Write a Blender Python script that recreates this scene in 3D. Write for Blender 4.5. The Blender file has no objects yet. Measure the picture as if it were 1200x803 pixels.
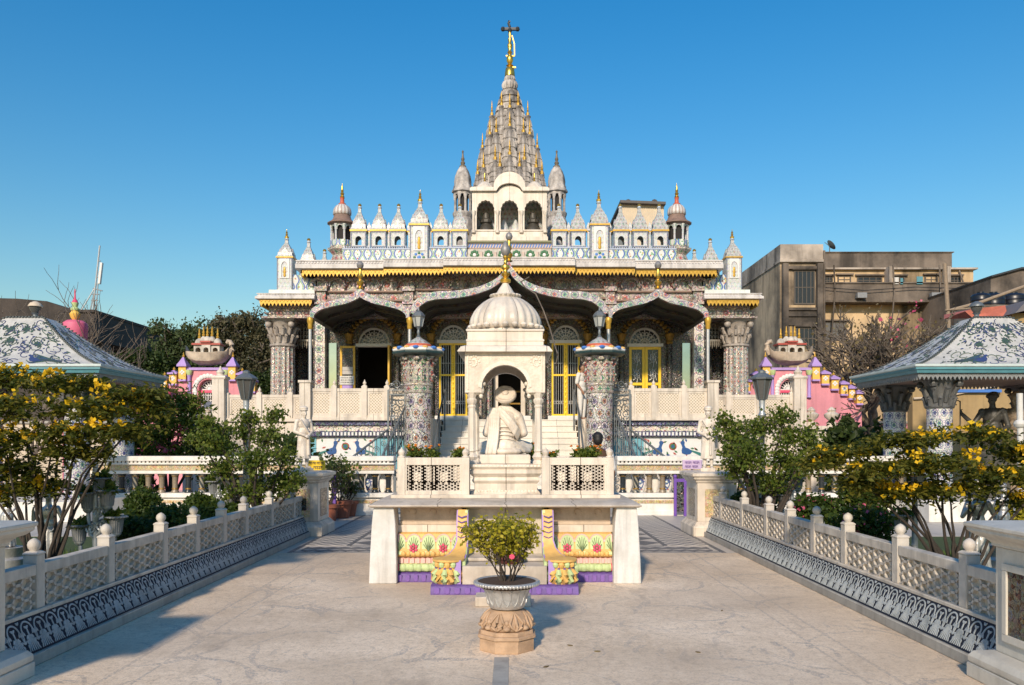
import bpy, math, random
import numpy as np
from mathutils import Vector, Matrix
R = math.radians
random.seed(11)
rng = np.random.default_rng(5)
F = 950.0; HC = 1.65; CX = 0.08            # focal length in photo pixels, eye height, camera x
sc = bpy.context.scene
COL = sc.collection
PI = math.pi


def X(px, d): return (px - 600) * d / F + CX
def Z(py, d): return HC + (518 - py) * d / F
def S(p, d): return p * d / F


def lin(h):
    h = h.lstrip('#')
    o = []
    for i in (0, 2, 4):
        c = int(h[i:i + 2], 16) / 255
        o.append(c / 12.92 if c <= .04045 else ((c + .055) / 1.055) ** 2.4)
    return tuple(o)


# ------------------------------------------------------------------ mesh builder
class MB:
    def __init__(s):
        s.v = []; s.f = []; s.m = []; s.u = []

    def add(s, vs, fs, mi=0, uvs=None):
        b = len(s.v)
        s.v.extend([tuple(p) for p in vs])
        for i, f in enumerate(fs):
            s.f.append(tuple(b + k for k in f)); s.m.append(mi)
            s.u.append(uvs[i] if uvs else None)
        return s

    def merge(s, o, mi=0):
        b = len(s.v); s.v += o.v; s.f += [tuple(b + k for k in f) for f in o.f]; s.m += [m + mi for m in o.m]; s.u += o.u
        return s

    def box(s, x0, x1, y0, y1, z0, z1, mi=0):
        if x0 > x1: x0, x1 = x1, x0
        v = [(x0, y0, z0), (x1, y0, z0), (x1, y1, z0), (x0, y1, z0), (x0, y0, z1), (x1, y0, z1), (x1, y1, z1), (x0, y1, z1)]
        return s.add(v, [(0, 3, 2, 1), (4, 5, 6, 7), (0, 1, 5, 4), (1, 2, 6, 5), (2, 3, 7, 6), (3, 0, 4, 7)], mi)

    def cbox(s, c, sz, mi=0, rot=None):
        hx, hy, hz = sz[0] / 2, sz[1] / 2, sz[2] / 2
        m = rot or Matrix.Identity(3)
        c = Vector(c)
        v = [c + m @ Vector((a * hx, b * hy, e * hz)) for e in (-1, 1) for a, b in ((-1, -1), (1, -1), (1, 1), (-1, 1))]
        return s.add(v, [(0, 3, 2, 1), (4, 5, 6, 7), (0, 1, 5, 4), (1, 2, 6, 5), (2, 3, 7, 6), (3, 0, 4, 7)], mi)

    def prism(s, poly, axis, a0, a1, mi=0):
        n = len(poly)
        def P(p, a):
            return (a, p[0], p[1]) if axis == 'x' else (p[0], a, p[1]) if axis == 'y' else (p[0], p[1], a)
        v = [P(p, a0) for p in poly] + [P(p, a1) for p in poly]
        ar = sum(poly[i][0] * poly[(i + 1) % n][1] - poly[(i + 1) % n][0] * poly[i][1] for i in range(n))
        flip = (ar < 0) ^ (axis == 'y')
        f = [tuple(range(n))[::-1], tuple(range(n, 2 * n))] + [(i, (i + 1) % n, n + (i + 1) % n, n + i) for i in range(n)]
        if flip: f = [q[::-1] for q in f]
        return s.add(v, f, mi)

    def frame(s, T, poly, t0, t1, mi=0):
        """2-D polygon lifted by T(u, v, h) between heights t0 and t1"""
        n = len(poly)
        v = [T(p[0], p[1], t0) for p in poly] + [T(p[0], p[1], t1) for p in poly]
        return s.add(v, [tuple(range(n, 2 * n))] + [(i, (i + 1) % n, n + (i + 1) % n, n + i) for i in range(n)], mi)

    def loft(s, rings, mi=0, cap=True, uvs=True):
        """rings: lists of points, equal length, closed"""
        n = len(rings[0]); v = [p for r in rings for p in r]; f = []; u = []
        acc = 0.0; vv = [0.0]
        for k in range(1, len(rings)):
            acc += (Vector(rings[k][0]) - Vector(rings[k - 1][0])).length; vv.append(acc)
        big = max(rings, key=lambda r: sum((Vector(r[i]) - Vector(r[i - 1])).length for i in range(n)))
        uu = [0.0]
        for i in range(n): uu.append(uu[-1] + (Vector(big[(i + 1) % n]) - Vector(big[i])).length)
        for k in range(len(rings) - 1):
            for i in range(n):
                j = (i + 1) % n
                f.append((k * n + i, k * n + j, (k + 1) * n + j, (k + 1) * n + i))
                u.append([(uu[i], vv[k]), (uu[i + 1], vv[k]), (uu[i + 1], vv[k + 1]), (uu[i], vv[k + 1])])
        if cap:
            f.append(tuple(range(n))[::-1]); u.append(None)
            f.append(tuple((len(rings) - 1) * n + i for i in range(n))); u.append(None)
        return s.add(v, f, mi, u if uvs else None)

    def lathe(s, c, prof, seg=24, mi=0, flute=None, a0=0.0, sq=1.0):
        rings = []
        for r, z in prof:
            ring = []
            for i in range(seg):
                a = a0 + 2 * PI * i / seg
                k = r
                if flute: k = r * (1 - flute[1] * (0.5 - 0.5 * math.cos(flute[0] * a)))
                ring.append((c[0] + k * math.cos(a), c[1] + k * math.sin(a) * sq, c[2] + z))
            rings.append(ring)
        return s.loft(rings, mi)

    def pyr(s, cx, cy, lev, mi=0):
        return s.loft([[(cx - h, cy - h, z), (cx + h, cy - h, z), (cx + h, cy + h, z), (cx - h, cy + h, z)] for z, h in lev], mi)

    def tube(s, path, r, seg=6, mi=0, r1=None):
        path = [Vector(p) for p in path]; n = len(path); rings = []
        up = Vector((0.13, 0.21, 1)).normalized()
        for k, p in enumerate(path):
            t = (path[min(k + 1, n - 1)] - path[max(k - 1, 0)])
            if t.length < 1e-9: t = Vector((0, 0, 1))
            t.normalize()
            a = t.cross(up)
            if a.length < 1e-3: a = t.cross(Vector((1, 0, 0)))
            a.normalize(); b = a.cross(t)
            rr = r if r1 is None else r + (r1 - r) * k / max(n - 1, 1)
            if isinstance(r, (list, tuple)): rr = r[k]
            rings.append([tuple(p + rr * (math.cos(2 * PI * i / seg) * a + math.sin(2 * PI * i / seg) * b)) for i in range(seg)])
        return s.loft(rings[::-1], mi)

    def bar(s, p, q, w, h=None, mi=0, up=(0, 0, 1)):
        p = Vector(p); q = Vector(q); t = q - p; L = t.length
        if L < 1e-6: return s
        t.normalize(); u = Vector(up)
        a = t.cross(u)
        if a.length < 1e-4: a = t.cross(Vector((1, 0, 0)))
        a.normalize(); b = a.cross(t)
        return s.cbox((p + q) / 2, (L, w, h or w), mi, Matrix((t, a, b)).transposed())

    def ball(s, c, r, seg=12, mi=0):
        r = (r, r, r) if not isinstance(r, (tuple, list)) else r
        n = max(4, seg // 2)
        rings = []
        for k in range(n + 1):
            ph = -PI / 2 + PI * k / n
            ph = max(-PI / 2 + .02, min(PI / 2 - .02, ph))
            rings.append([(c[0] + r[0] * math.cos(ph) * math.cos(2 * PI * i / seg), c[1] + r[1] * math.cos(ph) * math.sin(2 * PI * i / seg), c[2] + r[2] * math.sin(ph)) for i in range(seg)])
        return s.loft(rings, mi)

    def arch(s, x0, x1, z0, z1, cx, hw, zb, zs, rise, y0, y1, mi=0, cusps=0, amp=.12, n=20):
        pts = []
        for k in range(n + 1):
            t = PI - PI * k / n
            q = 1.0
            if cusps: q = 1 - amp + amp * abs(math.sin(cusps * t))
            pts.append((cx + hw * q * math.cos(t), zs + rise * q * math.sin(t)))
        if zb > z0 + 1e-6: s.box(x0, x1, y0, y1, z0, zb, mi)
        poly = [(x0, zb), (cx - hw, zb)] + ([(cx - hw, zs)] if cusps else []) + pts + ([(cx + hw, zs)] if cusps else []) + [(cx + hw, zb), (x1, zb), (x1, z1), (x0, z1)]
        return s.prism(poly, 'y', y0, y1, mi)

    def build(s, name, mats, parent=None, smooth=35, bevel=0, loc=None):
        if not isinstance(mats, (list, tuple)): mats = [mats]
        v = np.array(s.v, dtype=float)
        if parent is not None:
            off = OFF.get(parent.name, (0, 0, 0))
        elif loc is not None: off = loc
        else:
            lo = v.min(0); hi = v.max(0); off = ((lo[0] + hi[0]) / 2, (lo[1] + hi[1]) / 2, lo[2])
        off = np.array(off, dtype=float)
        me = bpy.data.meshes.new(name)
        me.from_pydata([tuple(p) for p in (v - off)], [], s.f)
        uv = me.uv_layers.new(name='UVMap')
        data = np.zeros(len(me.loops) * 2)
        i = 0
        for f, u in zip(s.f, s.u):
            if u is None:
                P = v[list(f)]
                nn = np.zeros(3)
                for k in range(len(P)):
                    nn += np.cross(P[k] - P[0], P[(k + 1) % len(P)] - P[0])
                a = np.abs(nn)
                if a[2] >= a[0] and a[2] >= a[1]: q = P[:, [0, 1]]
                elif a[0] > a[1]: q = P[:, [1, 2]]
                else: q = P[:, [0, 2]]
                for k in range(len(f)): data[2 * i] = q[k][0]; data[2 * i + 1] = q[k][1]; i += 1
            else:
                for k in range(len(f)): data[2 * i], data[2 * i + 1] = u[k]; i += 1
        uv.data.foreach_set('uv', data)
        for m in mats: me.materials.append(m)
        me.polygons.foreach_set('material_index', s.m)
        if smooth:
            me.polygons.foreach_set('use_smooth', [True] * len(s.f))
            me.set_sharp_from_angle(angle=R(smooth))
        me.update()
        o = bpy.data.objects.new(name, me); COL.objects.link(o)
        if bevel:
            b = o.modifiers.new('bevel', 'BEVEL'); b.width = bevel; b.segments = 2; b.limit_method = 'ANGLE'; b.angle_limit = R(40)
        if parent is not None:
            o.parent = parent; OFF[o.name] = OFF.get(parent.name, (0, 0, 0))
        else:
            o.location = off; OFF[o.name] = tuple(off)
        return o


OFF = {}


def tag(o, label=None, cat=None, group=None, kind=None):
    if label: o['label'] = label
    if cat: o['category'] = cat
    if group: o['group'] = group
    if kind: o['kind'] = kind
    return o


def thing(name, label, cat, loc=(0, 0, 0), group=None, rz=0):
    o = bpy.data.objects.new(name, None); COL.objects.link(o)
    o.empty_display_size = .2
    o.location = loc; o.rotation_euler = (0, 0, rz)
    OFF[o.name] = tuple(loc)
    return tag(o, label, cat, group)


def copy_tree(o, parent=None):
    c = o.copy(); COL.objects.link(c)
    if parent is not None: c.parent = parent
    for ch in list(o.children): copy_tree(ch, c)
    return c


def dup(o, loc, label=None, rz=None, scale=None):
    c = copy_tree(o)
    c.location = loc
    if label: c['label'] = label
    if rz is not None: c.rotation_euler = (0, 0, rz)
    if scale is not None: c.scale = scale if isinstance(scale, (tuple, list)) else (scale,) * 3
    OFF[c.name] = tuple(loc)
    return c


def dup_part(o, parent, delta, scale=None):
    """another copy of a part (and its sub-parts) of the same thing, moved by delta"""
    c = copy_tree(o, parent)
    c.location = Vector(o.location) + Vector(delta)
    if scale is not None: c.scale = scale
    return c


# ------------------------------------------------------------------ materials
class G:
    def __init__(s, name):
        s.mat = bpy.data.materials.new(name); s.mat.use_nodes = True
        s.t = s.mat.node_tree; s.t.nodes.clear()
        s.out = s.n('ShaderNodeOutputMaterial'); s.b = s.n('ShaderNodeBsdfPrincipled')
        s.t.links.new(s.b.outputs[0], s.out.inputs[0])
        s.tc = s.n('ShaderNodeTexCoord'); s.uv = s.tc.outputs['UV']; s.obj = s.tc.outputs['Object']

    def n(s, typ, **kw):
        n = s.t.nodes.new(typ)
        for k, v in kw.items(): setattr(n, k, v)
        return n

    def put(s, sock, v):
        if isinstance(v, bpy.types.NodeSocket): s.t.links.new(v, sock)
        else:
            if sock.type == 'RGBA' and len(v) == 3: v = (*v, 1)
            sock.default_value = v

    def math(s, op, a, b=None, c=None):
        n = s.n('ShaderNodeMath', operation=op)
        for i, q in enumerate((a, b, c)):
            if q is not None: s.put(n.inputs[i], q)
        return n.outputs[0]

    def mix(s, f, a, b, blend='MIX'):
        n = s.n('ShaderNodeMix', data_type='RGBA', blend_type=blend)
        s.put(n.inputs[0], f); s.put(n.inputs[6], a); s.put(n.inputs[7], b)
        return n.outputs[2]

    def noise(s, scale, detail=4, rough=.55, vec=None, dist=0):
        n = s.n('ShaderNodeTexNoise')
        s.put(n.inputs['Vector'], vec or s.obj)
        n.inputs['Scale'].default_value = scale; n.inputs['Detail'].default_value = detail
        n.inputs['Roughness'].default_value = rough; n.inputs['Distortion'].default_value = dist
        return n.outputs[0]

    def voro(s, scale, vec=None, feature='F1'):
        n = s.n('ShaderNodeTexVoronoi', feature=feature)
        s.put(n.inputs['Vector'], vec or s.obj); n.inputs['Scale'].default_value = scale
        return n

    def ramp(s, f, stops, interp='LINEAR'):
        n = s.n('ShaderNodeValToRGB'); n.color_ramp.interpolation = interp
        e = n.color_ramp.elements
        while len(e) < len(stops): e.new(.5)
        for q, (p, c) in zip(e, stops):
            q.position = p
            if not isinstance(c, (tuple, list)): c = (c, c, c)
            q.color = (*c[:3], 1)
        s.put(n.inputs[0], f)
        return n.outputs[0]

    def map(s, vec, scale=(1, 1, 1), loc=(0, 0, 0), rot=(0, 0, 0)):
        n = s.n('ShaderNodeMapping'); s.put(n.inputs[0], vec)
        n.inputs['Scale'].default_value = scale; n.inputs['Location'].default_value = loc; n.inputs['Rotation'].default_value = rot
        return n.outputs[0]

    def sep(s, vec):
        n = s.n('ShaderNodeSeparateXYZ'); s.put(n.inputs[0], vec)
        return n.outputs[0], n.outputs[1], n.outputs[2]

    def comb(s, x, y, z=0.0):
        n = s.n('ShaderNodeCombineXYZ'); s.put(n.inputs[0], x); s.put(n.inputs[1], y); s.put(n.inputs[2], z)
        return n.outputs[0]

    def white(s, vec):
        n = s.n('ShaderNodeTexWhiteNoise', noise_dimensions='3D'); s.put(n.inputs[0], vec)
        return n.outputs['Value'], n.outputs['Color']

    def bump(s, h, strength=.3, dist=.02):
        n = s.n('ShaderNodeBump'); n.inputs['Strength'].default_value = strength; n.inputs['Distance'].default_value = dist
        s.put(n.inputs['Height'], h); s.t.links.new(n.outputs[0], s.b.inputs['Normal'])

    def set(s, color=None, rough=None, metal=None, spec=None, **kw):
        if color is not None: s.put(s.b.inputs['Base Color'], color)
        if rough is not None: s.put(s.b.inputs['Roughness'], rough)
        if metal is not None: s.put(s.b.inputs['Metallic'], metal)
        if spec is not None: s.put(s.b.inputs['Specular IOR Level'], spec)
        for k, v in kw.items(): s.put(s.b.inputs[k], v)
        return s.mat


def stone(name, col, dark=None, grime=.35, rough=.6, sc_=3.0, bump=.15, streak=0.0, fine=40, ss=6.0, joint=0):
    """weathered stone, plaster or paint: mottling, grime patches, rain streaks, fine grain"""
    g = G(name)
    dark = dark or tuple(c * .45 for c in col)
    n1 = g.noise(sc_, 6, .65); n2 = g.noise(fine, 3, .6)
    c = g.mix(g.ramp(n1, [(.42, 0), (.66, grime)]), col, dark)
    c = g.mix(g.ramp(n2, [(.35, .22), (.6, 0)]), c, tuple(k * .72 for k in col))
    if streak:
        n3 = g.noise(1, 5, .6, g.map(g.obj, (ss, ss, ss * .09)), .3)
        c = g.mix(g.ramp(n3, [(.48, 0), (.7, streak)]), c, tuple(k * .25 for k in dark))
    if joint:                                                          # block joints and slabs of slightly different tone
        x = g.math('DIVIDE', g.sep(g.uv)[0], joint); ix = g.math('FLOOR', x)
        c = g.mix(g.math('MULTIPLY', g.white(g.comb(ix, 3.0))[0], .35), c, g.mix(.5, c, (.42, .40, .36)))
        c = g.mix(g.math('LESS_THAN', g.math('FRACT', x), .010 / joint), c, tuple(k * .4 for k in dark))
    g.bump(g.math('ADD', g.math('MULTIPLY', n1, .6), n2), bump, .01)
    return g.set(c, rough)


def paint(name, col, rough=.45, metal=0.0, var=.25, sc_=14, bump=.05, spec=None):
    g = G(name)
    n1 = g.noise(sc_, 5, .6)
    c = g.mix(g.ramp(n1, [(.4, var), (.62, 0)]), col, tuple(k * .6 for k in col))
    g.bump(n1, bump, .01)
    return g.set(c, rough, metal, spec)


def medallion(g, uv, s, base, ca, cb, ring, n=8, small=None, tess=9.0, stagger=True, leaf=None):
    """flower medallions of cut glass and tile on a pale ground, UV in metres"""
    x, y, _ = g.sep(uv)
    x = g.math('MULTIPLY', x, s); y = g.math('MULTIPLY', y, s)
    iy = g.math('FLOOR', y)
    if stagger: x = g.math('ADD', x, g.math('MULTIPLY', g.math('FLOORED_MODULO', iy, 2.0), .5))
    ix = g.math('FLOOR', x)
    fx = g.math('SUBTRACT', g.math('SUBTRACT', x, ix), .5); fy = g.math('SUBTRACT', g.math('SUBTRACT', y, iy), .5)
    r = g.math('SQRT', g.math('ADD', g.math('MULTIPLY', fx, fx), g.math('MULTIPLY', fy, fy)))
    a = g.math('ARCTAN2', fy, fx)
    pet = g.math('MULTIPLY_ADD', g.math('COSINE', g.math('MULTIPLY', a, float(n))), .07, .21)
    rv, rc = g.white(g.comb(ix, iy))
    fl = g.mix(g.math('GREATER_THAN', rv, .5), ca, cb)
    # vine ground: curly dark lines and small leaves between the medallions
    nz = g.noise(s * 2.2, 2, .5, uv, 1.2)
    vine = g.math('LESS_THAN', g.math('ABSOLUTE', g.math('SUBTRACT', nz, .5)), .022)
    c = g.mix(vine, base, small or ring)
    v = g.voro(s * 4.5, uv)
    lf = g.math('LESS_THAN', v.outputs['Distance'], .26)
    lc = g.ramp(v.outputs['Color'], [(0, leaf or cb), (.45, ring), (.55, ca), (.75, base)], 'CONSTANT')
    c = g.mix(g.math('MULTIPLY', lf, g.math('GREATER_THAN', r, .36)), c, lc)
    c = g.mix(g.math('LESS_THAN', g.math('ABSOLUTE', g.math('SUBTRACT', r, .35)), .03), c, ring)
    c = g.mix(g.math('LESS_THAN', r, pet), c, fl)
    c = g.mix(g.math('LESS_THAN', r, .085), c, ring)
    e = g.voro(s * tess, uv, 'DISTANCE_TO_EDGE')
    ev = g.ramp(e.outputs['Distance'], [(0, .55), (.07, 1)])
    c = g.mix(1.0, c, ev, 'MULTIPLY')
    t = g.voro(s * tess, uv)
    c = g.mix(.3, c, g.mix(g.math('MULTIPLY', rv, 0.0), t.outputs['Color'], t.outputs['Color']), 'SOFT_LIGHT')
    return c, t, ev


def mosaic(name, s, base, ca, cb, ring, n=8, rough=.3, small=None, tess=9.0, stagger=True, leaf=None, glint=.0, grime=.3):
    g = G(name)
    c, t, ev = medallion(g, g.uv, s, base, ca, cb, ring, n, small, tess, stagger, leaf)
    gr = g.noise(2.5, 6, .7)
    c = g.mix(g.ramp(gr, [(.45, 0), (.75, grime)]), c, tuple(k * .4 for k in base))
    if glint:
        q = g.sep(t.outputs['Color'])[0]
        g.set(metal=g.math('MULTIPLY', g.math('GREATER_THAN', q, 1 - glint), .9))
    # each tessera tilts its own way
    g.bump(g.math('ADD', g.math('MULTIPLY', g.sep(t.outputs['Color'])[1], .5), ev), .35, .012)
    return g.set(c, rough)


M = {}
W = (.80, .73, .62)
M['marble'] = stone('white_marble', (.74, .655, .55), (.42, .34, .26), .45, .42, 2.5, .12, .45, joint=.93)
M['marble_clean'] = stone('pale_marble', (.75, .675, .575), (.50, .41, .31), .5, .4, 2.6, .08, .35, joint=.52)
M['marble_carved'] = stone('carved_marble', (.78, .70, .58), (.40, .33, .24), .35, .5, 9, .8, .0, 26)
M['plaster'] = stone('whitewash', (.68, .665, .63), (.42, .39, .33), .45, .7, 3, .25, .5)
M['old_white'] = stone('weathered_white_stone', (.60, .56, .49), (.26, .24, .20), .7, .65, 4, .3, .45)
M['lattice'] = stone('grey_white_lattice_stone', (.62, .56, .48), (.28, .26, .23), .55, .65, 5, .25, .4)
M['beige'] = stone('beige_render', (.62, .52, .40), (.3, .24, .17), .4, .8, 6, .2)
M['kerb'] = stone('grey_kerb_stone', (.40, .38, .34), (.2, .19, .17), .5, .7, 4, .2, .3)
M['sandstone'] = stone('carved_sandstone', (.50, .335, .21), (.22, .14, .085), .65, .75, 7, .35)
M['nichestone'] = stone('niche_stone', (.60, .48, .36), (.32, .24, .17), .45, .7, 6, .3, .2)
M['slabstone'] = stone('table_slab_stone', (.58, .50, .41), (.33, .27, .2), .6, .5, 4, .15, .3, joint=.8)
M['statue'] = stone('statue_marble', (.76, .68, .58), (.36, .28, .2), .5, .5, 3.5, .12, .2)
M['greystone'] = stone('grey_statue_stone', (.13, .12, .10), (.05, .05, .045), .5, .7, 8, .4)
M['tan_stone'] = stone('patinated_statue_stone', (.30, .22, .14), (.06, .05, .045), .9, .6, 5, .4)
M['spire'] = stone('spire_stone', (.58, .535, .49), (.10, .09, .085), .9, .85, 2.2, .9, .95, 14, 2.6)
M['gold'] = paint('gilt', (.80, .50, .09), .3, .85, .35, 20)
M['goldpaint'] = paint('gold_paint', (.60, .36, .05), .42, .3, .55, 12, .2)
M['gilt_dull'] = paint('dull_gilt', (.34, .20, .04), .45, .5, .6, 25, .5)
M['yellow'] = paint('yellow_gloss_paint', (.88, .58, .03), .35, 0, .12)
M['silver'] = paint('silver_paint', (.56, .55, .53), .42, .6, .45, 30, .3)
M['silvermatt'] = paint('dull_silver_paint', (.46, .48, .49), .42, .45, .4, 12, .3)
M['iron'] = paint('grey_iron', (.17, .19, .20), .45, .4, .3)
M['blackiron'] = paint('dark_iron', (.05, .055, .06), .5, .3, .3)
M['planter'] = paint('shade_greyed_planter', (.26, .27, .28), .5, 0, .4, 10)  # white urns; tree shade is put into this darker grey
M['stepmarble'] = stone('stair_marble', (.76, .71, .62), (.45, .42, .38), .5, .4, 1.2, .05, .1, joint=.71)
M['darkglass'] = paint('dark_glass', (.02, .022, .025), .08, 0, .1)
M['mirror'] = paint('old_mirror', (.45, .50, .48), .06, .95, .2, 3, .02)
M['brownstone'] = stone('brown_stone', (.26, .17, .13), (.10, .07, .06), .6, .7, 5, .3)
M['mouldwhite'] = stone('grey_white_moulding', (.66, .63, .60), (.34, .31, .29), .45, .6, 4, .2, .35)
M['lpinkstone'] = stone('pink_white_stone', (.66, .52, .44), (.4, .3, .26), .5, .6, 6, .2)
M['greenbrown'] = paint('olive_brown_course', (.20, .20, .10), .5, 0, .5)
M['redpaint'] = paint('red_paint', (.55, .12, .06), .5)
M['dark'] = paint('painted_interior_shade', (.018, .016, .015), .8, 0, .2)  # near-black paint standing in for the shade inside openings
M['teal'] = paint('teal_paint', (.10, .28, .33), .5, 0, .35, 6)
M['pink'] = stone('faded_pink_wall', (.76, .30, .35), (.55, .22, .26), .5, .8, .9, .1, .3, 20, 2)
M['pink_deep'] = paint('deep_pink_paint', (.68, .14, .24), .6, 0, .2, 5)
M['purple'] = paint('violet_paint', (.42, .28, .62), .6, 0, .2, 6)
M['purple_deep'] = paint('deep_violet_paint', (.15, .08, .30), .6, 0, .5, 12, .2)
M['ochre'] = paint('yellow_ochre_paint', (.82, .50, .10), .6, 0, .2, 6)
M['orange'] = paint('amber_paint', (.78, .47, .14), .55, 0, .45, 11, .2)
M['lgreen'] = paint('light_green_paint', (.52, .64, .30), .55, 0, .45, 11, .2)
M['lpink'] = paint('pale_pink_paint', (.82, .50, .44), .5, 0, .25, 14)
M['redpink'] = paint('crimson_paint', (.70, .08, .16), .5, 0, .25, 18)
M['redmaroon'] = paint('maroon_paint', (.40, .07, .05), .5, 0, .2)
M['whitepaint'] = paint('white_paint', (.72, .71, .68), .5, 0, .15)
M['bluepaint'] = paint('blue_paint', (.07, .20, .55), .5, 0, .2)
M['terracotta'] = paint('terracotta', (.28, .09, .05), .8, 0, .4, 8)
M['soil'] = paint('soil', (.07, .04, .025), .95, 0, .5, 30, .6)
M['bark'] = stone('bark', (.055, .042, .032), (.03, .025, .02), .6, .9, 12, .8)
M['barkgrey'] = stone('grey_bark', (.16, .13, .10), (.05, .04, .035), .6, .9, 10, .8)
M['bronze'] = paint('dark_patina', (.07, .065, .055), .5, .2, .5, 9, .3)
M['tank'] = paint('black_plastic_tank', (.012, .013, .018), .35, 0, .2)
M['shed'] = paint('beige_sheet_metal', (.62, .52, .38), .6, 0, .25, 3)
M['tin'] = paint('dark_tin_roof', (.10, .09, .085), .6, .2, .4)
M['pole'] = paint('bamboo_grey', (.30, .23, .16), .8, 0, .4)
M['veins'] = paint('leaf_vein_paint', (.16, .22, .10), .6)
M['cable'] = paint('black_cable', (.02, .02, .02), .6)
M['tarp'] = paint('red_printed_tarp', (.55, .16, .10), .6, 0, .8, 2.5)
M['tarpgrey'] = paint('grey_tarp', (.16, .15, .16), .7, 0, .2)
M['skin'] = paint('brown_skin', (.30, .16, .10), .5, 0, .1)
M['hair'] = paint('black_hair', (.012, .01, .009), .6)
M['vest'] = paint('brown_vest', (.09, .045, .025), .85, 0, .3, 30)
M['shirt'] = paint('white_cotton', (.70, .68, .64), .85, 0, .15, 20)
M['redcloth'] = paint('pale_red_cloth', (.55, .28, .22), .85, 0, .3, 12)
M['trouser'] = paint('dark_cotton', (.04, .045, .07), .9, 0, .3, 20)

NAVY = (.035, .05, .16); GREEN = (.05, .22, .09); RED = (.40, .05, .04); TEALC = (.04, .28, .32); PALE = (.72, .68, .62)
M['mos_tower'] = mosaic('tower_mosaic', 3.1, (.60, .555, .50), (.30, .12, .05), (.11, .08, .18), (.045, .04, .06), 8, .25, (.09, .08, .10), 8, leaf=(.13, .12, .12), glint=.12)
M['mos_arch'] = mosaic('arch_mosaic', 3.6, (.52, .49, .45), (.50, .14, .11), (.10, .30, .18), (.10, .10, .20), 8, .3, (.25, .22, .25), 7, glint=.1)
M['mos_cap'] = mosaic('capital_mosaic', 4.2, (.58, .52, .44), (.42, .06, .05), (.06, .24, .10), (.10, .08, .12), 4, .3, (.2, .15, .12), 7, False, glint=.1)
M['mos_panel'] = mosaic('vine_panel_mosaic', 2.3, (.78, .76, .72), (.35, .10, .06), (.06, .10, .30), (.05, .08, .25), 6, .3, (.06, .10, .25), 7, leaf=GREEN)
M['mos_pav'] = mosaic('pavilion_mosaic', 4.6, (.70, .68, .63), (.06, .08, .22), (.05, .20, .10), (.05, .07, .20), 6, .3, (.06, .08, .2), 7, leaf=GREEN)
M['mos_frieze'] = mosaic('frieze_mosaic', 2.4, (.50, .42, .37), (.40, .10, .08), (.15, .18, .14), (.16, .12, .11), 8, .3, (.16, .12, .12), 9, glint=.15, grime=.6)
M['mos_pilaster'] = mosaic('pilaster_mosaic', 3.0, (.74, .68, .58), (.34, .06, .05), (.08, .22, .12), (.08, .07, .14), 6, .3, (.2, .12, .12), 7, False)
M['mos_turret'] = mosaic('turret_tile', 6.5, (.54, .54, .52), (.34, .15, .11), (.16, .28, .20), (.22, .27, .30), 4, .3, (.24, .28, .30), 6, leaf=(.30, .36, .34), grime=.35)
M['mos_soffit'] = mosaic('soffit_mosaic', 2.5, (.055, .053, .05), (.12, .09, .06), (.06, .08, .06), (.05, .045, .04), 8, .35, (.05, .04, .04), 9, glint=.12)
M['mos_navy'] = mosaic('navy_mosaic', 4.0, (.05, .05, .13), (.20, .22, .35), (.10, .16, .12), (.03, .03, .08), 8, .25, (.2, .2, .3), 8, glint=.15)
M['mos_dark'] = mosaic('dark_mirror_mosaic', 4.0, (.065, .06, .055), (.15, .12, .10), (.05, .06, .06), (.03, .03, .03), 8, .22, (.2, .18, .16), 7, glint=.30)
M['mos_col'] = mosaic('column_mosaic', 6.0, (.52, .45, .39), (.42, .12, .09), (.12, .28, .22), (.14, .12, .14), 6, .25, (.2, .16, .15), 6, glint=.2)
M['mos_pier'] = mosaic('pier_mirror_mosaic', 7.0, (.10, .085, .06), (.16, .12, .07), (.07, .09, .12), (.03, .03, .035), 8, .15, (.05, .045, .04), 5, glint=.4)
M['mos_beige'] = mosaic('beige_tile', 5.0, (.62, .48, .28), (.5, .33, .15), (.45, .38, .25), (.4, .28, .14), 6, .4, (.4, .3, .2), 6)


def ogee_band():
    g = G('parapet_tile')
    x, y, _ = g.sep(g.uv)
    x = g.math('MULTIPLY', x, 3.2)
    fx = g.math('SUBTRACT', g.math('FRACT', x), .5)
    y2 = g.math('MULTIPLY', y, 2 * PI / .42)
    w = g.math('MULTIPLY_ADD', g.math('SINE', y2), .13, .27)
    d = g.math('ABSOLUTE', g.math('SUBTRACT', g.math('ABSOLUTE', fx), w))
    line = g.math('LESS_THAN', d, .075)
    inner = g.math('LESS_THAN', g.math('ABSOLUTE', g.math('SUBTRACT', g.math('ABSOLUTE', fx), g.math('SUBTRACT', w, .15))), .04)
    v = g.voro(15, g.uv)
    dots = g.math('LESS_THAN', v.outputs['Distance'], .36)
    base = (.62, .63, .60)
    c = g.mix(dots, base, g.ramp(v.outputs['Color'], [(0, (.45, .38, .06)), (.35, (.12, .32, .12)), (.6, (.45, .10, .06)), (.75, base)], 'CONSTANT'))
    c = g.mix(inner, c, (.14, .34, .16))
    c = g.mix(line, c, (.06, .13, .36))
    gr = g.noise(3, 5, .6)
    c = g.mix(g.ramp(gr, [(.45, 0), (.8, .3)]), c, (.4, .38, .33))
    return g.set(c, .3)


M['mos_parapet'] = ogee_band()


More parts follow.
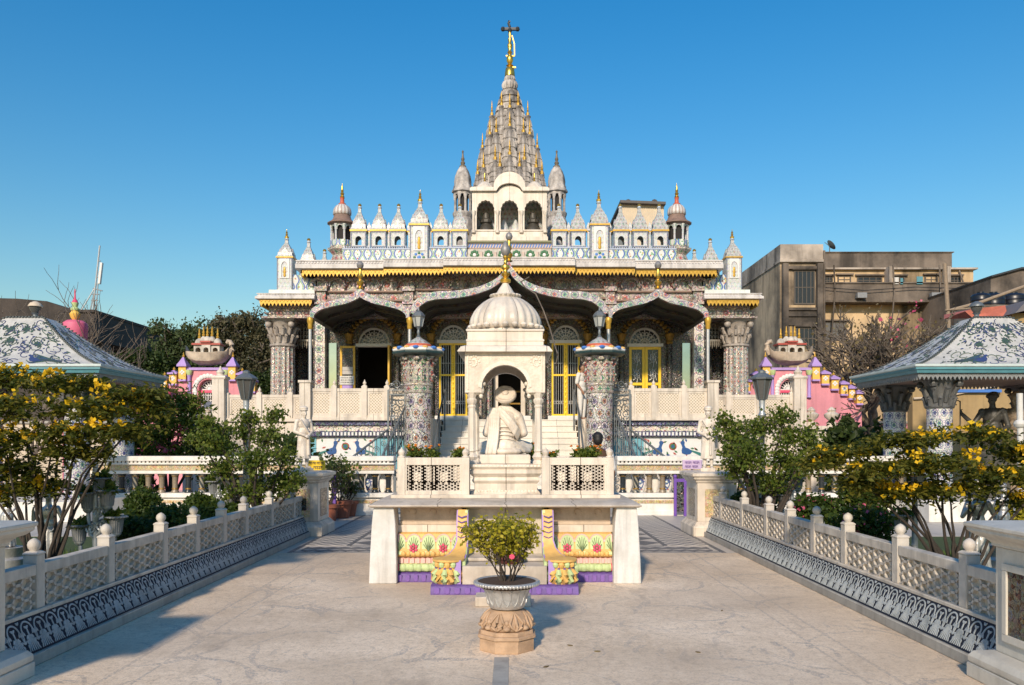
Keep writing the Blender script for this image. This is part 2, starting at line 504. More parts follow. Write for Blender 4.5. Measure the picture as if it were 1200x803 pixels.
def jali_mat():
    """carved stone screen seen from afar: fine grid of cells in bump, the shade of the gaps painted as darker colour"""
    g = G('carved_screen')
    x, y, _ = g.sep(g.uv)
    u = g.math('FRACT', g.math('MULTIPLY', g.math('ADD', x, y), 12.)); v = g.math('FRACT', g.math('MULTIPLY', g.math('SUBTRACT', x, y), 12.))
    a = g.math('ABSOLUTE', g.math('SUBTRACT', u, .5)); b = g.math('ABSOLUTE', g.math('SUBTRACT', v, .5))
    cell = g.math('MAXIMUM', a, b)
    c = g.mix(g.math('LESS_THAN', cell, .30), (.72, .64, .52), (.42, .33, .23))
    n = g.noise(5, 5, .6)
    c = g.mix(g.ramp(n, [(.45, 0), (.75, .3)]), c, (.4, .34, .26))
    g.bump(g.math('GREATER_THAN', cell, .3), .6, .02)
    return g.set(c, .5)


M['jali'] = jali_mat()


def flute_stripe(name, a, b, freq, rough=.4):
    g = G(name)
    x, y, _ = g.sep(g.uv)
    n = g.noise(6, 4)
    c = g.mix(g.math('GREATER_THAN', g.math('FRACT', g.math('MULTIPLY', x, freq)), .5), a, b)
    c = g.mix(g.ramp(n, [(.45, 0), (.8, .4)]), c, tuple(k * .5 for k in a))
    return g.set(c, rough)


M['dome_stripe'] = flute_stripe('striped_dome', (.62, .60, .57), (.42, .34, .30), 16 / 1.9)


def twist(name):
    g = G(name)
    x, y, _ = g.sep(g.uv)
    t = g.math('FRACT', g.math('ADD', g.math('MULTIPLY', x, 7.), g.math('MULTIPLY', y, 6.)))
    c = g.mix(g.math('GREATER_THAN', t, .55), (.035, .045, .05), (.30, .27, .2))
    return g.set(c, .3)


M['twist'] = twist('twisted_stripe')
M['baluster'] = paint('dark_green_mosaic', (.035, .042, .045), .25, .2, .5, 40, .2)


def leafmat(name, cols, trans=.35, rough=.55, sc_=1.7):
    g = G(name)
    geo = g.n('ShaderNodeNewGeometry')
    rv = geo.outputs['Random Per Island']
    n = g.noise(sc_, 2, .5)
    f = g.math('ADD', g.math('MULTIPLY', rv, .65), g.math('MULTIPLY', n, .45))
    c = g.ramp(f, [(k / (len(cols) - 1) * .8 + .1, q) for k, q in enumerate(cols)])
    tr = g.n('ShaderNodeBsdfTranslucent'); g.put(tr.inputs[0], g.mix(.5, c, (.16, .22, .03), 'SCREEN'))
    mx = g.n('ShaderNodeMixShader'); mx.inputs[0].default_value = trans
    g.set(c, rough, spec=.3)
    g.t.links.new(g.b.outputs[0], mx.inputs[1]); g.t.links.new(tr.outputs[0], mx.inputs[2]); g.t.links.new(mx.outputs[0], g.out.inputs[0])
    return g.mat


M['leaf_olive'] = leafmat('olive_leaf', [(.024, .040, .008), (.068, .082, .012), (.135, .130, .018), (.19, .165, .026)])
M['leaf_green'] = leafmat('green_leaf', [(.030, .055, .008), (.07, .11, .014), (.12, .155, .022), (.17, .19, .03)])
M['leaf_dark'] = leafmat('dark_leaf', [(.014, .028, .008), (.032, .054, .013), (.058, .085, .02)], .25)
M['leaf_far'] = leafmat('far_leaf', [(.032, .036, .020), (.065, .063, .032), (.10, .09, .046), (.12, .105, .055)], .2, .7, .25)
M['leaf_farg'] = leafmat('far_green_leaf', [(.026, .045, .018), (.055, .08, .027), (.08, .105, .036)], .2, .7, .25)
M['leaf_hedge'] = leafmat('hedge_leaf', [(.014, .034, .005), (.042, .072, .010), (.085, .115, .018)], .25)
M['leaf_pot'] = leafmat('yellow_green_leaf', [(.11, .13, .010), (.28, .26, .018), (.44, .37, .025), (.55, .45, .05)])
M['grass'] = leafmat('grass_blade', [(.03, .06, .008), (.06, .11, .015), (.10, .15, .03)], .3)
M['yflower'] = leafmat('yellow_petal', [(.60, .34, .01), (.78, .48, .01), (.85, .58, .03)], .3)
M['oflower'] = leafmat('orange_petal', [(.62, .16, .01), (.75, .25, .012)], .2)
M['pflower'] = leafmat('pink_petal', [(.45, .03, .10), (.62, .10, .20), (.70, .22, .32)], .3)
M['dryleaf'] = leafmat('dry_twig_leaf', [(.10, .075, .045), (.16, .12, .06), (.20, .16, .07)], .2)
# ================================================================== ground
def court_mat():
    g = G('worn_court_terrazzo')
    p = g.uv
    base = g.mix(g.ramp(g.noise(.6, 7, .68, p), [(.36, 0), (.64, 1)]), (.66, .505, .345), (.95, .77, .57))
    sp = g.noise(60, 3, .7, p)
    base = g.mix(g.ramp(sp, [(.33, .55), (.5, 0)]), base, (.30, .25, .21))
    sp2 = g.noise(28, 4, .75, p)
    base = g.mix(g.ramp(sp2, [(.56, 0), (.72, .45)]), base, (.74, .67, .58))
    # scrolling inlay, broken by wear: arcs about a grid of centres
    wv = g.n('ShaderNodeVectorMath', operation='ADD')
    nz = g.n('ShaderNodeTexNoise'); g.put(nz.inputs['Vector'], p); nz.inputs['Scale'].default_value = 1.6; nz.inputs['Detail'].default_value = 2
    sc2 = g.n('ShaderNodeVectorMath', operation='SCALE'); g.put(sc2.inputs[0], nz.outputs['Color']); sc2.inputs['Scale'].default_value = .24
    g.put(wv.inputs[0], p); g.put(wv.inputs[1], sc2.outputs[0])
    x, y, _ = g.sep(wv.outputs[0])
    lines = None
    for s, ox, oy, rad in ((.50, .1, .2, .40), (.50, .6, .7, .30), (.66, .3, .15, .38), (1.1, .8, .4, .33)):
        fx = g.math('SUBTRACT', g.math('FRACT', g.math('MULTIPLY_ADD', x, s, ox)), .5)
        fy = g.math('SUBTRACT', g.math('FRACT', g.math('MULTIPLY_ADD', y, s, oy)), .5)
        r = g.math('SQRT', g.math('ADD', g.math('MULTIPLY', fx, fx), g.math('MULTIPLY', fy, fy)))
        a = g.math('ARCTAN2', fy, fx)
        rr = g.math('MULTIPLY_ADD', a, .028, rad)
        l = g.math('LESS_THAN', g.math('ABSOLUTE', g.math('SUBTRACT', r, rr)), g.math('MULTIPLY_ADD', g.noise(2.2, 2, .5, p), .05, -.011))
        half = g.math('GREATER_THAN', g.math('SINE', g.math('MULTIPLY_ADD', a, 2., ox * 9)), -.35)
        l = g.math('MULTIPLY', l, half)
        lines = l if lines is None else g.math('MAXIMUM', lines, l)
    v = g.voro(3.2, wv.outputs[0])
    leaf = g.math('LESS_THAN', v.outputs['Distance'], g.ramp(g.noise(1.3, 2, .5, p), [(.52, 0), (.7, .22)]))
    lines = g.math('MAXIMUM', lines, g.math('MULTIPLY', leaf, .55))
    wear = g.ramp(g.noise(34, 5, .8, p), [(.45, 0), (.56, 1)])
    wear2 = g.ramp(g.noise(1.1, 3, .6, p), [(.35, .15), (.6, .85)])
    m = g.math('MULTIPLY', g.math('MULTIPLY', lines, wear), wear2)
    ax = g.math('ABSOLUTE', g.sep(p)[0])
    bd = g.math('MAXIMUM', g.math('LESS_THAN', g.math('ABSOLUTE', g.math('SUBTRACT', ax, 2.52)), .012), g.math('LESS_THAN', g.math('ABSOLUTE', g.math('SUBTRACT', ax, 2.76)), .016))
    m = g.math('MAXIMUM', g.math('MULTIPLY', m, .85), g.math('MULTIPLY', g.math('MULTIPLY', bd, wear), .6))
    gr = g.noise(16, 6, .85, p)
    base = g.mix(g.ramp(gr, [(.36, .6), (.5, 0)]), base, (.37, .285, .20))
    base = g.mix(g.ramp(gr, [(.54, 0), (.68, .5)]), base, (.92, .82, .69))
    c = g.mix(m, base, (.24, .235, .24))
    st = g.noise(.35, 5, .6, g.map(p, loc=(3, 7, 0)))
    st2 = g.noise(1.4, 6, .75, g.map(p, scale=(1, .5, 1), loc=(9, 2, 0)))
    c = g.mix(g.ramp(st2, [(.56, 0), (.66, .5)]), c, (.35, .275, .20))
    c = g.mix(g.ramp(st, [(.44, 0), (.62, .5)]), c, (.48, .375, .27))
    g.bump(g.math('ADD', gr, sp2), .25, .012)
    return g.set(c, g.ramp(sp2, [(.3, .55), (.7, .75)]))


def zig_mat():
    g = G('zigzag_inlay')
    x, y, _ = g.sep(g.uv)
    tri = g.math('PINGPONG', g.math('MULTIPLY', x, 1.0), .11)
    t = g.math('FRACT', g.math('MULTIPLY', g.math('ADD', y, tri), 4.4))
    n = g.noise(8, 5, .6, g.uv)
    c = g.mix(g.math('GREATER_THAN', t, .55), (.58, .52, .45), (.10, .105, .115))
    c = g.mix(g.ramp(n, [(.42, 0), (.75, .55)]), c, (.42, .37, .32))
    return g.set(c, .5)


def tile_mat():
    g = G('grey_paving_tiles')
    n = g.noise(.8, 6, .65, g.uv)
    x, y, _ = g.sep(g.uv)
    gx = g.math('ABSOLUTE', g.math('SUBTRACT', g.math('FRACT', g.math('MULTIPLY', x, 1.3)), .5)); gy = g.math('ABSOLUTE', g.math('SUBTRACT', g.math('FRACT', g.math('MULTIPLY', y, 1.3)), .5))
    ln = g.math('GREATER_THAN', g.math('MAXIMUM', gx, gy), .485)
    c = g.mix(n, (.36, .335, .31), (.52, .49, .45))
    c = g.mix(g.math('MULTIPLY', ln, .6), c, (.18, .17, .16))
    return g.set(c, .5)


M['court'] = court_mat(); M['zig'] = zig_mat(); M['tile'] = tile_mat()
M['inlay_dark'] = stone('dark_inlay', (.10, .105, .115), (.25, .22, .2), .4, .5, 5, .05)
M['inlay_light'] = stone('light_inlay', (.55, .49, .42), (.3, .27, .24), .4, .5, 5, .05)
M['earth'] = stone('bare_earth', (.20, .16, .115), (.10, .085, .06), .5, .95, .6, .3)
M['lawn'] = stone('lawn_soil', (.045, .075, .018), (.03, .04, .012), .5, .95, 2, .6)


def struct(name, mb, m, **k):
    o = mb.build(name, m, smooth=0, **k); o['kind'] = 'structure'; return o


struct('ground', MB().box(-400, 400, -60, 700, -.4, -.03), M['earth'])
struct('pavement', MB().box(-3.62, 3.62, -4, 12.06, -.2, 0), M['court'])
struct('pavement', MB().box(-3.62, 3.62, 12.06, 18.45, -.2, 0), M['inlay_light'])
struct('pavement', MB().box(-16, 16, 18.45, 44, -.2, 0), M['tile'])
for sx in (-1, 1):
    struct('lawn_ground', MB().box(sx * 3.62, sx * 16, 3, 14.2, -.2, -.01), M['lawn'])
    struct('path', MB().box(sx * 3.62, sx * 16, 14.2, 18.45, -.2, -.002), M['tile'])
    a, b = (3.2, 2.55)
    struct('pavement', MB().box(sx * a, sx * b, 12.86, 18.3, -.1, .004), M['zig'])
    struct('pavement', MB().box(sx * (a + .07), sx * a, 12.06, 18.3, -.1, .004).box(sx * b, sx * (b - .07), 12.86, 18.3, -.1, .004)
           .box(sx * a, sx * 1.0, 12.1, 12.17, -.1, .0042).box(sx * (b - .07), sx * 1.0, 12.8, 12.86, -.1, .004), M['inlay_dark'])
    mb = MB()
    k = 0
    for i in range(11):                               # counter-change chevrons across the near end
        x0 = 3.13 - i * .2
        for (q0, q1, z0) in ((12.2, 12.48, 0), (12.48, 12.77, 1)):
            mb.prism([(sx * x0, q0 + (.09 if z0 == 0 else 0)), (sx * (x0 - .1), q0), (sx * (x0 - .2), q0 + (.09 if z0 == 0 else 0)), (sx * (x0 - .2), q1 - .05), (sx * (x0 - .1), q1 - .14), (sx * x0, q1 - .05)], 'z', -.1, .004)
    struct('pavement', mb, M['inlay_dark'])
    mb = MB()
    for i in range(8):
        for j in range(3):
            cx = sx * (2.2 - j * .62); cy = 13.25 + i * .62
            mb.prism([(cx - .3, cy), (cx, cy - .3), (cx + .3, cy), (cx, cy + .3)], 'z', -.1, .004)
    struct('pavement', mb, M['inlay_dark'])
struct('pavement', MB().box(-.055, .055, -4, 6.2, -.1, .004), M['kerb'])
# fallen leaves and twigs on the court
mb = MB()
for px, py in ((668, 757), (818, 765), (700, 764), (846, 716), (640, 782)):
    d = F * HC / (py - 518); x = X(px, d)
    a = random.random() * 6; s = .016 + .014 * random.random()
    mb.prism([(x + s * math.cos(a), d + s * math.sin(a)), (x + .4 * s * math.cos(a + 1.4), d + .4 * s * math.sin(a + 1.4)), (x - s * math.cos(a), d - s * math.sin(a)), (x - .4 * s * math.cos(a + 1.4), d - .4 * s * math.sin(a + 1.4))], 'z', .002, .009)
lf = mb.build('fallen_leaves', M['dryleaf']); tag(lf, kind='stuff')
lf['label'] = 'dry brown leaves scattered on the pale court'; lf['category'] = 'fallen leaves'


def blades(name, x0, x1, y0, y1, n, h):
    mb = MB()
    P = rng.random((n, 2))
    for q in P:
        x = x0 + (x1 - x0) * q[0]; y = y0 + (y1 - y0) * q[1]
        a = random.random() * 6.3; w = .012; dx, dy = math.cos(a) * w, math.sin(a) * w; hh = h * (.5 + random.random())
        lx, ly = random.uniform(-.03, .03), random.uniform(-.03, .03)
        mb.add([(x - dx, y - dy, -.02), (x + dx, y + dy, -.02), (x + lx, y + ly, hh)], [(0, 1, 2)])
    return mb.build(name, M['grass'], smooth=0)


for sx in (-1, 1):
    o = blades('grass', sx * 3.9, sx * 9, 4.2, 12.2, 9000, .055); o['kind'] = 'stuff'

# ================================================================== lattice walls beside the court
PX = [6.31, 7.43, 8.59, 9.47, 10.37, 11.23, 12.42, 13.68, 14.28]     # post distances


def hexgrid(w, h, cw, ch):
    """edges of a hexagonal net clipped to a w x h rectangle"""
    E = set(); out = []
    nx = int(w / (cw * .75)) + 2; ny = int(h / ch) + 2
    for i in range(-1, nx):
        for j in range(-1, ny):
            cx = i * cw * .75; cy = j * ch + (ch / 2 if i % 2 else 0)
            p = [(cx + cw / 2, cy), (cx + cw / 4, cy + ch / 2), (cx - cw / 4, cy + ch / 2), (cx - cw / 2, cy), (cx - cw / 4, cy - ch / 2), (cx + cw / 4, cy - ch / 2)]
            for k in range(6):
                a, b = p[k], p[(k + 1) % 6]
                key = tuple(sorted(((round(a[0], 3), round(a[1], 3)), (round(b[0], 3), round(b[1], 3)))))
                if key in E: continue
                E.add(key)
                (x0, y0), (x1, y1) = a, b                       # clip
                t0, t1 = 0.0, 1.0; ok = True
                for d, q0, q1 in ((x1 - x0, -x0, w - x0), (y1 - y0, -y0, h - y0)):
                    if abs(d) < 1e-9:
                        if q0 > 0 or q1 < 0: ok = False
                    else:
                        u, v = sorted((q0 / d, q1 / d)); t0 = max(t0, u); t1 = min(t1, v)
                if ok and t1 - t0 > .05:
                    out.append(((x0 + t0 * (x1 - x0), y0 + t0 * (y1 - y0)), (x0 + t1 * (x1 - x0), y0 + t1 * (y1 - y0))))
    return out


def motif_band(mb, T, L, per, h):
    """palm-and-arch frieze in relief: T(u, v, w) -> point, u along, v up 0..h"""
    n = max(1, round(L / per)); p = L / n
    def stroke(a, b, w0, w1, t=.005):
        a = Vector((a[0], a[1])); b = Vector((b[0], b[1])); q = (b - a).normalized(); s = Vector((-q.y, q.x))
        m = (a + b) / 2
        mb.frame(T, [tuple(a + s * w0), tuple(m + s * max(w0, w1) * 1.05), tuple(b + s * w1), tuple(b - s * w1), tuple(m - s * max(w0, w1) * 1.05), tuple(a - s * w0)], 0, t)
    for i in range(n):
        c = (i + .5) * p
        for dx in (-.40, -.24, -.08, .08, .24, .40):
            stroke((c + dx * .25 * p, h * (.60 - abs(dx) * .25)), (c + dx * p, h * .06), .0018, .0042)
        for k in range(3):                                       # leaflets on the fan
            stroke((c - p * .36 + k * p * .05, h * (.18 + .12 * k)), (c - p * .30 + k * p * .09, h * (.26 + .13 * k)), .003, .008)
            stroke((c + p * .36 - k * p * .05, h * (.18 + .12 * k)), (c + p * .30 - k * p * .09, h * (.26 + .13 * k)), .003, .008)
        for sgn in (-1, 1):                                            # rising sprays between the fans
            for k in range(1, 4, 2): stroke((i * p + (0 if sgn > 0 else p), h * .30), (i * p + (0 if sgn > 0 else p) + sgn * p * .055 * (k + .2), h * (.60 - .07 * k)), .002, .004)
        stroke((c, h * .52), (c, h * .74), .006, .006)
        stroke((c, h * .74), (c - p * .14, h * .80), .009, .003); stroke((c, h * .74), (c + p * .14, h * .80), .009, .003)
        pts = [(i * p + p * (.5 + .40 * math.cos(PI - PI * k / 10)), h * (.66 + .27 * math.sin(PI * k / 10))) for k in range(11)]
        for k in range(10): stroke(pts[k], pts[k + 1], .006, .006)
        for sgn in (-1, 1):
            stroke((c + sgn * p * .40, h * .66), (c + sgn * p * .46, h * .50), .010, .003)
            stroke((c + sgn * p * .40, h * .66), (c + sgn * p * .28, h * .54), .009, .003)
            stroke((c + sgn * p * .5, h * .90), (c + sgn * p * .40, h * .97), .007, .003)


def lattice_wall(sx, label):
    t = thing('lattice_wall', label, 'wall', (sx * 3.6, 10.2, 0), 'lattice walls beside the court')
    m = M['lattice']
    y0, y1 = 5.62, 14.55
    MB().prism([(sx * 3.42, 0), (sx * 3.42, .088), (sx * 3.455, .088), (sx * 3.455, 0)], 'y', y0, y1).box(sx * 3.455, sx * 3.78, y0, y1, -.1, .088).build('kerb', M['kerb'], t, bevel=.008)
    MB().prism([(sx * 3.455, .088), (sx * 3.565, .33), (sx * 3.72, .33), (sx * 3.72, .088)], 'y', y0, y1 - .1).build('mosaic_band', M['band_navy'], t)
    ux = Vector((sx * .11, .242)).normalized()
    def T(u, v, w):
        nx, nz = -sx * ux.y * 1, abs(ux.x)
        return (sx * 3.455 + sx * abs(ux.x) * v + nx * w, y0 + u, .088 + ux.y * v + nz * w)
    mb = MB(); motif_band(mb, T, y1 - .1 - y0, .165, .264)
    mb.build('band_relief', M['band_pale'], t, smooth=0)
    MB().box(sx * 3.565, sx * 3.72, y0, y1 - .1, .33, .362).build('ledge', m, t, bevel=.006)
    post = fin = None
    for d in PX:
        mb = MB().box(-.055, .055, -.055, .055, .362, .775); mb.pyr(0, 0, [(.775, .055), (.775, .060), (.788, .060), (.803, .04)])
        if post is None:
            post = thing_part('post', mb, m, t, (sx * 3.64, d, 0), bevel=.006)
            f = MB().lathe((0, 0, 0), [(.03, .80), (.032, .81), (.045, .828), (.049, .85), (.043, .873), (.024, .892), (.004, .902)], 16)
            fo = f.build('ball_finial', m, post)
        else:
            dup_part(post, t, (0, d - PX[0], 0))
    ys = [5.62] + PX + [14.5]
    for k in range(len(ys) - 1):
        a = ys[k] + (.055 if k else 0); b = ys[k + 1] - (.055 if k + 1 < len(ys) - 1 else 0)
        if b - a < .12: continue
        L = b - a
        MB().box(sx * 3.59, sx * 3.69, a, b, .62, .705).build('top_rail', m, t, bevel=.006)
        mb = MB()
        n = max(1, round(L / .15 / .75)); cw = L / (n * .75)
        for (p, q) in hexgrid(L, .258, cw, .258 / 3):
            mb.bar((sx * 3.618, a + p[0], .362 + p[1]), (sx * 3.618, a + q[0], .362 + q[1]), .022, .034, up=(sx, 0, 0))
        po = mb.build('lattice_panel', m, t, smooth=0)
        MB().box(sx * 3.632, sx * 3.67, a, b, .362, .62).build('backing', M['beige'], po)
    return t


def thing_part(name, mb, m, parent, at, **k):
    """a part built about its own origin, then placed (so copies can share its mesh)"""
    sv = OFF.get(parent.name, (0, 0, 0)); OFF[parent.name] = (0, 0, 0)
    o = mb.build(name, m, parent, **k)
    OFF[parent.name] = sv
    o.location = Vector(at) - Vector(sv)
    OFF[o.name] = (0, 0, 0)
    return o


M['band_navy'] = paint('navy_glass_band', (.022, .028, .045), .65, 0, .5, 30, .05, .15)
M['band_pale'] = stone('pale_relief', (.42, .46, .48), (.15, .18, .19), .6, .5, 8, .3)
lattice_wall(-1, 'low lattice wall with navy relief band, left of the court under yellow flowered shade tree')
lattice_wall(1, 'low lattice wall with navy relief band, right of the court in full sun')

# ------------------------------------------------------------------ entrance piers at the front corners
def pier(sx, label):
    t = thing('entrance_pier', label, 'pier', (sx * 3.95, 5.0, 0), 'white piers at the front of the court')
    x0, x1 = sx * 3.42, sx * 4.5
    m = M['pierpaint']
    y0, y1 = 4.55, 5.6
    def ring(o, z): return [(min(x0, x1) - o, y0 - o, z), (max(x0, x1) + o, y0 - o, z), (max(x0, x1) + o, y1 + o, z), (min(x0, x1) - o, y1 + o, z)]
    b = MB().loft([ring(.13, 0), ring(.13, .10)]).loft([ring(.115, .10), ring(.125, .115), ring(.125, .15), ring(.10, .185), ring(.05, .20), ring(.02, .21)])
    b.build('base', m, t, bevel=.008)
    MB().loft([ring(0, .21), ring(0, .93)]).build('body', m, t, bevel=.006)
    MB().loft([ring(.0, .93), ring(.02, .935), ring(.02, .955), ring(.05, .985), ring(.09, 1.0), ring(.13, 1.03), ring(.13, 1.055), ring(.145, 1.06), ring(.145, 1.085), ring(.09, 1.10), ring(-.2, 1.125)]).build('cap', m, t, bevel=.005)
    # framed mirror panel on the court side and on the front
    xs = x0 - sx * .02
    fr = MB().box(xs, x0 + sx * .0, 4.68, 5.50, .30, .35).box(xs, x0, 4.68, 5.50, .78, .83).box(xs, x0, 4.68, 4.73, .35, .78).box(xs, x0, 5.45, 5.50, .35, .78)
    fr.build('panel_frame', m, t, bevel=.004)
    MB().box(x0 - sx * .006, x0 + sx * .002, 4.73, 5.45, .35, .78).build('mirror_panel', M['mos_pier'], t)
    fr = MB().box(sx * 3.55, sx * 4.38, y0 - .02, y0, .30, .35).box(sx * 3.55, sx * 4.38, y0 - .02, y0, .78, .83).box(sx * 3.55, sx * 3.6, y0 - .02, y0, .35, .78).box(sx * 4.33, sx * 4.38, y0 - .02, y0, .35, .78)
    fr.build('panel_frame', m, t)
    MB().box(sx * 3.6, sx * 4.33, y0 - .006, y0 + .002, .35, .78).build('mirror_panel', M['mos_pier'], t)


M['pierpaint'] = stone('pier_paint', (.62, .585, .51), (.36, .32, .26), .35, .55, 2.2, .1, .2)
pier(-1, 'white moulded pier with mirror panel at the bottom left corner')
pier(1, 'white moulded pier with mirror panel at the bottom right corner')


# ================================================================== figures (one fused surface each)
def capsule(mb, p, q, r0, r1, seg=12):
    p = Vector(p); q = Vector(q)
    t = q - p; L = t.length
    if L < 1e-5: mb.ball(p, r0, seg); return
    t.normalize()
    a = t.cross(Vector((.31, .17, .93))); a.normalize(); b = t.cross(a)
    rings = []
    for ph in (-1.45, -1.0, -.5, 0): rings.append((p + t * r0 * math.sin(ph), r0 * math.cos(ph)))
    for ph in (0, .5, 1.0, 1.45): rings.append((q + t * r1 * math.sin(ph), r1 * math.cos(ph)))
    mb.loft([[tuple(c + rr * (math.cos(2 * PI * i / seg) * a + math.sin(2 * PI * i / seg) * b)) for i in range(seg)] for c, rr in rings])


def ell(mb, c, r, rot=None, seg=16):
    m = rot or Matrix.Identity(3)
    k = MB().ball((0, 0, 0), r, seg)
    mb.add([Vector(c) + m @ Vector(p) for p in k.v], k.f)


def fuse(name, mb, mat, parent=None, voxel=.012, smooth_it=4, loc=None):
    """union of overlapping volumes remeshed into ONE continuous skin"""
    o = mb.build(name, mat, parent, smooth=0, loc=loc)
    r = o.modifiers.new('r', 'REMESH'); r.mode = 'VOXEL'; r.voxel_size = voxel; r.use_smooth_shade = True
    s = o.modifiers.new('s', 'SMOOTH'); s.iterations = smooth_it; s.factor = .5
    dg = bpy.context.evaluated_depsgraph_get(); dg.update()
    me = bpy.data.meshes.new_from_object(o.evaluated_get(dg), depsgraph=dg)
    o.modifiers.clear(); old = o.data; o.data = me; bpy.data.meshes.remove(old)
    me.name = name
    if not me.materials: me.materials.append(mat)
    me.polygons.foreach_set('use_smooth', [True] * len(me.polygons))
    return o


def head(mb, c, h, yaw=0.0, tilt=0.0):
    """head of height h centred at c, facing -y turned by yaw"""
    m = Matrix.Rotation(yaw, 3, 'Z') @ Matrix.Rotation(tilt, 3, 'X')
    c = Vector(c)
    def P(x, y, z): return c + m @ Vector((x * h, y * h, z * h))
    ell(mb, P(0, .04, .10), (.33 * h, .40 * h, .40 * h), m)
    ell(mb, P(0, -.06, -.14), (.27 * h, .31 * h, .36 * h), m)
    ell(mb, P(0, -.22, -.38), (.13 * h, .13 * h, .11 * h), m)         # chin
    capsule(mb, P(0, -.36, .10), P(0, -.46, -.10), .045 * h, .075 * h, 8)   # nose
    ell(mb, P(0, -.34, -.24), (.12 * h, .06 * h, .035 * h), m, 10)
    for s in (-1, 1):
        capsule(mb, P(s * .06, -.34, .10), P(s * .22, -.29, .10), .05 * h, .04 * h, 8)   # brow
        ell(mb, P(s * .13, -.31, .02), (.06 * h, .04 * h, .04 * h), m, 8)
        ell(mb, P(s * .34, .04, -.02), (.04 * h, .09 * h, .14 * h), m, 10)      # ear
        ell(mb, P(s * .17, -.26, -.12), (.10 * h, .08 * h, .09 * h), m, 10)


def hand(mb, wrist, direction, palm_n, L, curl=.5, side=1):
    """palm, four unequal fingers and a thumb, rooted at the wrist"""
    w = Vector(wrist); d = Vector(direction).normalized(); n = Vector(palm_n); n = (n - d * n.dot(d)).normalized(); a = d.cross(n) * side
    k = w + d * L * .28
    for o in (-.16, -.05, .06, .16): capsule(mb, w + a * o * L * .5, w + d * L * .5 + a * o * L * 1.25, L * .11, L * .085, 8)
    for o, ln in ((-.2, .40), (-.07, .47), (.07, .44), (.2, .34)):
        p = w + d * L * .5 + a * o * L
        q = p + (d * math.cos(curl * .5) + n * math.sin(curl * .5)) * L * ln * .45
        e = q + (d * math.cos(curl * 1.5) + n * math.sin(curl * 1.5)) * L * ln * .55
        capsule(mb, p, q, L * .055, L * .05, 8); capsule(mb, q, e, L * .05, L * .04, 8)
    p = w + d * L * .15 - a * L * .18; q = p + (d * .6 - a * .7 + n * .3).normalized() * L * .25
    capsule(mb, p, q, L * .075, L * .06, 8); capsule(mb, q, q + (d * .9 + n * .4).normalized() * L * .2, L * .06, L * .045, 8)


def robed_statue(name, label, loc, h, mat, mirror=1, turn=0.0, group=None):
    """standing turbaned worshipper: hands joined in front, knee-length robe, bare feet on a plinth"""
    t = thing(name, label, 'statue', loc, group, turn)
    sv = OFF[t.name]; OFF[t.name] = (0, 0, 0)
    k = h / 1.0
    mb = MB()
    H_ = .86 * k; z0 = .045 * k
    hh = .118 * k
    head(mb, (0, -.005 * k, z0 + H_ - .07 * k), hh)
    capsule(mb, (0, .012 * k, z0 + .70 * k), (0, .0, z0 + .78 * k), .038 * k, .032 * k)
    ell(mb, (0, .01 * k, z0 + H_ + .008 * k), (.062 * k, .068 * k, .038 * k))                    # turban
    ell(mb, (0, .005 * k, z0 + H_ - .018 * k), (.058 * k, .066 * k, .022 * k))
    ell(mb, (0, .012 * k, z0 + .645 * k), (.098 * k, .062 * k, .085 * k)); ell(mb, (0, .008 * k, z0 + .52 * k), (.082 * k, .058 * k, .10 * k))
    ell(mb, (0, .006 * k, z0 + .43 * k), (.09 * k, .065 * k, .07 * k))
    for s in (-1, 1):
        ell(mb, (s * .095 * k, .012 * k, z0 + .685 * k), (.036 * k, .036 * k, .034 * k))
        capsule(mb, (s * .105 * k, .015 * k, z0 + .685 * k), (s * .138 * k, .01 * k, z0 + .53 * k), .032 * k, .027 * k)
        capsule(mb, (s * .138 * k, .01 * k, z0 + .53 * k), (s * .035 * k, -.085 * k, z0 + .475 * k), .027 * k, .019 * k)
        hand(mb, (s * .035 * k, -.085 * k, z0 + .475 * k), (-s * .5, -.5, -.35), (-s * .3, .8, -.2), .075 * k, .8, s)
        capsule(mb, (s * .042 * k, .0, z0 + .40 * k), (s * .046 * k, -.004 * k, z0 + .22 * k), .058 * k, .038 * k)
        capsule(mb, (s * .046 * k, -.004 * k, z0 + .22 * k), (s * .05 * k, .01 * k, z0 + .03 * k), .038 * k, .021 * k)
        capsule(mb, (s * .05 * k, .012 * k, z0 + .018 * k), (s * .058 * k, -.075 * k, z0 + .012 * k), .022 * k, .017 * k)
    # robe skirt with folds, flaring to the shins
    rings = []
    for q in range(9):
        f = q / 8; zz = z0 + (.47 - .33 * f) * k; rr = (.088 + .022 * f) * k
        rings.append([(rr * (1.0 + .06 * f * math.cos(7 * a)) * math.cos(a), rr * .72 * (1.0 + .08 * f * math.cos(7 * a + 1)) * math.sin(a) + .004 * k, zz) for a in [2 * PI * i / 32 for i in range(32)]])
    mb.loft(rings)
    capsule(mb, (-.075 * k, -.045 * k, z0 + .70 * k), (.07 * k, -.062 * k, z0 + .47 * k), .016 * k, .014 * k, 8)   # sash
    capsule(mb, (.03 * k, -.085 * k, z0 + .46 * k), (.035 * k, -.08 * k, z0 + .20 * k), .013 * k, .018 * k, 8)
    mb.box(-.10 * k, .10 * k, -.10 * k, .075 * k, -.002, .05 * k)
    fuse('figure', mb, mat, t, .0062 * k, 2)
    OFF[t.name] = sv
    return t


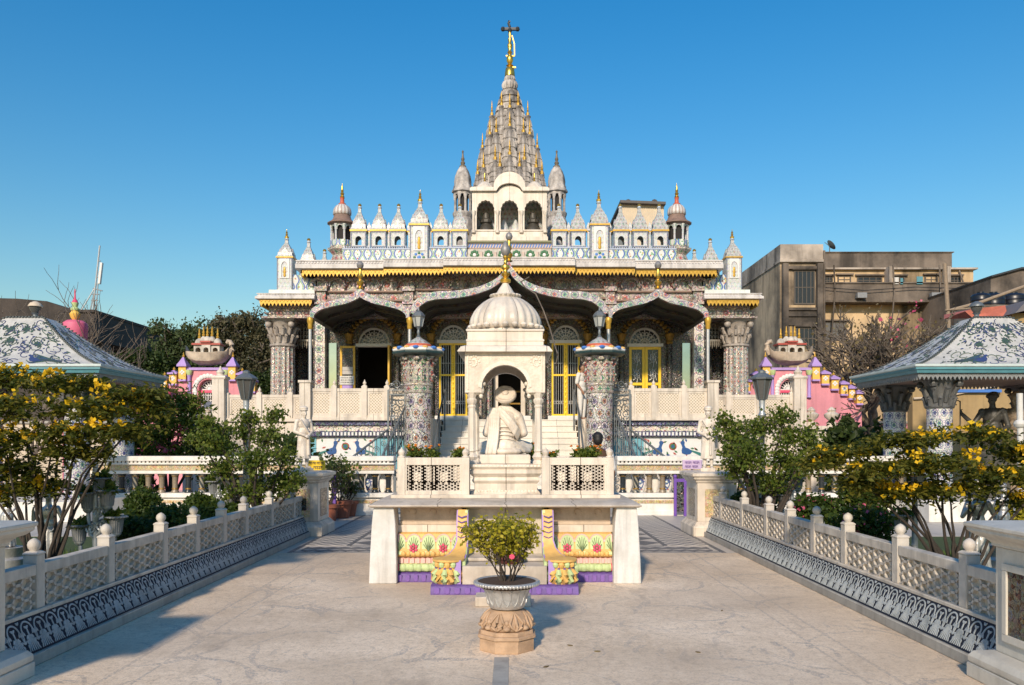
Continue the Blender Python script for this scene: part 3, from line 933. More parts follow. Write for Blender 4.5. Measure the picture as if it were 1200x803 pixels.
# ------------------------------------------------------------------ statue pedestals at the far end of the walls
def pedestal(sx, label, slabel):
    xa, xb = sx * 3.32, sx * 4.02
    t = thing('statue_pedestal', label, 'pedestal', (sx * 3.67, 14.62, 0), 'statue pedestals at the end of the walls')
    y0, y1 = 14.2, 15.05
    lo, hi = min(xa, xb), max(xa, xb)
    def ring(o, z): return [(lo - o, y0 - o, z), (hi + o, y0 - o, z), (hi + o, y1 + o, z), (lo - o, y1 + o, z)]
    m = M['marble']
    MB().loft([ring(.09, 0), ring(.09, .17), ring(.06, .20), ring(.03, .235), ring(.02, .25)]).build('base', m, t, bevel=.008)
    MB().loft([ring(0, .25), ring(0, .93)]).build('body', m, t, bevel=.006)
    MB().loft([ring(.0, .93), ring(.025, .94), ring(.03, .965), ring(.07, 1.0), ring(.075, 1.03), ring(.11, 1.05), ring(.11, 1.10), ring(.02, 1.125)]).build('cap', m, t, bevel=.005)
    MB().box(lo + .14, hi - .14, y0 - .006, y0 + .01, .33, .82).build('tile_panel', M['mos_beige'], t)
    MB().box(lo + .30, hi - .20, y0 - .012, y0 - .004, .45, .66).build('mirror_plate', M['mos_pier'], t)
    x = xa
    MB().box(x - sx * .006, x + sx * .01, y0 + .18, y1 - .18, .33, .82).build('tile_panel', M['mos_dark'], t)
    cx = sx * 3.60 + (.0)
    robed_statue('standing_statue', slabel, (X(357, 14.6) if sx < 0 else X(829, 14.6), 14.55, 1.12), 1.24, M['statue'], turn=(-.25 if sx > 0 else .75), group='statues on the wall pedestals')


pedestal(-1, 'white pedestal with tile panel under the standing statue, left of the shrine', 'white standing statue in robe and turban beside the yellow sign')
pedestal(1, 'white pedestal with tile panel under the standing statue, right of the shrine', 'white standing statue in robe and turban beside the violet sign')
# ================================================================== shrine platform
M['maroondark'] = paint('dark_maroon_clay', (.12, .03, .025), .7, 0, .3)
M['lozenge'] = paint('violet_lozenge', (.21, .11, .40), .5, 0, .3, 20)
plat = thing('shrine_platform', 'marble shrine platform with painted scallop front and white legs in the middle of the court', 'platform', (0, 10.2, 0))
MB().loft([[(-x, y0, z), (x, y0, z), (x, y1, z), (-x, y1, z)] for x, y0, y1, z in ((1.55, 9.42, 11.95, .885), (1.585, 9.38, 11.95, .90), (1.585, 9.38, 11.95, .915), (1.52, 9.5, 11.95, .955))]).build('table_slab', M['slabstone'], plat, bevel=.006)
for s in (-1, 1):
    MB().loft([[(s * a, 9.45 - k, z), (s * b, 9.45 - k, z), (s * b, 9.78, z), (s * a, 9.78, z)][::s] for a, b, k, z in ((1.585, 1.26, .03, 0), (1.575, 1.265, .02, .3), (1.555, 1.28, .0, .70), (1.535, 1.30, .0, .885))]).build('leg', M['plaster'], plat, bevel=.01)
MB().box(-1.26, 1.26, 10.0, 11.9, 0, .885).build('core', M['nichestone'], plat)
for s in (-1, 1):
    x0, x1 = s * 1.26, s * .52
    # niche course with shallow carved scrolls, white band under it
    mb = MB().box(x0, x1, 9.73, 10.0, .70, .885).box(x0, x1, 9.7, 10.0, .66, .70)
    for k in range(3):
        cx = s * (.62 + k * .24)
        for q in range(12):
            a, b = q / 12 * 4.6, (q + 1) / 12 * 4.6
            ra, rb = .055 - .003 * q, .055 - .003 * (q + 1)
            mb.bar((cx + s * ra * math.cos(a), 9.725, .80 + ra * math.sin(a)), (cx + s * rb * math.cos(b), 9.725, .80 + rb * math.sin(b)), .012, .012, up=(0, 1, 0))
    mb.build('niche_course', M['nichestone'], plat, bevel=.004)
    MB().box(x0 * 1.02, x1, 9.66, 10.0, .575, .66).build('white_band', M['marble'], plat, bevel=.004)
    # bulged amber body with leaf arches
    prof = [(9.64, .575), (9.6, .56), (9.59, .50), (9.565, .44), (9.54, .37), (9.545, .31), (9.59, .285), (9.7, .28)]
    MB().loft([[(min(x0, x1), y, z), (max(x0, x1), y, z), (max(x0, x1), 10.0, z), (min(x0, x1), 10.0, z)] for y, z in prof[::-1]], uvs=False).build('scallop_body', M['orange'], plat)
    def yz(v):
        zs = [p[1] for p in prof][::-1]; ys = [p[0] for p in prof][::-1]
        return float(np.interp(v, zs, ys))
    def T(u, v, w): return (s * u, yz(v) - w, v)
    arches = [(.555 + .175 * k) for k in range(5)]
    gm, om, pm, vm = MB(), MB(), MB(), MB()
    for k, u in enumerate(arches):
        cu = u
        pts = []
        for i in range(13):
            a = PI - PI * i / 12
            pts.append((min(max(cu + .080 * math.cos(a), .525), 1.258), .47 + .088 * math.sin(a)))
        poly = [(max(cu - .07, .525), .325)] + pts + [(min(cu + .07, 1.258), .325)]
        gm.frame(T, poly if s > 0 else poly[::-1], .001, .012)
        for i in range(12):                                            # pink outline rolls
            a, b = pts[i], pts[i + 1]
            if abs(a[0] - b[0]) + abs(a[1] - b[1]) < .004: continue
            pm.bar(T(a[0], a[1], .012), T(b[0], b[1], .012), .012, .014)
        for i in range(7):                                             # darker palmette veins
            a = PI * (.14 + .72 * i / 6); L = .085 + .045 * math.sin(a)
            p = (cu + L * math.cos(a) * .62, .40 + L * math.sin(a))
            if not .53 < p[0] < 1.25: continue
            om.bar(T(cu, .365, .014), T(p[0], p[1], .014), .006, .006)
        if k % 2 == 1:                                                 # crimson flower
            rm = MB()
            for i in range(6):
                a = PI / 2 + i * PI / 3
                q = (cu + .036 * math.cos(a), .40 + .036 * math.sin(a))
                rm.ball(T(q[0], q[1], .014), (.018, .014, .02), 8)
            rm.ball(T(cu, .40, .022), .016, 8); rm.build('crimson_flower', M['redpink'], plat)
        for j in range(3):                                             # amber petals at the foot
            om2 = u + (j - 1) * .058
            if .54 < om2 < 1.24: vm.ball(T(om2, .335, .004), (.03, .022, .03), 10)
    gm.build('leaf_arch', M['lgreen'], plat); om.build('leaf_vein', M['veins'], plat, smooth=0); pm.build('pink_outline', M['lpink'], plat)
    vm.build('amber_petal', M['orange'], plat)
    mb = MB().box(x0, x1, 9.6, 10.0, .21, .28)
    for k in range(11): mb.box(s * (.555 + k * .065), s * (.59 + k * .065), 9.575, 9.61, .215, .275)
    mb.build('pink_course', M['lpink'], plat, bevel=.004)
    mb = MB().tube([(s * .5, 9.6, .165), (s * 1.25, 9.6, .165)], .05, 14)
    for k in range(8): mb.ball((s * (.56 + k * .092), 9.572, .165), (.052, .035, .048), 10)
    mb.build('green_roll', M['lgreen'], plat)
    MB().ball((s * 1.265, 9.6, .165), (.03, .05, .05), 10).build('roll_end', M['redpink'], plat)
    mb = MB().loft([[(min(x0, x1) - .02, y, z), (max(x0, x1) + .02, y, z), (max(x0, x1) + .02, 10.0, z), (min(x0, x1) - .02, 10.0, z)] for y, z in ((9.53, 0), (9.53, .02), (9.56, .095), (9.6, .115))], uvs=False)
    for k in range(8): mb.prism([(s * (.55 + k * .095), .02), (s * (.575 + k * .095), .005), (s * (.60 + k * .095), .02), (s * (.60 + k * .095), .085), (s * (.55 + k * .095), .085)][::s], 'y', 9.522, 9.57, 1)
    mb.build('violet_base', [M['purple_deep'], M['lozenge']], plat, bevel=.003)

# central flight of marble steps
for y0, z1, x in ((9.15, .34, .47), (9.50, .62, .46), (9.66, .885, .455)):
    MB().box(-x, x, y0 + .03, 10.05, (.0), z1 - .035).box(-x - .004, x + .004, y0, 10.05, z1 - .035, z1).build('step', M['slabstone'], plat, bevel=.005)
MB().box(-.29, .27, 8.10, 8.36, 0, .10).build('foot_block', M['slabstone'], plat, bevel=.01)
mb = MB().loft([[(-.80, y, z), (.80, y, z), (.80, 9.76, z), (-.80, 9.76, z)] for y, z in ((8.74, 0), (8.74, .02), (8.77, .085), (8.80, .10))], uvs=False)
for k in range(14): mb.prism([(-.76 + k * .11, .02), (-.73 + k * .11, .006), (-.70 + k * .11, .02), (-.70 + k * .11, .075), (-.76 + k * .11, .075)], 'y', 8.732, 8.76, 1)
mb.build('violet_base', [M['purple_deep'], M['lozenge']], plat, bevel=.003)
MB().box(-.46, .46, 8.80, 9.5, .10, .30).build('step', M['slabstone'], plat, bevel=.006)
for s in (-1, 1):
    # scroll stringer: amber band with violet edges sweeping down and out
    path = [(9.42, .86), (9.36, .80), (9.32, .65), (9.30, .52), (9.26, .44), (9.16, .385), (9.0, .36), (8.9, .355)]
    outx = [0, 0, 0, .0, .01, .03, .06, .09]
    def strip(mb, xa, xb, up):
        rings = []
        for (y, z), o in zip(path, outx):
            rings.append([(s * (xa + o * .2), y - up, z + up * .4), (s * (xb + o * 2.6), y - up, z + up * .4), (s * (xb + o * 2.6), y + .10, z - .06), (s * (xa + o * .2), y + .10, z - .06)][::s])
        mb.loft(rings, uvs=False)
    mb = MB(); strip(mb, .425, .56, .0); mb.build('stringer', M['purple'], plat)
    mb = MB(); strip(mb, .44, .545, .014); mb.build('stringer_face', M['orange'], plat)
    mb = MB()
    for k in range(7):
        z = .80 - k * .058; y = 9.345 - k * .007
        mb.bar((s * .445, y - .022, z), (s * .50, y - .026, z - .02), .012, .012); mb.bar((s * .50, y - .026, z - .02), (s * .54, y - .022, z), .012, .012)
    mb.build('stringer_mark', M['purple_deep'], plat)
    MB().prism([(9.9, 0.1), (8.86, .1), (8.86, .34), (9.1, .36), (9.28, .46), (9.32, .62), (9.38, .86), (9.9, .86)], 'x', s * .43, s * .462).build('stringer_side', M['lgreen'], plat)
    # ribbed gourd drum at its foot
    mats = [M['lgreen'], M['orange'], M['purple_deep']]
    mb = MB()
    cx, cy = s * .62, 8.95
    for k in range(14):
        a = 2 * PI * k / 14
        mb.tube([(cx + .115 * math.cos(a), cy + .115 * math.sin(a), .10), (cx + .165 * math.cos(a), cy + .165 * math.sin(a), .145), (cx + .165 * math.cos(a), cy + .165 * math.sin(a), .20), (cx + .125 * math.cos(a), cy + .125 * math.sin(a), .255)], [.026, .036, .036, .024], 8, k % 2)
        mb.ball((cx + .145 * math.cos(a + .2), cy + .145 * math.sin(a + .2), .315), (.034, .034, .04), 8, (k + 1) % 2)
        mb.ball((cx + .135 * math.cos(a), cy + .135 * math.sin(a), .265), .018, 8, 2)
    mb.lathe((cx, cy, 0), [(.14, .09), (.14, .33), (.18, .345), (.18, .365), (.1, .375)], 24, 1)
    mb.build('gourd_drum', mats, plat)
    MB().box(s * .475, s * .545, 8.82, 9.0, .10, .36).build('drum_cheek', M['purple'], plat, bevel=.004)

# planter boxes on the slab
for s in (-1, 1):
    x0, x1 = s * 1.33, s * .47
    m = M['marble']
    lo, hi = min(x0, x1), max(x0, x1)
    t = MB().box(lo, hi, 10.10, 10.18, .955, 1.045).box(lo, hi, 10.10, 10.18, 1.36, 1.455).box(lo, lo + .10, 10.10, 10.18, 1.045, 1.36).box(hi - .10, hi, 10.10, 10.18, 1.045, 1.36)
    pl = t.build('planter_box', m, plat, bevel=.005)
    MB().box(lo, hi, 10.60, 10.68, .955, 1.455).box(lo, lo + .08, 10.18, 10.60, .955, 1.455).box(hi - .08, hi, 10.18, 10.60, .955, 1.455).build('planter_side', m, pl, bevel=.005)
    mb = MB(); w = hi - lo - .2
    for (p, q) in hexgrid(w, .315, .05, .0394):
        mb.bar((lo + .10 + p[0], 10.135, 1.045 + p[1]), (lo + .10 + q[0], 10.135, 1.045 + q[1]), .014, .03, up=(0, 1, 0))
    mb.build('pierced_panel', m, pl, smooth=0)
    # solid carved medallions in the screen, soil behind it
    mb = MB()
    for k in range(4 if s < 0 else 3): mb.cbox((lo + .2 + k * w / 4 + .03, 10.14, 1.2 + .04 * (k % 2)), (w / 7, .02, .2 if k % 2 else .14))
    mb.build('screen_backing', m, pl)
    MB().box(lo + .08, hi - .08, 10.19, 10.60, 1.0, 1.42).build('soil', M['soil'], pl)
    for x in (lo + .03, hi - .03):
        b = MB().box(x - .048, x + .048, 10.085, 10.195, .955, 1.455); b.lathe((x, 10.14, 1.455), [(.05, 0), (.05, .012), (.03, .022), (.042, .05), (.045, .068), (.03, .095), (.012, .11), (.004, .13)], 14)
        b.build('planter_post', m, pl, bevel=.004)
MB().box(-1.42, 1.42, 10.02, 10.10, .955, .995).build('plinth_strip', M['marble'], plat, bevel=.004)
# moulded dais under the seated statue
prof = [(.44, .955), (.44, 1.0), (.42, 1.02), (.40, 1.04), (.40, 1.12), (.42, 1.14), (.43, 1.16), (.41, 1.20), (.43, 1.22), (.46, 1.25), (.46, 1.285), (.44, 1.30), (.47, 1.33), (.47, 1.365)]
MB().loft([[(-x, 10.72 - x, z), (x, 10.72 - x, z), (x, 11.9, z), (-x, 11.9, z)] for x, z in prof], uvs=False).build('dais', M['marble'], plat, smooth=25)
mb = MB()
for k in range(19): mb.ball((-.42 + k * .0467, 10.255, 1.345), (.025, .012, .018), 8)
mb.build('leaf_moulding', M['marble_carved'], plat); mb = MB()
for k in range(19): mb.ball((-.38 + k * .0425, 10.30, 1.02), (.023, .014, .02), 8)
mb.build('leaf_moulding', M['marble_carved'], plat)

# ================================================================== domed marble canopy
M['silverdull'] = paint('dull_grey_bud', (.30, .29, .28), .5, .35, .3)
M['marble_fret'] = stone('shallow_carved_marble', (.74, .645, .53), (.44, .36, .27), .45, .45, 11, .55, .25, 30)
can = thing('marble_canopy', 'white marble canopy with fluted onion dome over the seated statue', 'canopy', (-.02, 11.1, 1.365))
cx0 = -.01; ya, yb = 10.42, 11.75
colp = [(.075, 0), (.075, .03), (.06, .05), (.085, .09), (.06, .13), (.05, .15), (.062, .17), (.055, .20), (.052, .5), (.046, .72), (.055, .735), (.055, .75), (.045, .765), (.066, .80), (.07, .83), (.05, .85), (.06, .88), (.075, .93)]
for s in (-1, 1):
    for y in (ya + .07, yb - .07):
        MB().lathe((cx0 + s * .43, y, 1.365), colp, 8, a0=PI / 8).build('column', M['marble_clean'], can, smooth=30)
for y in (ya, yb - .12):
    MB().arch(cx0 - .515, cx0 + .515, 2.285, 2.87, cx0, .30, 2.285, 2.34, .30, y, y + .12, n=24).build('arch_wall', M['marble_fret'], can, smooth=0)
mb = MB()
for y in (ya - .012,):                                              # raised arch moulding, spandrel carving
    pts = [(cx0 + .345 * math.cos(a), 2.36 + .33 * math.sin(a)) for a in [PI - PI * i / 24 for i in range(25)]]
    pin = [(cx0 + .30 * math.cos(a), 2.34 + .30 * math.sin(a)) for a in [PI - PI * i / 24 for i in range(25)]]
    for i in range(24):
        mb.prism([pin[i], pts[i], pts[i + 1], pin[i + 1]], 'y', y, y + .02)
mb.build('arch_moulding', M['marble_carved'], can, smooth=30)
for s in (-1, 1):
        mb = MB()
        for k in range(16):
            a = k * .55; r = .09 - .004 * k
            mb.ball((cx0 + s * (.40 - r * .75 * math.cos(a)), ya - .002, 2.68 + r * math.sin(a)), (.018, .010, .016), 8)
        for q in ((s * .475, 2.32, s * .475, 2.80), (s * .475, 2.80, 0, 2.80)): mb.bar((cx0 + q[0], ya - .004, q[1]), (cx0 + q[2], ya - .004, q[3]), .014, .016, up=(0, 1, 0))
        mb.build('spandrel_scroll', M['marble_carved'], can, smooth=30)
MB().box(cx0 - .515, cx0 - .42, ya + .12, yb - .12, 2.285, 2.87).box(cx0 + .42, cx0 + .515, ya + .12, yb - .12, 2.285, 2.87).box(cx0 - .42, cx0 + .42, ya + .12, yb - .12, 2.74, 2.87).build('side_beam', M['marble_clean'], can)
mb = MB()                                                            # drooping bracket cusps under the arch springings
for s in (-1, 1):
    for y in (ya + .02, yb - .1):
        mb.lathe((cx0 + s * .31, y + .04, 0), [(.004, 2.21), (.02, 2.22), (.03, 2.245), (.022, 2.27), (.04, 2.29), (.045, 2.32), (.03, 2.36), (.035, 2.39), (.004, 2.42)], 12)
        mb.ball((cx0 + s * .275, y + .04, 2.40), (.03, .035, .03), 10); mb.ball((cx0 + s * .36, y + .04, 2.285), (.05, .045, .03), 10)
mb.build('bracket', M['marble_carved'], can)
def sq(o, z): return [(cx0 - .505 - o, ya + .006 - o, z), (cx0 + .505 + o, ya + .006 - o, z), (cx0 + .505 + o, yb + o, z), (cx0 - .505 - o, yb + o, z)]
MB().loft([sq(.0, 2.86), sq(.06, 2.83), sq(.09, 2.80), sq(.10, 2.803), (sq(.10, 2.815)), sq(.06, 2.872), sq(.0, 2.895)], uvs=False).build('eave', M['marble_clean'], can, smooth=25)
MB().loft([sq(-.01, 2.895), sq(-.01, 2.945), sq(.0, 2.95), sq(.0, 2.965), sq(-.02, 2.98), sq(-.02, 3.07), sq(.0, 3.08), sq(.0, 3.10), sq(-.05, 3.11)], uvs=False).build('attic', M['marble_clean'], can, smooth=25)
cy = 11.1
mb = MB()
mb.lathe((cx0, cy, 0), [(.45, 3.105), (.45, 3.15), (.42, 3.16)], 48)
prof = [(.43, 3.16), (.45, 3.175), (.478, 3.20), (.492, 3.24), (.492, 3.29), (.475, 3.35), (.438, 3.42), (.38, 3.49), (.31, 3.55), (.24, 3.595), (.18, 3.615)]
mb.lathe((cx0, cy, 0), prof, 144, flute=(24, .045))
mb.build('dome', M['marble_clean'], can, smooth=50)
mb = MB()
for k in range(24):
    a = 2 * PI * k / 24
    mb.ball((cx0 + .488 * math.cos(a), cy + .488 * math.sin(a), 3.20), (.045, .045, .035), 8)
mb.build('dome_petal', M['marble_clean'], can, smooth=50); mb = MB()
for k in range(20):
    a = 2 * PI * k / 20
    mb.ball((cx0 + .19 * math.cos(a), cy + .19 * math.sin(a), 3.645), (.032, .032, .02), 8)
mb.lathe((cx0, cy, 0), [(.17, 3.60), (.20, 3.63), (.20, 3.655), (.13, 3.665), (.12, 3.69), (.085, 3.75), (.05, 3.80), (.035, 3.83)], 32)
mb.build('dome_collar', M['marble_clean'], can, smooth=50)
fin = MB().lathe((cx0, cy, 0), [(.035, 3.82), (.07, 3.835), (.075, 3.87), (.055, 3.89), (.03, 3.905), (.055, 3.93), (.058, 3.955), (.03, 3.975), (.028, 4.0), (.062, 4.03), (.06, 4.06), (.025, 4.085), (.02, 4.15), (.035, 4.17), (.034, 4.19), (.018, 4.20)], 20).build('finial', M['gold'], can, smooth=50)
MB().lathe((cx0, cy, 0), [(.018, 4.19), (.045, 4.21), (.066, 4.25), (.064, 4.30), (.04, 4.35), (.02, 4.385), (.004, 4.40)], 20).build('silver_bud', M['silverdull'], fin, smooth=60)
# a loose cable hanging from the dome to the eave
mb = MB().tube([(.32, 11.3, 3.95), (.20, 11.25, 3.87), (.27, 11.1, 3.76), (.40, 10.9, 3.64), (.50, 10.8, 3.4), (.58, 10.7, 3.15), (.64, 10.5, 2.88), (.665, 10.32, 2.77), (.64, 10.30, 2.62)], .009, 6)
tag(mb.build('loose_cable', M['barkgrey'], smooth=60), 'loose grey cable hanging down the right side of the marble dome', 'cable')

# ------------------------------------------------------------------ seated statue seen from behind
st = thing('seated_statue', 'white marble seated statue in flat turban and draped shawl, seen from behind', 'statue', (X(592, 10.95), 10.95, 1.365))
sv = OFF[st.name]; OFF[st.name] = (0, 0, 0)
MB().loft([[(-x, -y, z), (x, -y, z), (x, y, z), (-x, y, z)] for x, y, z in ((.335, .30, 0), (.335, .30, .105), (.32, .285, .12))], uvs=False).build('plinth', M['marble_clean'], st, bevel=.006)
mb = MB()
b = .12
# he faces +y: pelvis, torso, neck, head
ell(mb, (0, .02, b + .10), (.20, .17, .13)); ell(mb, (0, .0, b + .24), (.142, .112, .17)); ell(mb, (0, -.005, b + .40), (.178, .125, .16)); capsule(mb, (-.03, .01, b + .58), (-.17, 0, b + .49), .055, .06); capsule(mb, (.03, .01, b + .58), (.17, 0, b + .49), .055, .06); ell(mb, (0, 0, b + .49), (.16, .10, .075))
capsule(mb, (0, .0, b + .52), (0, .025, b + .63), .062, .056)
for s in (-1, 1):
    ell(mb, (s * .185, .0, b + .475), (.066, .072, .066))
    capsule(mb, (s * .20, .0, b + .47), (s * .275, -.02, b + .27), .062, .052)
    capsule(mb, (s * .27, -.02, b + .27), (s * .17, .20, b + .22), .055, .038)
    hand(mb, (s * .17, .20, b + .22), (-s * .55, .6, -.1), (0, 0, -1), .13, .5, s)
    capsule(mb, (s * .12, .05, b + .10), (s * .33, .22, b + .085), .11, .075)          # crossed legs
    capsule(mb, (s * .33, .22, b + .085), (-s * .05, .30, b + .05), .075, .05)
    capsule(mb, (-s * .05, .30, b + .045), (-s * .16, .27, b + .035), .045, .035)
for k in range(5):                                                                       # gathered folds at the seat
    capsule(mb, (.10 + .03 * k, -.10 + .02 * k, b + .14 - .01 * k), (.27 + .02 * k, .02 + .03 * k, b + .04), .022, .028, 8)
    capsule(mb, (-.15 - .02 * k, -.06 + .03 * k, b + .10), (-.30 - .015 * k, .05 + .02 * k, b + .02), .02, .025, 8)
ell(mb, (0, -.06, b + .035), (.24, .15, .06))
for k in range(4): capsule(mb, (-.13, -.118 - .004 * k, b + .20 + .05 * k), (.13, -.118 - .004 * k, b + .19 + .05 * k), .008, .008, 8)
mb.v = [(p[0] * .94, p[1], b + (p[2] - b) * 1.06) for p in mb.v]
head(mb, (0, .03, b + .715), .20, PI)
fuse('body', mb, M['statue'], st, .0068, 2)
mb = MB()                                                                                # shawl: sash across the back and fall on the left
pts = [(-.13, .07, b + .53), (-.10, -.06, b + .555), (-.03, -.115, b + .50), (.07, -.135, b + .40), (.15, -.115, b + .30), (.195, -.04, b + .24), (.17, .08, b + .22)]
for o in range(5):
    q = [(p[0] - .016 * (o - 2) * .6, p[1] - .006 * (o % 2), p[2] - .020 * (o - 2)) for p in pts]
    for i in range(len(q) - 1): capsule(mb, q[i], q[i + 1], .019, .019, 8)
for o in range(5):
    x = -.20 + o * .030
    q = [(x, .06, b + .555), (x - .005, -.07, b + .57), (x - .012, -.135, b + .46), (x - .02, -.155, b + .30), (x - .035, -.17, b + .16), (x - .06, -.20 + .01 * (o % 2), b + .02)]
    for i in range(len(q) - 1): capsule(mb, q[i], q[i + 1], .021, .023, 8)
mb.v = [(p[0] * .94, p[1], b + (p[2] - b) * 1.06) for p in mb.v]
fuse('shawl', mb, M['statue'], st, .0068, 1)
mb = MB().lathe((0, .035, b + .775), [(.085, -.01), (.115, .005), (.140, .02), (.147, .035), (.145, .05), (.130, .060), (.118, .052), (.07, .068), (.03, .075), (.004, .076)], 32)
for k in range(7): mb.tube([((.146 - .0008 * k * k) * math.cos(a), .035 + (.146 - .0008 * k * k) * math.sin(a), b + .798 + .006 * k + .003 * math.sin(3 * a + k)) for a in [2 * PI * i / 28 for i in range(29)]], .007, 6)
mb.ball((0, .035, b + .85), (.05, .05, .02), 10)
hat = mb.build('turban', M['statue'], st, smooth=60)
TA = R(52)                                                                             # tipped back on the head
hat.rotation_euler = (TA, 0, 0)
pv = Vector((0, .035, b + .80)); hat.location = pv - Matrix.Rotation(TA, 3, 'X') @ pv + Vector((0, -.045, .0))
OFF[st.name] = sv


# ------------------------------------------------------------------ foliage helpers
def rot_rand(n):
    v = rng.normal(size=(n, 3)); v /= np.linalg.norm(v, axis=1)[:, None]
    return v


def leaves(name, pts, size, mat, parent=None, aspect=.45, flat=0.0, var=.58, fold=.25, loc=None):
    """many small folded leaves, each two triangles pairs hinged on a midrib"""
    n = len(pts)
    d = rot_rand(n); d[:, 2] *= (1 - flat); d[:, 2] -= .15
    d /= np.linalg.norm(d, axis=1)[:, None]
    u = rot_rand(n); u[:, 2] += flat * 2.5
    a = np.cross(d, u); a /= np.linalg.norm(a, axis=1)[:, None]
    nn = np.cross(a, d)
    s = size * (1 - var + 2 * var * rng.random(n))[:, None]
    p0 = pts; p2 = pts + d * s; mid = pts + d * s * .45
    p1 = mid + a * s * aspect + nn * s * fold * .4; p3 = mid - a * s * aspect + nn * s * fold * .4
    V = np.stack([p0, p1, p2, p3], 1).reshape(-1, 3)
    off = OFF.get(parent.name, (0, 0, 0)) if parent is not None else (loc if loc is not None else (float(V[:, 0].mean()), float(V[:, 1].mean()), float(V[:, 2].min())))
    V = V - np.array(off)
    me = bpy.data.meshes.new(name)
    me.vertices.add(len(V)); me.vertices.foreach_set('co', V.ravel())
    idx = np.arange(n)[:, None] * 4
    tri = np.concatenate([idx + np.array([[0, 1, 2]]), idx + np.array([[0, 2, 3]])], 1).reshape(-1)
    me.loops.add(len(tri)); me.loops.foreach_set('vertex_index', tri.astype(np.int32))
    me.polygons.add(2 * n); me.polygons.foreach_set('loop_start', (np.arange(2 * n) * 3).astype(np.int32)); me.polygons.foreach_set('loop_total', np.full(2 * n, 3, dtype=np.int32))
    me.update(calc_edges=True); me.validate()
    me.materials.append(mat)
    o = bpy.data.objects.new(name, me); COL.objects.link(o)
    if parent is not None: o.parent = parent
    else: o.location = off
    OFF[o.name] = tuple(off)
    return o


def in_clumps(clumps, n, shell=.5):
    """points inside ellipsoid clumps [(centre, radii)], denser to the shell"""
    w = np.array([r[0] * r[1] * r[2] for c, r in clumps]) ** .7; w /= w.sum()
    k = rng.choice(len(clumps), n, p=w)
    d = rot_rand(n); q = rng.random(n) ** shell
    C = np.array([c for c, r in clumps])[k]; Rr = np.array([r for c, r in clumps])[k]
    return C + d * q[:, None] * Rr


def branches(mb, base, tips, r0, seg=6, wob=.06, lean=.55):
    """limbs from the base to each tip with a bend, tapering"""
    b = Vector(base)
    for t in tips:
        t = Vector(t)
        L = (t - b).length
        m = b.lerp(t, .5) + Vector((0, 0, L * .06)); m.x = b.x + (t.x - b.x) * lean * .8; m.y = b.y + (t.y - b.y) * lean * .8
        pts = []
        for k in range(8):
            f = k / 7
            p = b * (1 - f) ** 2 + m * 2 * f * (1 - f) + t * f * f
            if 0 < k < 7: p = p + Vector((random.uniform(-1, 1), random.uniform(-1, 1), random.uniform(-1, 1))) * wob * L * .3
            pts.append(p)
        mb.tube(pts, r0, seg, 0, r0 * .25)


def twigs(mb, base, d, L, r, depth, out=None, spread=.6, up=.15, kids=3):
    """recursive bare branching"""
    p = Vector(base); d = Vector(d).normalized(); pts = [p.copy()]
    n = 4
    for k in range(n):
        d = (d + Vector((random.gauss(0, .16), random.gauss(0, .16), random.gauss(up * .4, .12)))).normalized()
        p = p + d * L / n; pts.append(p.copy())
    mb.tube(pts, r, 5 if depth < 2 else 6, 0, r * .55)
    if depth == 1 and out is not None and spread < .35: out += [tuple(pts[2]), tuple(pts[3])]
    if depth == 0:
        if out is not None: out.append(tuple(p))
        return
    for k in range(kids):
        q = pts[random.choice((2, 3, 4))] if k else pts[-1]
        nd = (d + Vector((random.gauss(0, spread), random.gauss(0, spread), random.gauss(up, spread * .6)))).normalized()
        twigs(mb, q, nd, L * random.uniform(.62, .82), r * .6, depth - 1, out, spread, up, kids)


# ------------------------------------------------------------------ foreground pot on its stone
ps = thing('stone_pedestal', 'carved sandstone lotus pedestal under the silver urn in front', 'pedestal', (X(594, 6.55), 6.5, 0))
cx, cy = X(594, 6.55), 6.5
o8 = lambda r, z: [(cx + r * math.cos(PI / 8 + k * PI / 4), cy + r * math.sin(PI / 8 + k * PI / 4), z) for k in range(8)]
MB().loft([o8(.228, 0), o8(.232, .01), o8(.232, .115), o8(.226, .12), o8(.226, .123)]).loft([o8(.236, .123), o8(.246, .128), o8(.246, .155), o8(.236, .162)]).loft([o8(.226, .162), o8(.222, .20)]).build('octagon_base', M['sandstone'], ps, bevel=.006, smooth=20)
mb = MB().lathe((cx, cy, 0), [(.205, .20), (.218, .22), (.222, .25), (.212, .29), (.185, .335), (.15, .37), (.11, .385), (.10, .40)], 48)
for k in range(8):                                                   # overlapping lotus petals with curled tips
    a = 2 * PI * (k + .5) / 8
    for w in (-1, 0, 1):
        pts = [(cx + rr * math.cos(a + w * da), cy + rr * math.sin(a + w * da), z) for rr, z, da in ((.218, .215, .02), (.228, .25, .22), (.218, .29, .26), (.192, .335, .16), (.155, .37, .06))]
        mb.tube(pts, [.010, .013, .013, .011, .006] if w else [.012, .016, .015, .011, .006], 8)
    a = 2 * PI * k / 8
    mb.ball((cx + .215 * math.cos(a), cy + .215 * math.sin(a), .235), (.035, .035, .025), 10)
    mb.ball((cx + .205 * math.cos(a), cy + .205 * math.sin(a), .285), (.022, .022, .03), 10)
mb.v = [(cx + (p[0] - cx) * .93, cy + (p[1] - cy) * .93, p[2]) for p in mb.v]
mb.build('lotus_dome', M['sandstone'], ps, smooth=60)

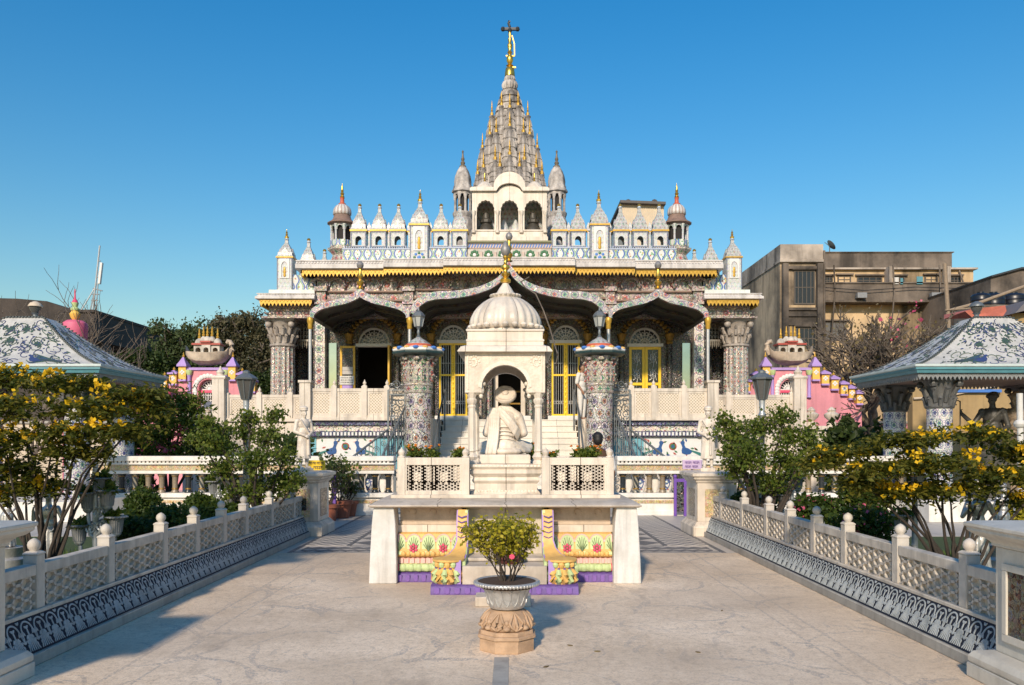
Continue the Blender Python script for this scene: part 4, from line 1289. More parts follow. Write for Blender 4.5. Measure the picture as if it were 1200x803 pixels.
ur = thing('potted_shrub', 'silver painted urn holding a twiggy yellow green shrub with one red flower', 'potted plant', (cx, cy, .40))
mb = MB().lathe((cx, cy, 0), [(.085, .40), (.135, .402), (.14, .412), (.15, .43), (.158, .46), (.166, .51), (.18, .555), (.205, .585), (.232, .603), (.25, .608)], 64)
for k in range(16):                                                  # relief leaf net
    a = 2 * PI * k / 16
    for sg in (-1, 1):
        pts = [(cx + r_ * math.cos(a + sg * da), cy + r_ * math.sin(a + sg * da), z) for r_, z, da in ((.153, .43, 0), (.159, .46, .12), (.166, .505, .2), (.18, .552, .2), (.204, .583, .08))]
        mb.tube(pts, .005, 6)
pot = mb.build('pot', M['silver'], ur, smooth=50)
mb = MB()
mb.tube([(cx + .247 * math.cos(a), cy + .247 * math.sin(a), .618) for a in [2 * PI * k / 64 for k in range(65)]], .017, 10)
for k in range(56):
    a = 2 * PI * k / 56; mb.ball((cx + .257 * math.cos(a), cy + .257 * math.sin(a), .613), (.012, .012, .017), 8)
mb.build('rim', M['silver'], pot, smooth=60)
MB().lathe((cx, cy, 0), [(.232, .60), (.232, .625)], 48).lathe((cx, cy, 0), [(.22, .58), (.225, .612), (.12, .625), (.02, .63)], 40).build('soil', M['soil'], ur, smooth=60)
mb = MB(); tips = []
for k in range(13):
    a = 2 * PI * k / 13 + random.uniform(-.2, .2); sp = random.uniform(.12, .52)
    d = Vector((math.cos(a) * sp, math.sin(a) * sp, 1.0))
    twigs(mb, (cx + .04 * math.cos(a), cy + .04 * math.sin(a), .60), d, .235, .0075, 3, tips, .30, .16, 3)
tips = [t for t in tips if t[2] > .76 or random.random() < .25]
br = mb.build('stem', M['bark'], ur, smooth=60)
P = []
for t in tips:
    for _ in range(6): P.append(np.array(t) + rng.normal(size=3) * (.018, .018, .030) - (0, 0, .02))
P = np.array(P)
leaves('foliage', P, .030, M['leaf_pot'], ur, .36, .2)
P2 = np.array([np.array((cx - .0, cy, .96 + .1 * random.random())) + rng.normal(size=3) * (.022, .022, .05) for _ in range(60)])
leaves('young_shoot', P2, .045, M['leaf_green'], ur, .4)
mb = MB()
c = Vector((X(600, 6.3), 6.28, Z(636, 6.3)))
for k in range(7):
    a = 2 * PI * k / 7; mb.ball((c.x + .013 * math.cos(a), c.y - .004, c.z + .013 * math.sin(a)), (.011, .009, .011), 8)
mb.ball(c, .014, 8)
mb.build('red_flower', M['redpink'], ur)
ps.scale = (1, 1, .82); ur.location.z = .326; ur.scale = (1, 1, .93)
t = thing('flower_pot', 'small maroon flower pot on the marble step behind the silver urn', 'pot', (X(597, 9.0), 9.02, .30))
MB().lathe((X(597, 9.0), 9.02, 0), [(.10, .30), (.15, .36), (.175, .365), (.175, .385), (.15, .387)], 28).build('pot', M['maroondark'], t)
MB().lathe((X(597, 9.0), 9.02, 0), [(.15, .36), (.14, .378), (.02, .38)], 20).build('soil', M['soil'], t)

# ------------------------------------------------------------------ marigolds in the planters
def marigold(px0, px1, py, d, label):
    x0, x1 = X(px0, d), X(px1, d); xm = (x0 + x1) / 2; w = (x1 - x0) / 2; top = Z(py, d)
    t = thing('marigold', label, 'flowers', (xm, d, 1.40), 'marigolds in the planter boxes')
    h = top - 1.42
    P = in_clumps([((xm + random.uniform(-.7, .7) * w, d + random.uniform(-.1, .1), 1.42 + h * random.uniform(.2, .6)), (w * .5, .11, h * .38)) for _ in range(8)], int(500 * w / .2 + 150))
    leaves('foliage', P, .045, M['leaf_green'], t, .28)
    mb = MB()
    for _ in range(int(7 + 45 * w)):
        x = xm + random.uniform(-1, 1) * w; y = d + random.uniform(-.13, .12); z = 1.42 + h * random.uniform(.45, 1.0)
        for k in range(9):
            v = rot_rand(1)[0]; r = .019
            mb.ball((x + v[0] * r * .6, y + v[1] * r * .6, z + v[2] * r * .4), (.010, .010, .008), 6)
    mb.build('blossom', M['oflower'], t)
    mb = MB()
    for _ in range(8): mb.tube([(xm + random.uniform(-.5, .5) * w, d, 1.41), (xm + random.uniform(-1, 1) * w, d + random.uniform(-.1, .1), 1.42 + h * .8)], .005, 5)
    mb.build('stem', M['leaf_dark'], t)


marigold(478, 516, 521, 10.4, 'orange marigolds in the planter box left of the seated statue, the fullest on that side')
marigold(531, 549, 524, 10.4, 'small orange marigold clump against the left canopy column')
marigold(619, 628, 519, 11.3, 'single tall marigold between seated statue and right canopy column')
marigold(636, 652, 528, 10.4, 'sparse orange marigolds at the inner end of the right planter box')
marigold(669, 706, 522, 10.4, 'orange marigolds in front of the man, right planter box')
# ================================================================== the temple
M['peacock'] = paint('peacock_blue', (.03, .10, .28), .35, 0, .4); M['peacock2'] = paint('peacock_green', (.05, .20, .18), .35, 0, .4)
M['inlay_green'] = paint('inlay_green', (.05, .16, .07), .4); M['tealpanel'] = paint('sky_teal_panel', (.16, .42, .50), .5, 0, .3, 5)
M['blueedge'] = paint('blue_white_edging', (.42, .48, .60), .5, 0, .7, 60)
M['tile_white'] = mosaic('white_tile', 7.0, (.60, .61, .60), (.42, .48, .50), (.50, .50, .40), (.48, .52, .54), 4, .3, (.66, .68, .68), 5, grime=.2)
M['bead'] = paint('bead_tile', (.08, .11, .22), .4, 0, .6, 60); M['bluegrey'] = paint('pale_blue_tile', (.50, .58, .66), .4, 0, .3, 20)
M['silverdark'] = paint('tarnished_silver', (.30, .27, .23), .35, .6, .5, 20, .3)
M['mos_colfl'] = mosaic('fluted_column_tile', 7.0, (.58, .50, .44), (.45, .15, .10), (.14, .32, .32), (.30, .26, .26), 4, .22, (.3, .25, .22), 5, False, glint=.25)
M['capstone'] = stone('carved_grey_capital', (.42, .37, .32), (.14, .12, .10), .7, .5, 6, .7)
M['mint'] = stone('mint_white_plaster', (.66, .72, .68), (.4, .42, .38), .3, .6, 3, .1, .3)
M['finialgrey'] = paint('weathered_finial', (.22, .18, .13), .5, .3, .5)
FZ = 2.33
YW, YF, YC = 25.2, 24.85, 22.3
tem = thing('temple', 'ornate white and gold mosaic temple with tall spire at the end of the court', 'temple', (0, 25, 0))
T_ = tem


def part(name, mb, m, **k): return mb.build(name, m, k.pop('parent', T_), **k)


def per_side(fn):
    for s in (-1, 1): fn(s)


# ---- plinth, landing, stairs
part('plinth', MB().prism([(-8.35, 23.5), (-2.05, 23.5), (-2.05, 24.9), (2.05, 24.9), (2.05, 23.5), (8.35, 23.5), (8.35, 40), (-8.35, 40)], 'z', 0, FZ - .02), M['marble'], bevel=.01)
per_side(lambda s: part('porch_floor', MB().box(s * 2.2, s * 8.4, 22.2 if 0 else 23.42, 26.6, FZ - .09, FZ).box(s * 2.2, s * 5.6, 22.2, 23.42, FZ - .09, FZ), M['marble'])); part('porch_floor', MB().box(-2.2, 2.2, 24.9, 26.6, FZ - .09, FZ), M['marble'])
def porch_base(s):
    a, b = s * 2.2, s * 5.62
    lo, hi = min(a, b), max(a, b)
    part('porch_base', MB().box(lo, hi, 22.42, 23.5, 0, FZ - .09), M['marble'])
    part('navy_course', MB().box(lo, hi, 22.3, 22.42, Z(498.5, 22.3), FZ - .09), M['mos_navy'])
    part('flower_course', MB().box(lo, hi, 22.36, 22.43, Z(505.5, 22.3), Z(498.5, 22.3)), M['mos_pilaster'])
    mb = MB().box(lo, hi, 22.28, 22.43, Z(511.5, 22.3), Z(505.5, 22.3))
    for k in range(26): mb.cbox((s * (2.6 + k * .1), 22.275, Z(508.5, 22.3)), (.055, .03, .09), 1)
    part('blue_moulding', mb, [M['mos_navy'], M['whitepaint']], smooth=0)
    # peacock panel
    pa, pb_ = s * 3.72, s * 5.32
    pn = part('peacock_panel', MB().prism([(pa, .9), (pb_, .9), (pb_, Z(517, 22.3)), (pb_ - s * .18, Z(512.5, 22.3)), (pa, Z(512.5, 22.3))], 'y', 22.39, 22.44), M['whitepaint'])
    def P2(u, v): return (s * (3.72 + u * 1.6), 1.22 + v * .53)
    def poly(mb, pts, t, mi=0):
        q = [P2(u, v) for u, v in pts]
        mb.prism(q, 'y', 22.39 - t, 22.392, mi)
    mb = MB()
    for cx, sg in ((.22, 1), (.75, -1)):
        f = lambda u, v: (cx + sg * u, v)
        body = [(-.085, .30), (-.05, .18), (.02, .14), (.09, .22), (.10, .36), (.085, .52), (.10, .66), (.12, .76), (.10, .86), (.065, .88), (.045, .80), (.05, .66), (.03, .52), (-.03, .46)]
        poly(mb, [f(*p) for p in body], .012, 0)
        poly(mb, [f(*p) for p in [(-.08, .30), (-.24, .06), (-.26, .14), (-.22, .26), (-.04, .42)]], .010, 1)
        poly(mb, [f(*p) for p in [(.0, .15), (.012, .02), (.022, .02), (.02, .15)]], .008, 2)
        poly(mb, [f(*p) for p in [(.10, .84), (.15, .81), (.10, .79)]], .008, 2)
        for k in range(3): poly(mb, [f(*p) for p in [(.075, .87), (.05 + .02 * k, .98), (.06 + .02 * k, .98)]], .008, 0)
    for k in range(34):                                            # vine leaves and flowers
        u, v = random.uniform(.03, .97), random.uniform(.06, .94)
        if abs(u - .28) < .12 and .1 < v < .8 or abs(u - .70) < .12 and .1 < v < .8: continue
        a = random.uniform(0, 6.3); L = .05
        poly(mb, [(u + L * .8 * math.cos(a), v + L * 2.2 * math.sin(a)), (u + L * .35 * math.cos(a + 1.5), v + L * math.sin(a + 1.5)), (u - L * .8 * math.cos(a), v - L * 2.2 * math.sin(a)), (u - L * .35 * math.cos(a + 1.5), v - L * math.sin(a + 1.5))], .006, random.choice((0, 2, 3, 3)))
    for rr, mi, t in ((.085, 2, .006), (.06, 3, .009), (.03, 0, .012)):
        poly(mb, [(.5 + rr * math.cos(k * PI / 6) * .8, .58 + rr * 2.4 * math.sin(k * PI / 6)) for k in range(12)], t, mi)
    part('peacock_inlay', mb, [M['peacock'], M['peacock2'], M['redmaroon'], M['inlay_green']], parent=pn, smooth=0)
    MBs = MB().prism([(s * 3.72, .9), (s * 2.7, .9), (s * 2.7, Z(512.5, 22.3)), (s * 3.72, Z(512.5, 22.3))], 'y', 22.40, 22.44)
    part('teal_panel', MBs, M['tealpanel'])
    part('teal_panel', MB().box(s * 5.33, s * 5.6, 22.40, 22.44, .9, Z(512.5, 22.3)), M['tealpanel'])
per_side(porch_base)
n = 13; rz = FZ / n
for k in range(n):
    y0 = 24.5 - (n - 1 - k) * .28
    part('step', MB().box(-2.0, 2.0, y0 + .02, 24.9, k * rz, (k + 1) * rz - .035).box(-2.03, 2.03, y0, 24.9, (k + 1) * rz - .035, (k + 1) * rz), M['stepmarble'], bevel=.004)

# ---- main front wall with five doorways (one continuous wall)
DO = [(-4.22, .50, 4.61, .50, 5.7), (-1.75, .44, 4.72, .47, 0), (0, .54, 4.75, .5, 0), (1.75, .44, 4.72, .47, 0), (4.22, .50, 4.61, .50, 0)]
poly = [(-5.85, FZ)]
for cx, hw, zt, rise, _ in DO:
    poly += [(cx - hw, FZ)] + [(cx + hw * math.cos(PI - PI * i / 16), zt + .1 + rise * math.sin(PI - PI * i / 16)) for i in range(17)] + [(cx + hw, FZ)]
poly += [(5.85, FZ), (5.85, 7.0), (-5.85, 7.0)]
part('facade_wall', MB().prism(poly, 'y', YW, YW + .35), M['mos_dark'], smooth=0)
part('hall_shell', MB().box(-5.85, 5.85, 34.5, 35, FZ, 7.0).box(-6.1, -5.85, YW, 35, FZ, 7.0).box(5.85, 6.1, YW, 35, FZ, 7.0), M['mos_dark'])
part('hall_shade_sheet', MB().box(-5.85, 5.85, 28.4, 28.5, FZ, 7.0), M['dark'])  # near-black sheet added across the hall, painted as its unlit depth
for (cx, hw, zt, rise, _), idx in zip(DO, range(5)):
    part('sill', MB().box(cx - hw - .12, cx + hw + .12, YW - .14, YW + .36, FZ, FZ + .13), M['whitepaint'], bevel=.005)
    if idx != 2:
        tr = part('transom', MB().box(cx - hw - .06, cx + hw + .06, YW - .03, YW + .2, zt, zt + .1), M['whitepaint'], bevel=.004)
    # fanlight: rays and rings of silver tracery before dark glass
    mb = MB()
    for k in range(9):
        a = PI * k / 8
        mb.bar((cx + .12 * hw * math.cos(a), YW + .1, zt + .1 + .12 * rise * math.sin(a)), (cx + .96 * hw * math.cos(a), YW + .1, zt + .1 + .96 * rise * math.sin(a)), .014, .02)
    for q in (.32, .94):
        pts = [(cx + q * hw * math.cos(PI * i / 18), YW + .1, zt + .1 + q * rise * math.sin(PI * i / 18)) for i in range(19)]
        mb.tube(pts, .014 if q < .9 else .036, 5)
    for k in range(8):
        a = PI * (k + .5) / 8
        mb.tube([(cx + (.62 * hw + .10 * hw * math.cos(u)) * math.cos(a) - .09 * hw * math.sin(u) * math.sin(a), YW + .1, zt + .1 + (.62 * rise + .10 * rise * math.cos(u)) * math.sin(a) + .09 * rise * math.sin(u) * math.cos(a)) for u in [i * PI / 4 for i in range(9)]], .012, 4)
    fl = part('fanlight', mb, M['whitepaint'])
    part('dark_glass', MB().prism([(cx + .99 * hw * math.cos(PI * i / 16), zt + .1 + .99 * rise * math.sin(PI * i / 16)) for i in range(17)], 'y', YW + .14, YW + .16), M['darkglass'], parent=fl)
    # broad beaded arch and gilt crest above
    mb = MB()
    for q0, q1, t in ((1.06, 1.34, .05), (1.34, 1.42, .08)):
        o_ = [(cx + q1 * hw * math.cos(PI * i / 18), zt + .1 + q1 * rise * math.sin(PI * i / 18)) for i in range(19)]
        i_ = [(cx + q0 * hw * math.cos(PI * i / 18), zt + .1 + q0 * rise * math.sin(PI * i / 18)) for i in range(19)]
        mb.prism(o_ + i_[::-1], 'y', YW - t, YW + .02)
    part('arch_band', mb, M['mos_dark'])
    mb = MB()
    for i in range(15):
        a = PI * (.12 + .76 * i / 14)
        rr = 1.5 + .12 * (1 - abs(i - 7) / 7)
        mb.ball((cx + rr * hw * math.cos(a), YW - .06, zt + .08 + rr * rise * math.sin(a)), (.075, .05, .06), 8)
        mb.ball((cx + (rr + .16) * hw * math.cos(a), YW - .05, zt + .08 + (rr + .16) * rise * math.sin(a)), (.045, .04, .05), 8)
    for k in range(4): mb.ball((cx, YW - .06, zt + .16 + rise * 1.72 + k * .055), (.09 - .02 * k, .05, .05), 8)
    part('gilt_crest', mb, M['gilt_dull'])
    # flanking columns with gilt heads
    for s in (-1, 1):
        x = cx + s * (hw + .24)
        c = part('door_column', MB().lathe((x, YW - .10, FZ), [(.13, 0), (.13, .12), (.09, .16), (.085, 1.2), (.08, 2.3), (.10, 2.34)], 14), M['mos_dark'])
        part('gilt_head', MB().lathe((x, YW - .10, FZ), [(.08, 2.34), (.11, 2.40), (.09, 2.45), (.13, 2.58), (.15, 2.62), (.15, 2.66)], 14), M['gilt_dull'], parent=c)


def leaf_frame(mb, x0, x1, y, z0, z1, w, cuts):
    mb.box(x0, x0 + w, y, y + .05, z0, z1); mb.box(x1 - w, x1, y, y + .05, z0, z1)
    for z in [z0] + cuts + [z1 - w]: mb.box(x0 + w, x1 - w, y + .002, y + .048, z, z + w)


def yellow_gate(cx, hw, z0, z1):
    mb = MB(); leaf_frame(mb, cx - hw, cx - .005, YW + .02, z0, z1, .055, [z0 + (z1 - z0) * .55]); leaf_frame(mb, cx + .005, cx + hw, YW + .02, z0, z1, .055, [z0 + (z1 - z0) * .55])
    for k in range(14): mb.ball((cx, YW + .01, z0 + .1 + k * (z1 - z0 - .2) / 13), (.03, .02, .05), 8)
    g = part('yellow_gate', mb, M['yellow'], bevel=.004)
    mb = MB()
    for s in (-1, 1):
        for k in range(5):
            x = cx + s * (.085 + k * (hw - .16) / 4)
            mb.tube([(x, YW + .05, z0 + .05), (x, YW + .05, z1 - .05)], .012, 6)
        for z in (z0 + .38, z0 + .46, z0 + (z1 - z0) * .55 + .4): mb.bar((cx + s * .06, YW + .05, z), (cx + s * (hw - .05), YW + .05, z), .012)
        for k in range(4):
            for z in (z0 + .42,): mb.ball((cx + s * (.13 + k * .08), YW + .05, z), .028, 8)
    part('gate_bar', mb, M['silver'], parent=g)
    return g


yellow_gate(-1.75, .44, FZ + .13, 4.72); yellow_gate(1.75, .44, FZ + .13, 4.72)
# shut door on the right porch: two leaves filled with scroll grilles
def grille(mb, x0, x1, z0, z1, y, n=2, m=2):
    w, h = (x1 - x0) / n, (z1 - z0) / m
    for i in range(n):
        for j in range(m):
            c = (x0 + (i + .5) * w, z0 + (j + .5) * h)
            for k in range(8):
                a = k * PI / 4
                mb.tube([(c[0], y, c[1]), (c[0] + .3 * w * math.cos(a + .3), y, c[1] + .3 * h * math.sin(a + .3)), (c[0] + .5 * w * math.cos(a), y, c[1] + .5 * h * math.sin(a))], .012, 5)
            mb.tube([(c[0] + .27 * w * math.cos(q * PI / 6), y, c[1] + .27 * h * math.sin(q * PI / 6)) for q in range(13)], .012, 5)
mb = MB(); gm = MB(); cx, hw, z0, z1 = 4.22, .50, FZ + .13, 4.61
for x0, x1 in ((cx - hw, cx - .004), (cx + .004, cx + hw)):
    leaf_frame(mb, x0, x1, YW + .03, z0, z1, .085, [z0 + .95])
    for q0, q1 in ((z0 + .09, z0 + .95), (z0 + 1.04, z1 - .09)): grille(gm, x0 + .09, x1 - .09, q0, q1, YW + .06, 1, 2)
g = part('yellow_door', mb, M['yellow'], bevel=.005); part('door_grille', gm, M['silver'], parent=g)
part('dark_glass', MB().box(cx - hw + .05, cx + hw - .05, YW + .085, YW + .095, z0, z1), M['darkglass'], parent=g)
# left porch door stands open: one leaf folded back against the wall, with notices on it
x0 = -4.22 - .50
mb = MB(); leaf_frame(mb, x0 - .50, x0 - .03, YW - .24, z0, z1, .07, [z0 + .95])
g = part('yellow_door', mb, M['goldpaint'], bevel=.005)  # same yellow as the shut door; darker gold carries its shade
part('mirror_infill', MB().box(x0 - .45, x0 - .08, YW - .225, YW - .215, z0, z1), M['mos_dark'], parent=g)
nb = part('notice_board', MB().box(x0 - .50, x0 - .06, YW - .27, YW - .245, z0 + .95, z0 + 1.22), M['plaster'], parent=g)
mb = MB()
for r in range(3):
    x = x0 - .47
    while x < x0 - .12:
        L = random.uniform(.02, .06); mb.box(x, x + L, YW - .275, YW - .268, z0 + 1.15 - r * .07, z0 + 1.175 - r * .07); x += L + .02
mb.build('notice_lettering', M['blackiron'], g, smooth=0)
part('notice_board', MB().box(x0 - .42, x0 - .10, YW - .27, YW - .245, z0 + .72, z0 + .93), M['purple'], parent=g)
part('notice_board', MB().box(x0 - .42, x0 - .10, YW - .26, YW - .245, z0 + 1.27, z0 + 1.50), M['tile'], parent=g)
mb = MB(); leaf_frame(mb, -4.22 + .47, -4.22 + .53, YW - .40, z0, z1, .03, []); 
part('yellow_door', MB().box(-4.22 + .50, -4.22 + .56, YW - .44, YW + .02, z0, z1), M['goldpaint'], bevel=.005)  # other leaf, shade again put into the darker gold
# tall mirrors and flower pilasters on the porch walls
per_side(lambda s: part('tall_mirror', MB().box(s * 5.36, s * 5.62, YW - .06, YW - .02, FZ + .1, 4.72), M['mirror'], bevel=.004))
per_side(lambda s: part('flower_pilaster', MB().box(s * 5.66, s * 5.96, YF - .01, YW, FZ, 5.38), M['mos_pilaster']))
per_side(lambda s: part('wall_pilaster', MB().box(s * 2.95, s * 3.25, YW - .12, YW, FZ, 5.5).box(s * 2.92, s * 3.28, YW - .16, YW, 5.0, 5.12), M['mos_dark']))
# dull gilt furniture behind the centre door
part('inner_frame', MB().box(-.5, -.36, YW + .4, YW + .5, FZ, 4.7).box(.36, .5, YW + .4, YW + .5, FZ, 4.7), M['marble'])
part('inner_rail', MB().box(-.36, .36, 27.0, 27.05, 3.3, 3.35).box(-.36, .36, 27.0, 27.05, 2.9, 2.95), M['gilt_dull'])
for s in (-1, 1):
    part('dado_panel', MB().box(s * .62, s * 1.22, YW - .05, YW, FZ + .15, 3.3), M['mos_col'])
part('threshold_course', MB().box(-2.2, 2.2, 24.88, YW - .14, FZ - .12, FZ).box(-2.2, 2.2, 24.86, 24.88, FZ - .13, FZ - .0), M['mos_navy'])

# ---- bangla-arched porch canopies
def curve(pts, n=40):
    """smooth curve through the control points (Catmull-Rom)"""
    P = [Vector((*p, 0)) for p in pts]; out = []
    P = [P[0] * 2 - P[1]] + P + [P[-1] * 2 - P[-2]]
    for i in range(1, len(P) - 2):
        for k in range(n // (len(P) - 3)):
            t = k / (n // (len(P) - 3)); a, b, c, d = P[i - 1:i + 3]
            q = .5 * (2 * b + (c - a) * t + (2 * a - 5 * b + 4 * c - d) * t * t + (3 * b - a - 3 * c + d) * t ** 3)
            out.append((q.x, q.y))
    out.append((P[-2].x, P[-2].y))
    return out


def canopy(cpx, outer, inner, xs, fin_top):
    """outer / inner: (offset px from the apex, photo y) from the left tip to the apex"""
    c = S(cpx, YC)
    o_ = curve([(S(a, YC), Z(b, YC)) for a, b in outer]); i_ = curve([(S(a, YC), Z(b, YC)) for a, b in inner])
    o_ = o_ + [(-a, b) for a, b in o_[::-1][1:]]; i_ = i_ + [(-a, b) for a, b in i_[::-1][1:]]
    band = [(c + a, b) for a, b in o_] + [(c + a, b) for a, b in i_[::-1]]
    cn = part('porch_canopy', MB().prism(band, 'y', YC - .06, YC + .10), M['mos_arch'], smooth=0)
    slab = [(c + a, b - .035) for a, b in o_] + [(c + a, b + .035) for a, b in i_[::-1]]
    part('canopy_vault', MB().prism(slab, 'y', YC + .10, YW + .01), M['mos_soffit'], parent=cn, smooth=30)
    mb = MB()
    for q in (.35, .75):                                              # ribs under the vault
        y = YC + .1 + q * (YW - YC)
        rb = [(c + a, b + .04) for a, b in i_] + [(c + a, b - .05) for a, b in i_[::-1]]
        mb.prism(rb, 'y', y, y + .1)
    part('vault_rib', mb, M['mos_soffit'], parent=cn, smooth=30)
    zt = max(b for a, b in o_)
    h = fin_top - zt + .03
    part('gilt_finial', MB().lathe((c, YC, zt - .03), [(.05 * 1, 0), (.10, .02 * h), (.045, .10 * h), (.09, .2 * h), (.10, .26 * h), (.04, .36 * h), (.08, .46 * h), (.05, .55 * h), (.035, .7 * h), (.06, .74 * h)], 14), M['gold'], parent=cn)
    part('finial_bud', MB().lathe((c, YC, zt - .03), [(.04, .72 * h), (.085, .78 * h), (.10, .86 * h), (.07, .95 * h), (.01, h)], 14), M['silverdull'], parent=cn)


big_o = [(-116, 366), (-111, 354), (-100, 346), (-84, 342), (-62, 341), (-38, 337), (-17, 328), (-5, 316), (0, 306)]
big_i = [(-112, 369), (-105, 360), (-96, 354), (-84, 351), (-66, 350), (-42, 346), (-19, 337.5), (-5, 326), (0, 318)]
canopy(0, big_o, big_i, None, Z(272, YC))
sm_o = [(-58, 372), (-58, 365), (-51, 358.5), (-38, 354), (-22, 350), (-9, 344.5), (0, 338)]
sm_i = [(-54, 373), (-53, 369), (-46, 363.5), (-32, 359.5), (-16, 356), (-5, 351.5), (0, 348.5)]
for s in (-1, 1): canopy(s * 174.5, sm_o, sm_i, None, Z(306, YC))
for x in (-233, -116.5, 116.5, 233):
    X_ = S(x, YC)
    zb = 3.05 if abs(x) < 200 else Z(448, YC)
    p = part('canopy_pole', MB().lathe((X_, YC, 0), [(.05, zb), (.05, Z(386, YC))], 12), M['silver'])
    part('gilt_cap', MB().lathe((X_, YC, 0), [(.055, Z(386, YC)), (.07, Z(384, YC)), (.065, Z(380, YC)), (.09, Z(377, YC)), (.09, Z(374, YC)), (.07, Z(372, YC))], 12), M['goldpaint'], parent=p)

# ---- frieze under the great eave
part('frieze', MB().box(-5.9, 5.9, YF, YW - .002, 5.45, 6.95), M['mos_frieze'])
mb = MB()
for s in (-1, 1):
    for x0, x1, z in ((1.0, 3.0, 6.28), (3.2, 5.95, 6.22), (3.2, 5.95, 5.95), (1.2, 3.0, 6.02)): part('frieze_ledge', MB().box(s * x0, s * x1, YF - .09, YF, z, z + .05), M['brownstone'])
mb = MB()
for k in range(-11, 12):                                              # scalloped pendant arches and brackets
    x = k * .53
    for i in range(8):
        a, b = PI * i / 8, PI * (i + 1) / 8
        mb.bar((x + .24 * math.cos(a), YF - .05, 6.42 + .22 * math.sin(a)), (x + .24 * math.cos(b), YF - .05, 6.42 + .22 * math.sin(b)), .10, .04, up=(0, 1, 0))
    mb.ball((x + .265, YF - .09, 6.42), (.05, .07, .10), 8); mb.ball((x + .265, YF - .12, 6.54), (.04, .09, .06), 8)
part('pendant_arch', mb, M['mos_frieze'])
mb = MB()
for s in (-1, 1):
  for x in (3.08, 5.75):
    mb = MB().box(s * (x - .14), s * (x + .14), YF - .12, YF, 5.5, 6.4).box(s * (x - .19), s * (x + .19), YF - .2, YF, 6.25, 6.38).box(s * (x - .18), s * (x + .18), YF - .18, YF, 5.85, 5.95)
    part('frieze_pilaster', mb, M['mos_frieze'])


def fringe(mb, x0, x1, y, z0, z1, p=.115, axis='x', t=.03):
    """gilt valance: a plain band with a row of pointed drops"""
    n = max(1, round(abs(x1 - x0) / p)); w = (x1 - x0) / n
    zm = z0 + (z1 - z0) * .45
    pts = [(x0, z1)]
    for k in range(n): pts += [(x0 + k * w, zm), (x0 + k * w + w * .15, zm - (zm - z0) * .15), (x0 + (k + .5) * w, z0), (x0 + (k + 1) * w - w * .15, zm - (zm - z0) * .15)]
    pts += [(x1, zm), (x1, z1)]
    if axis == 'x': mb.prism(pts, 'y', y, y + t)
    else: mb.prism(pts, 'x', y, y + t)
    for k in range(n):
        q = x0 + (k + .5) * w; zz = z0 + (z1 - z0) * .72
        if axis == 'x': mb.ball((q, y, zz), (abs(w) * .22, .015, (z1 - z0) * .16), 6)


# ---- great eave, stepping forward towards the middle
steps = [(-6.42, -3.75, 24.3), (-3.75, -1.95, 24.1), (-1.95, 1.95, 23.9), (1.95, 3.75, 24.1), (3.75, 6.42, 24.3)]
mf = MB(); mc = MB(); mu = MB()
for x0, x1, y in steps:
    fx0, fx1 = max(x0, -6.27), min(x1, 6.27)
    fringe(mf, fx0, fx1, y + .1, 6.62, 6.84)
    mc.loft([[(x0, y + a, z), (x1, y + a, z), (x1, 27, z), (x0, 27, z)] for a, z in ((.06, 6.83), (.0, 6.86), (.0, 6.98), (.04, 7.0), (.10, 7.07), (.06, 7.09), (.06, 7.12), (.2, 7.13))], uvs=False)
    for k in range(int((x1 - x0) / .09)): mc.cbox((x0 + .045 + k * .09, y + .055, 7.035), (.05, .06, .05))
    mu.box(max(x0, -6.27), min(x1, 6.27), y + .13, YF + .6, 6.84, 6.86)
for s in (-1, 1):
    fringe(mf, 24.4, 33, s * 6.27 - (.03 if s > 0 else 0), 6.62, 6.84, axis='y')
    mc.box(s * 6.0, s * 6.41, 27.001, 34, 6.84, 7.115)
part('gilt_fringe', mf, M['goldpaint'], smooth=30)
part('cornice', mc, M['mouldwhite'], smooth=30)
mu.box(-6.2, -5.86, YF, 34, 6.8, 6.86).box(5.86, 6.2, YF, 34, 6.8, 6.86)
part('soffit', mu, M['brownstone'])
part('roof', MB().box(-6.3, 6.3, 25.2, 35, 6.9, 7.05), M['old_white'])

# ---- parapet and roof turrets
YP = 25.0
def parapet(s):
    part('parapet', MB().box(s * 1.32, s * 2.47, YP, YP + .2, 7.05, 7.62).box(s * 3.07, s * 5.15, YP, YP + .2, 7.05, 7.58), M['mos_parapet'])
    mb = MB().box(s * 1.32, s * 2.47, YP - .02, YP + .22, 7.62, 7.66).box(s * 3.07, s * 5.15, YP - .02, YP + .22, 7.58, 7.62)
    for k in range(int(3.8 / .07)):
        x = 1.36 + k * .07
        if 2.45 < x < 3.1: continue
        mb.box(s * x, s * (x + .03), YP, YP + .06, 7.62, 7.70)
    part('parapet_coping', mb, M['blueedge'], smooth=0)
per_side(parapet)


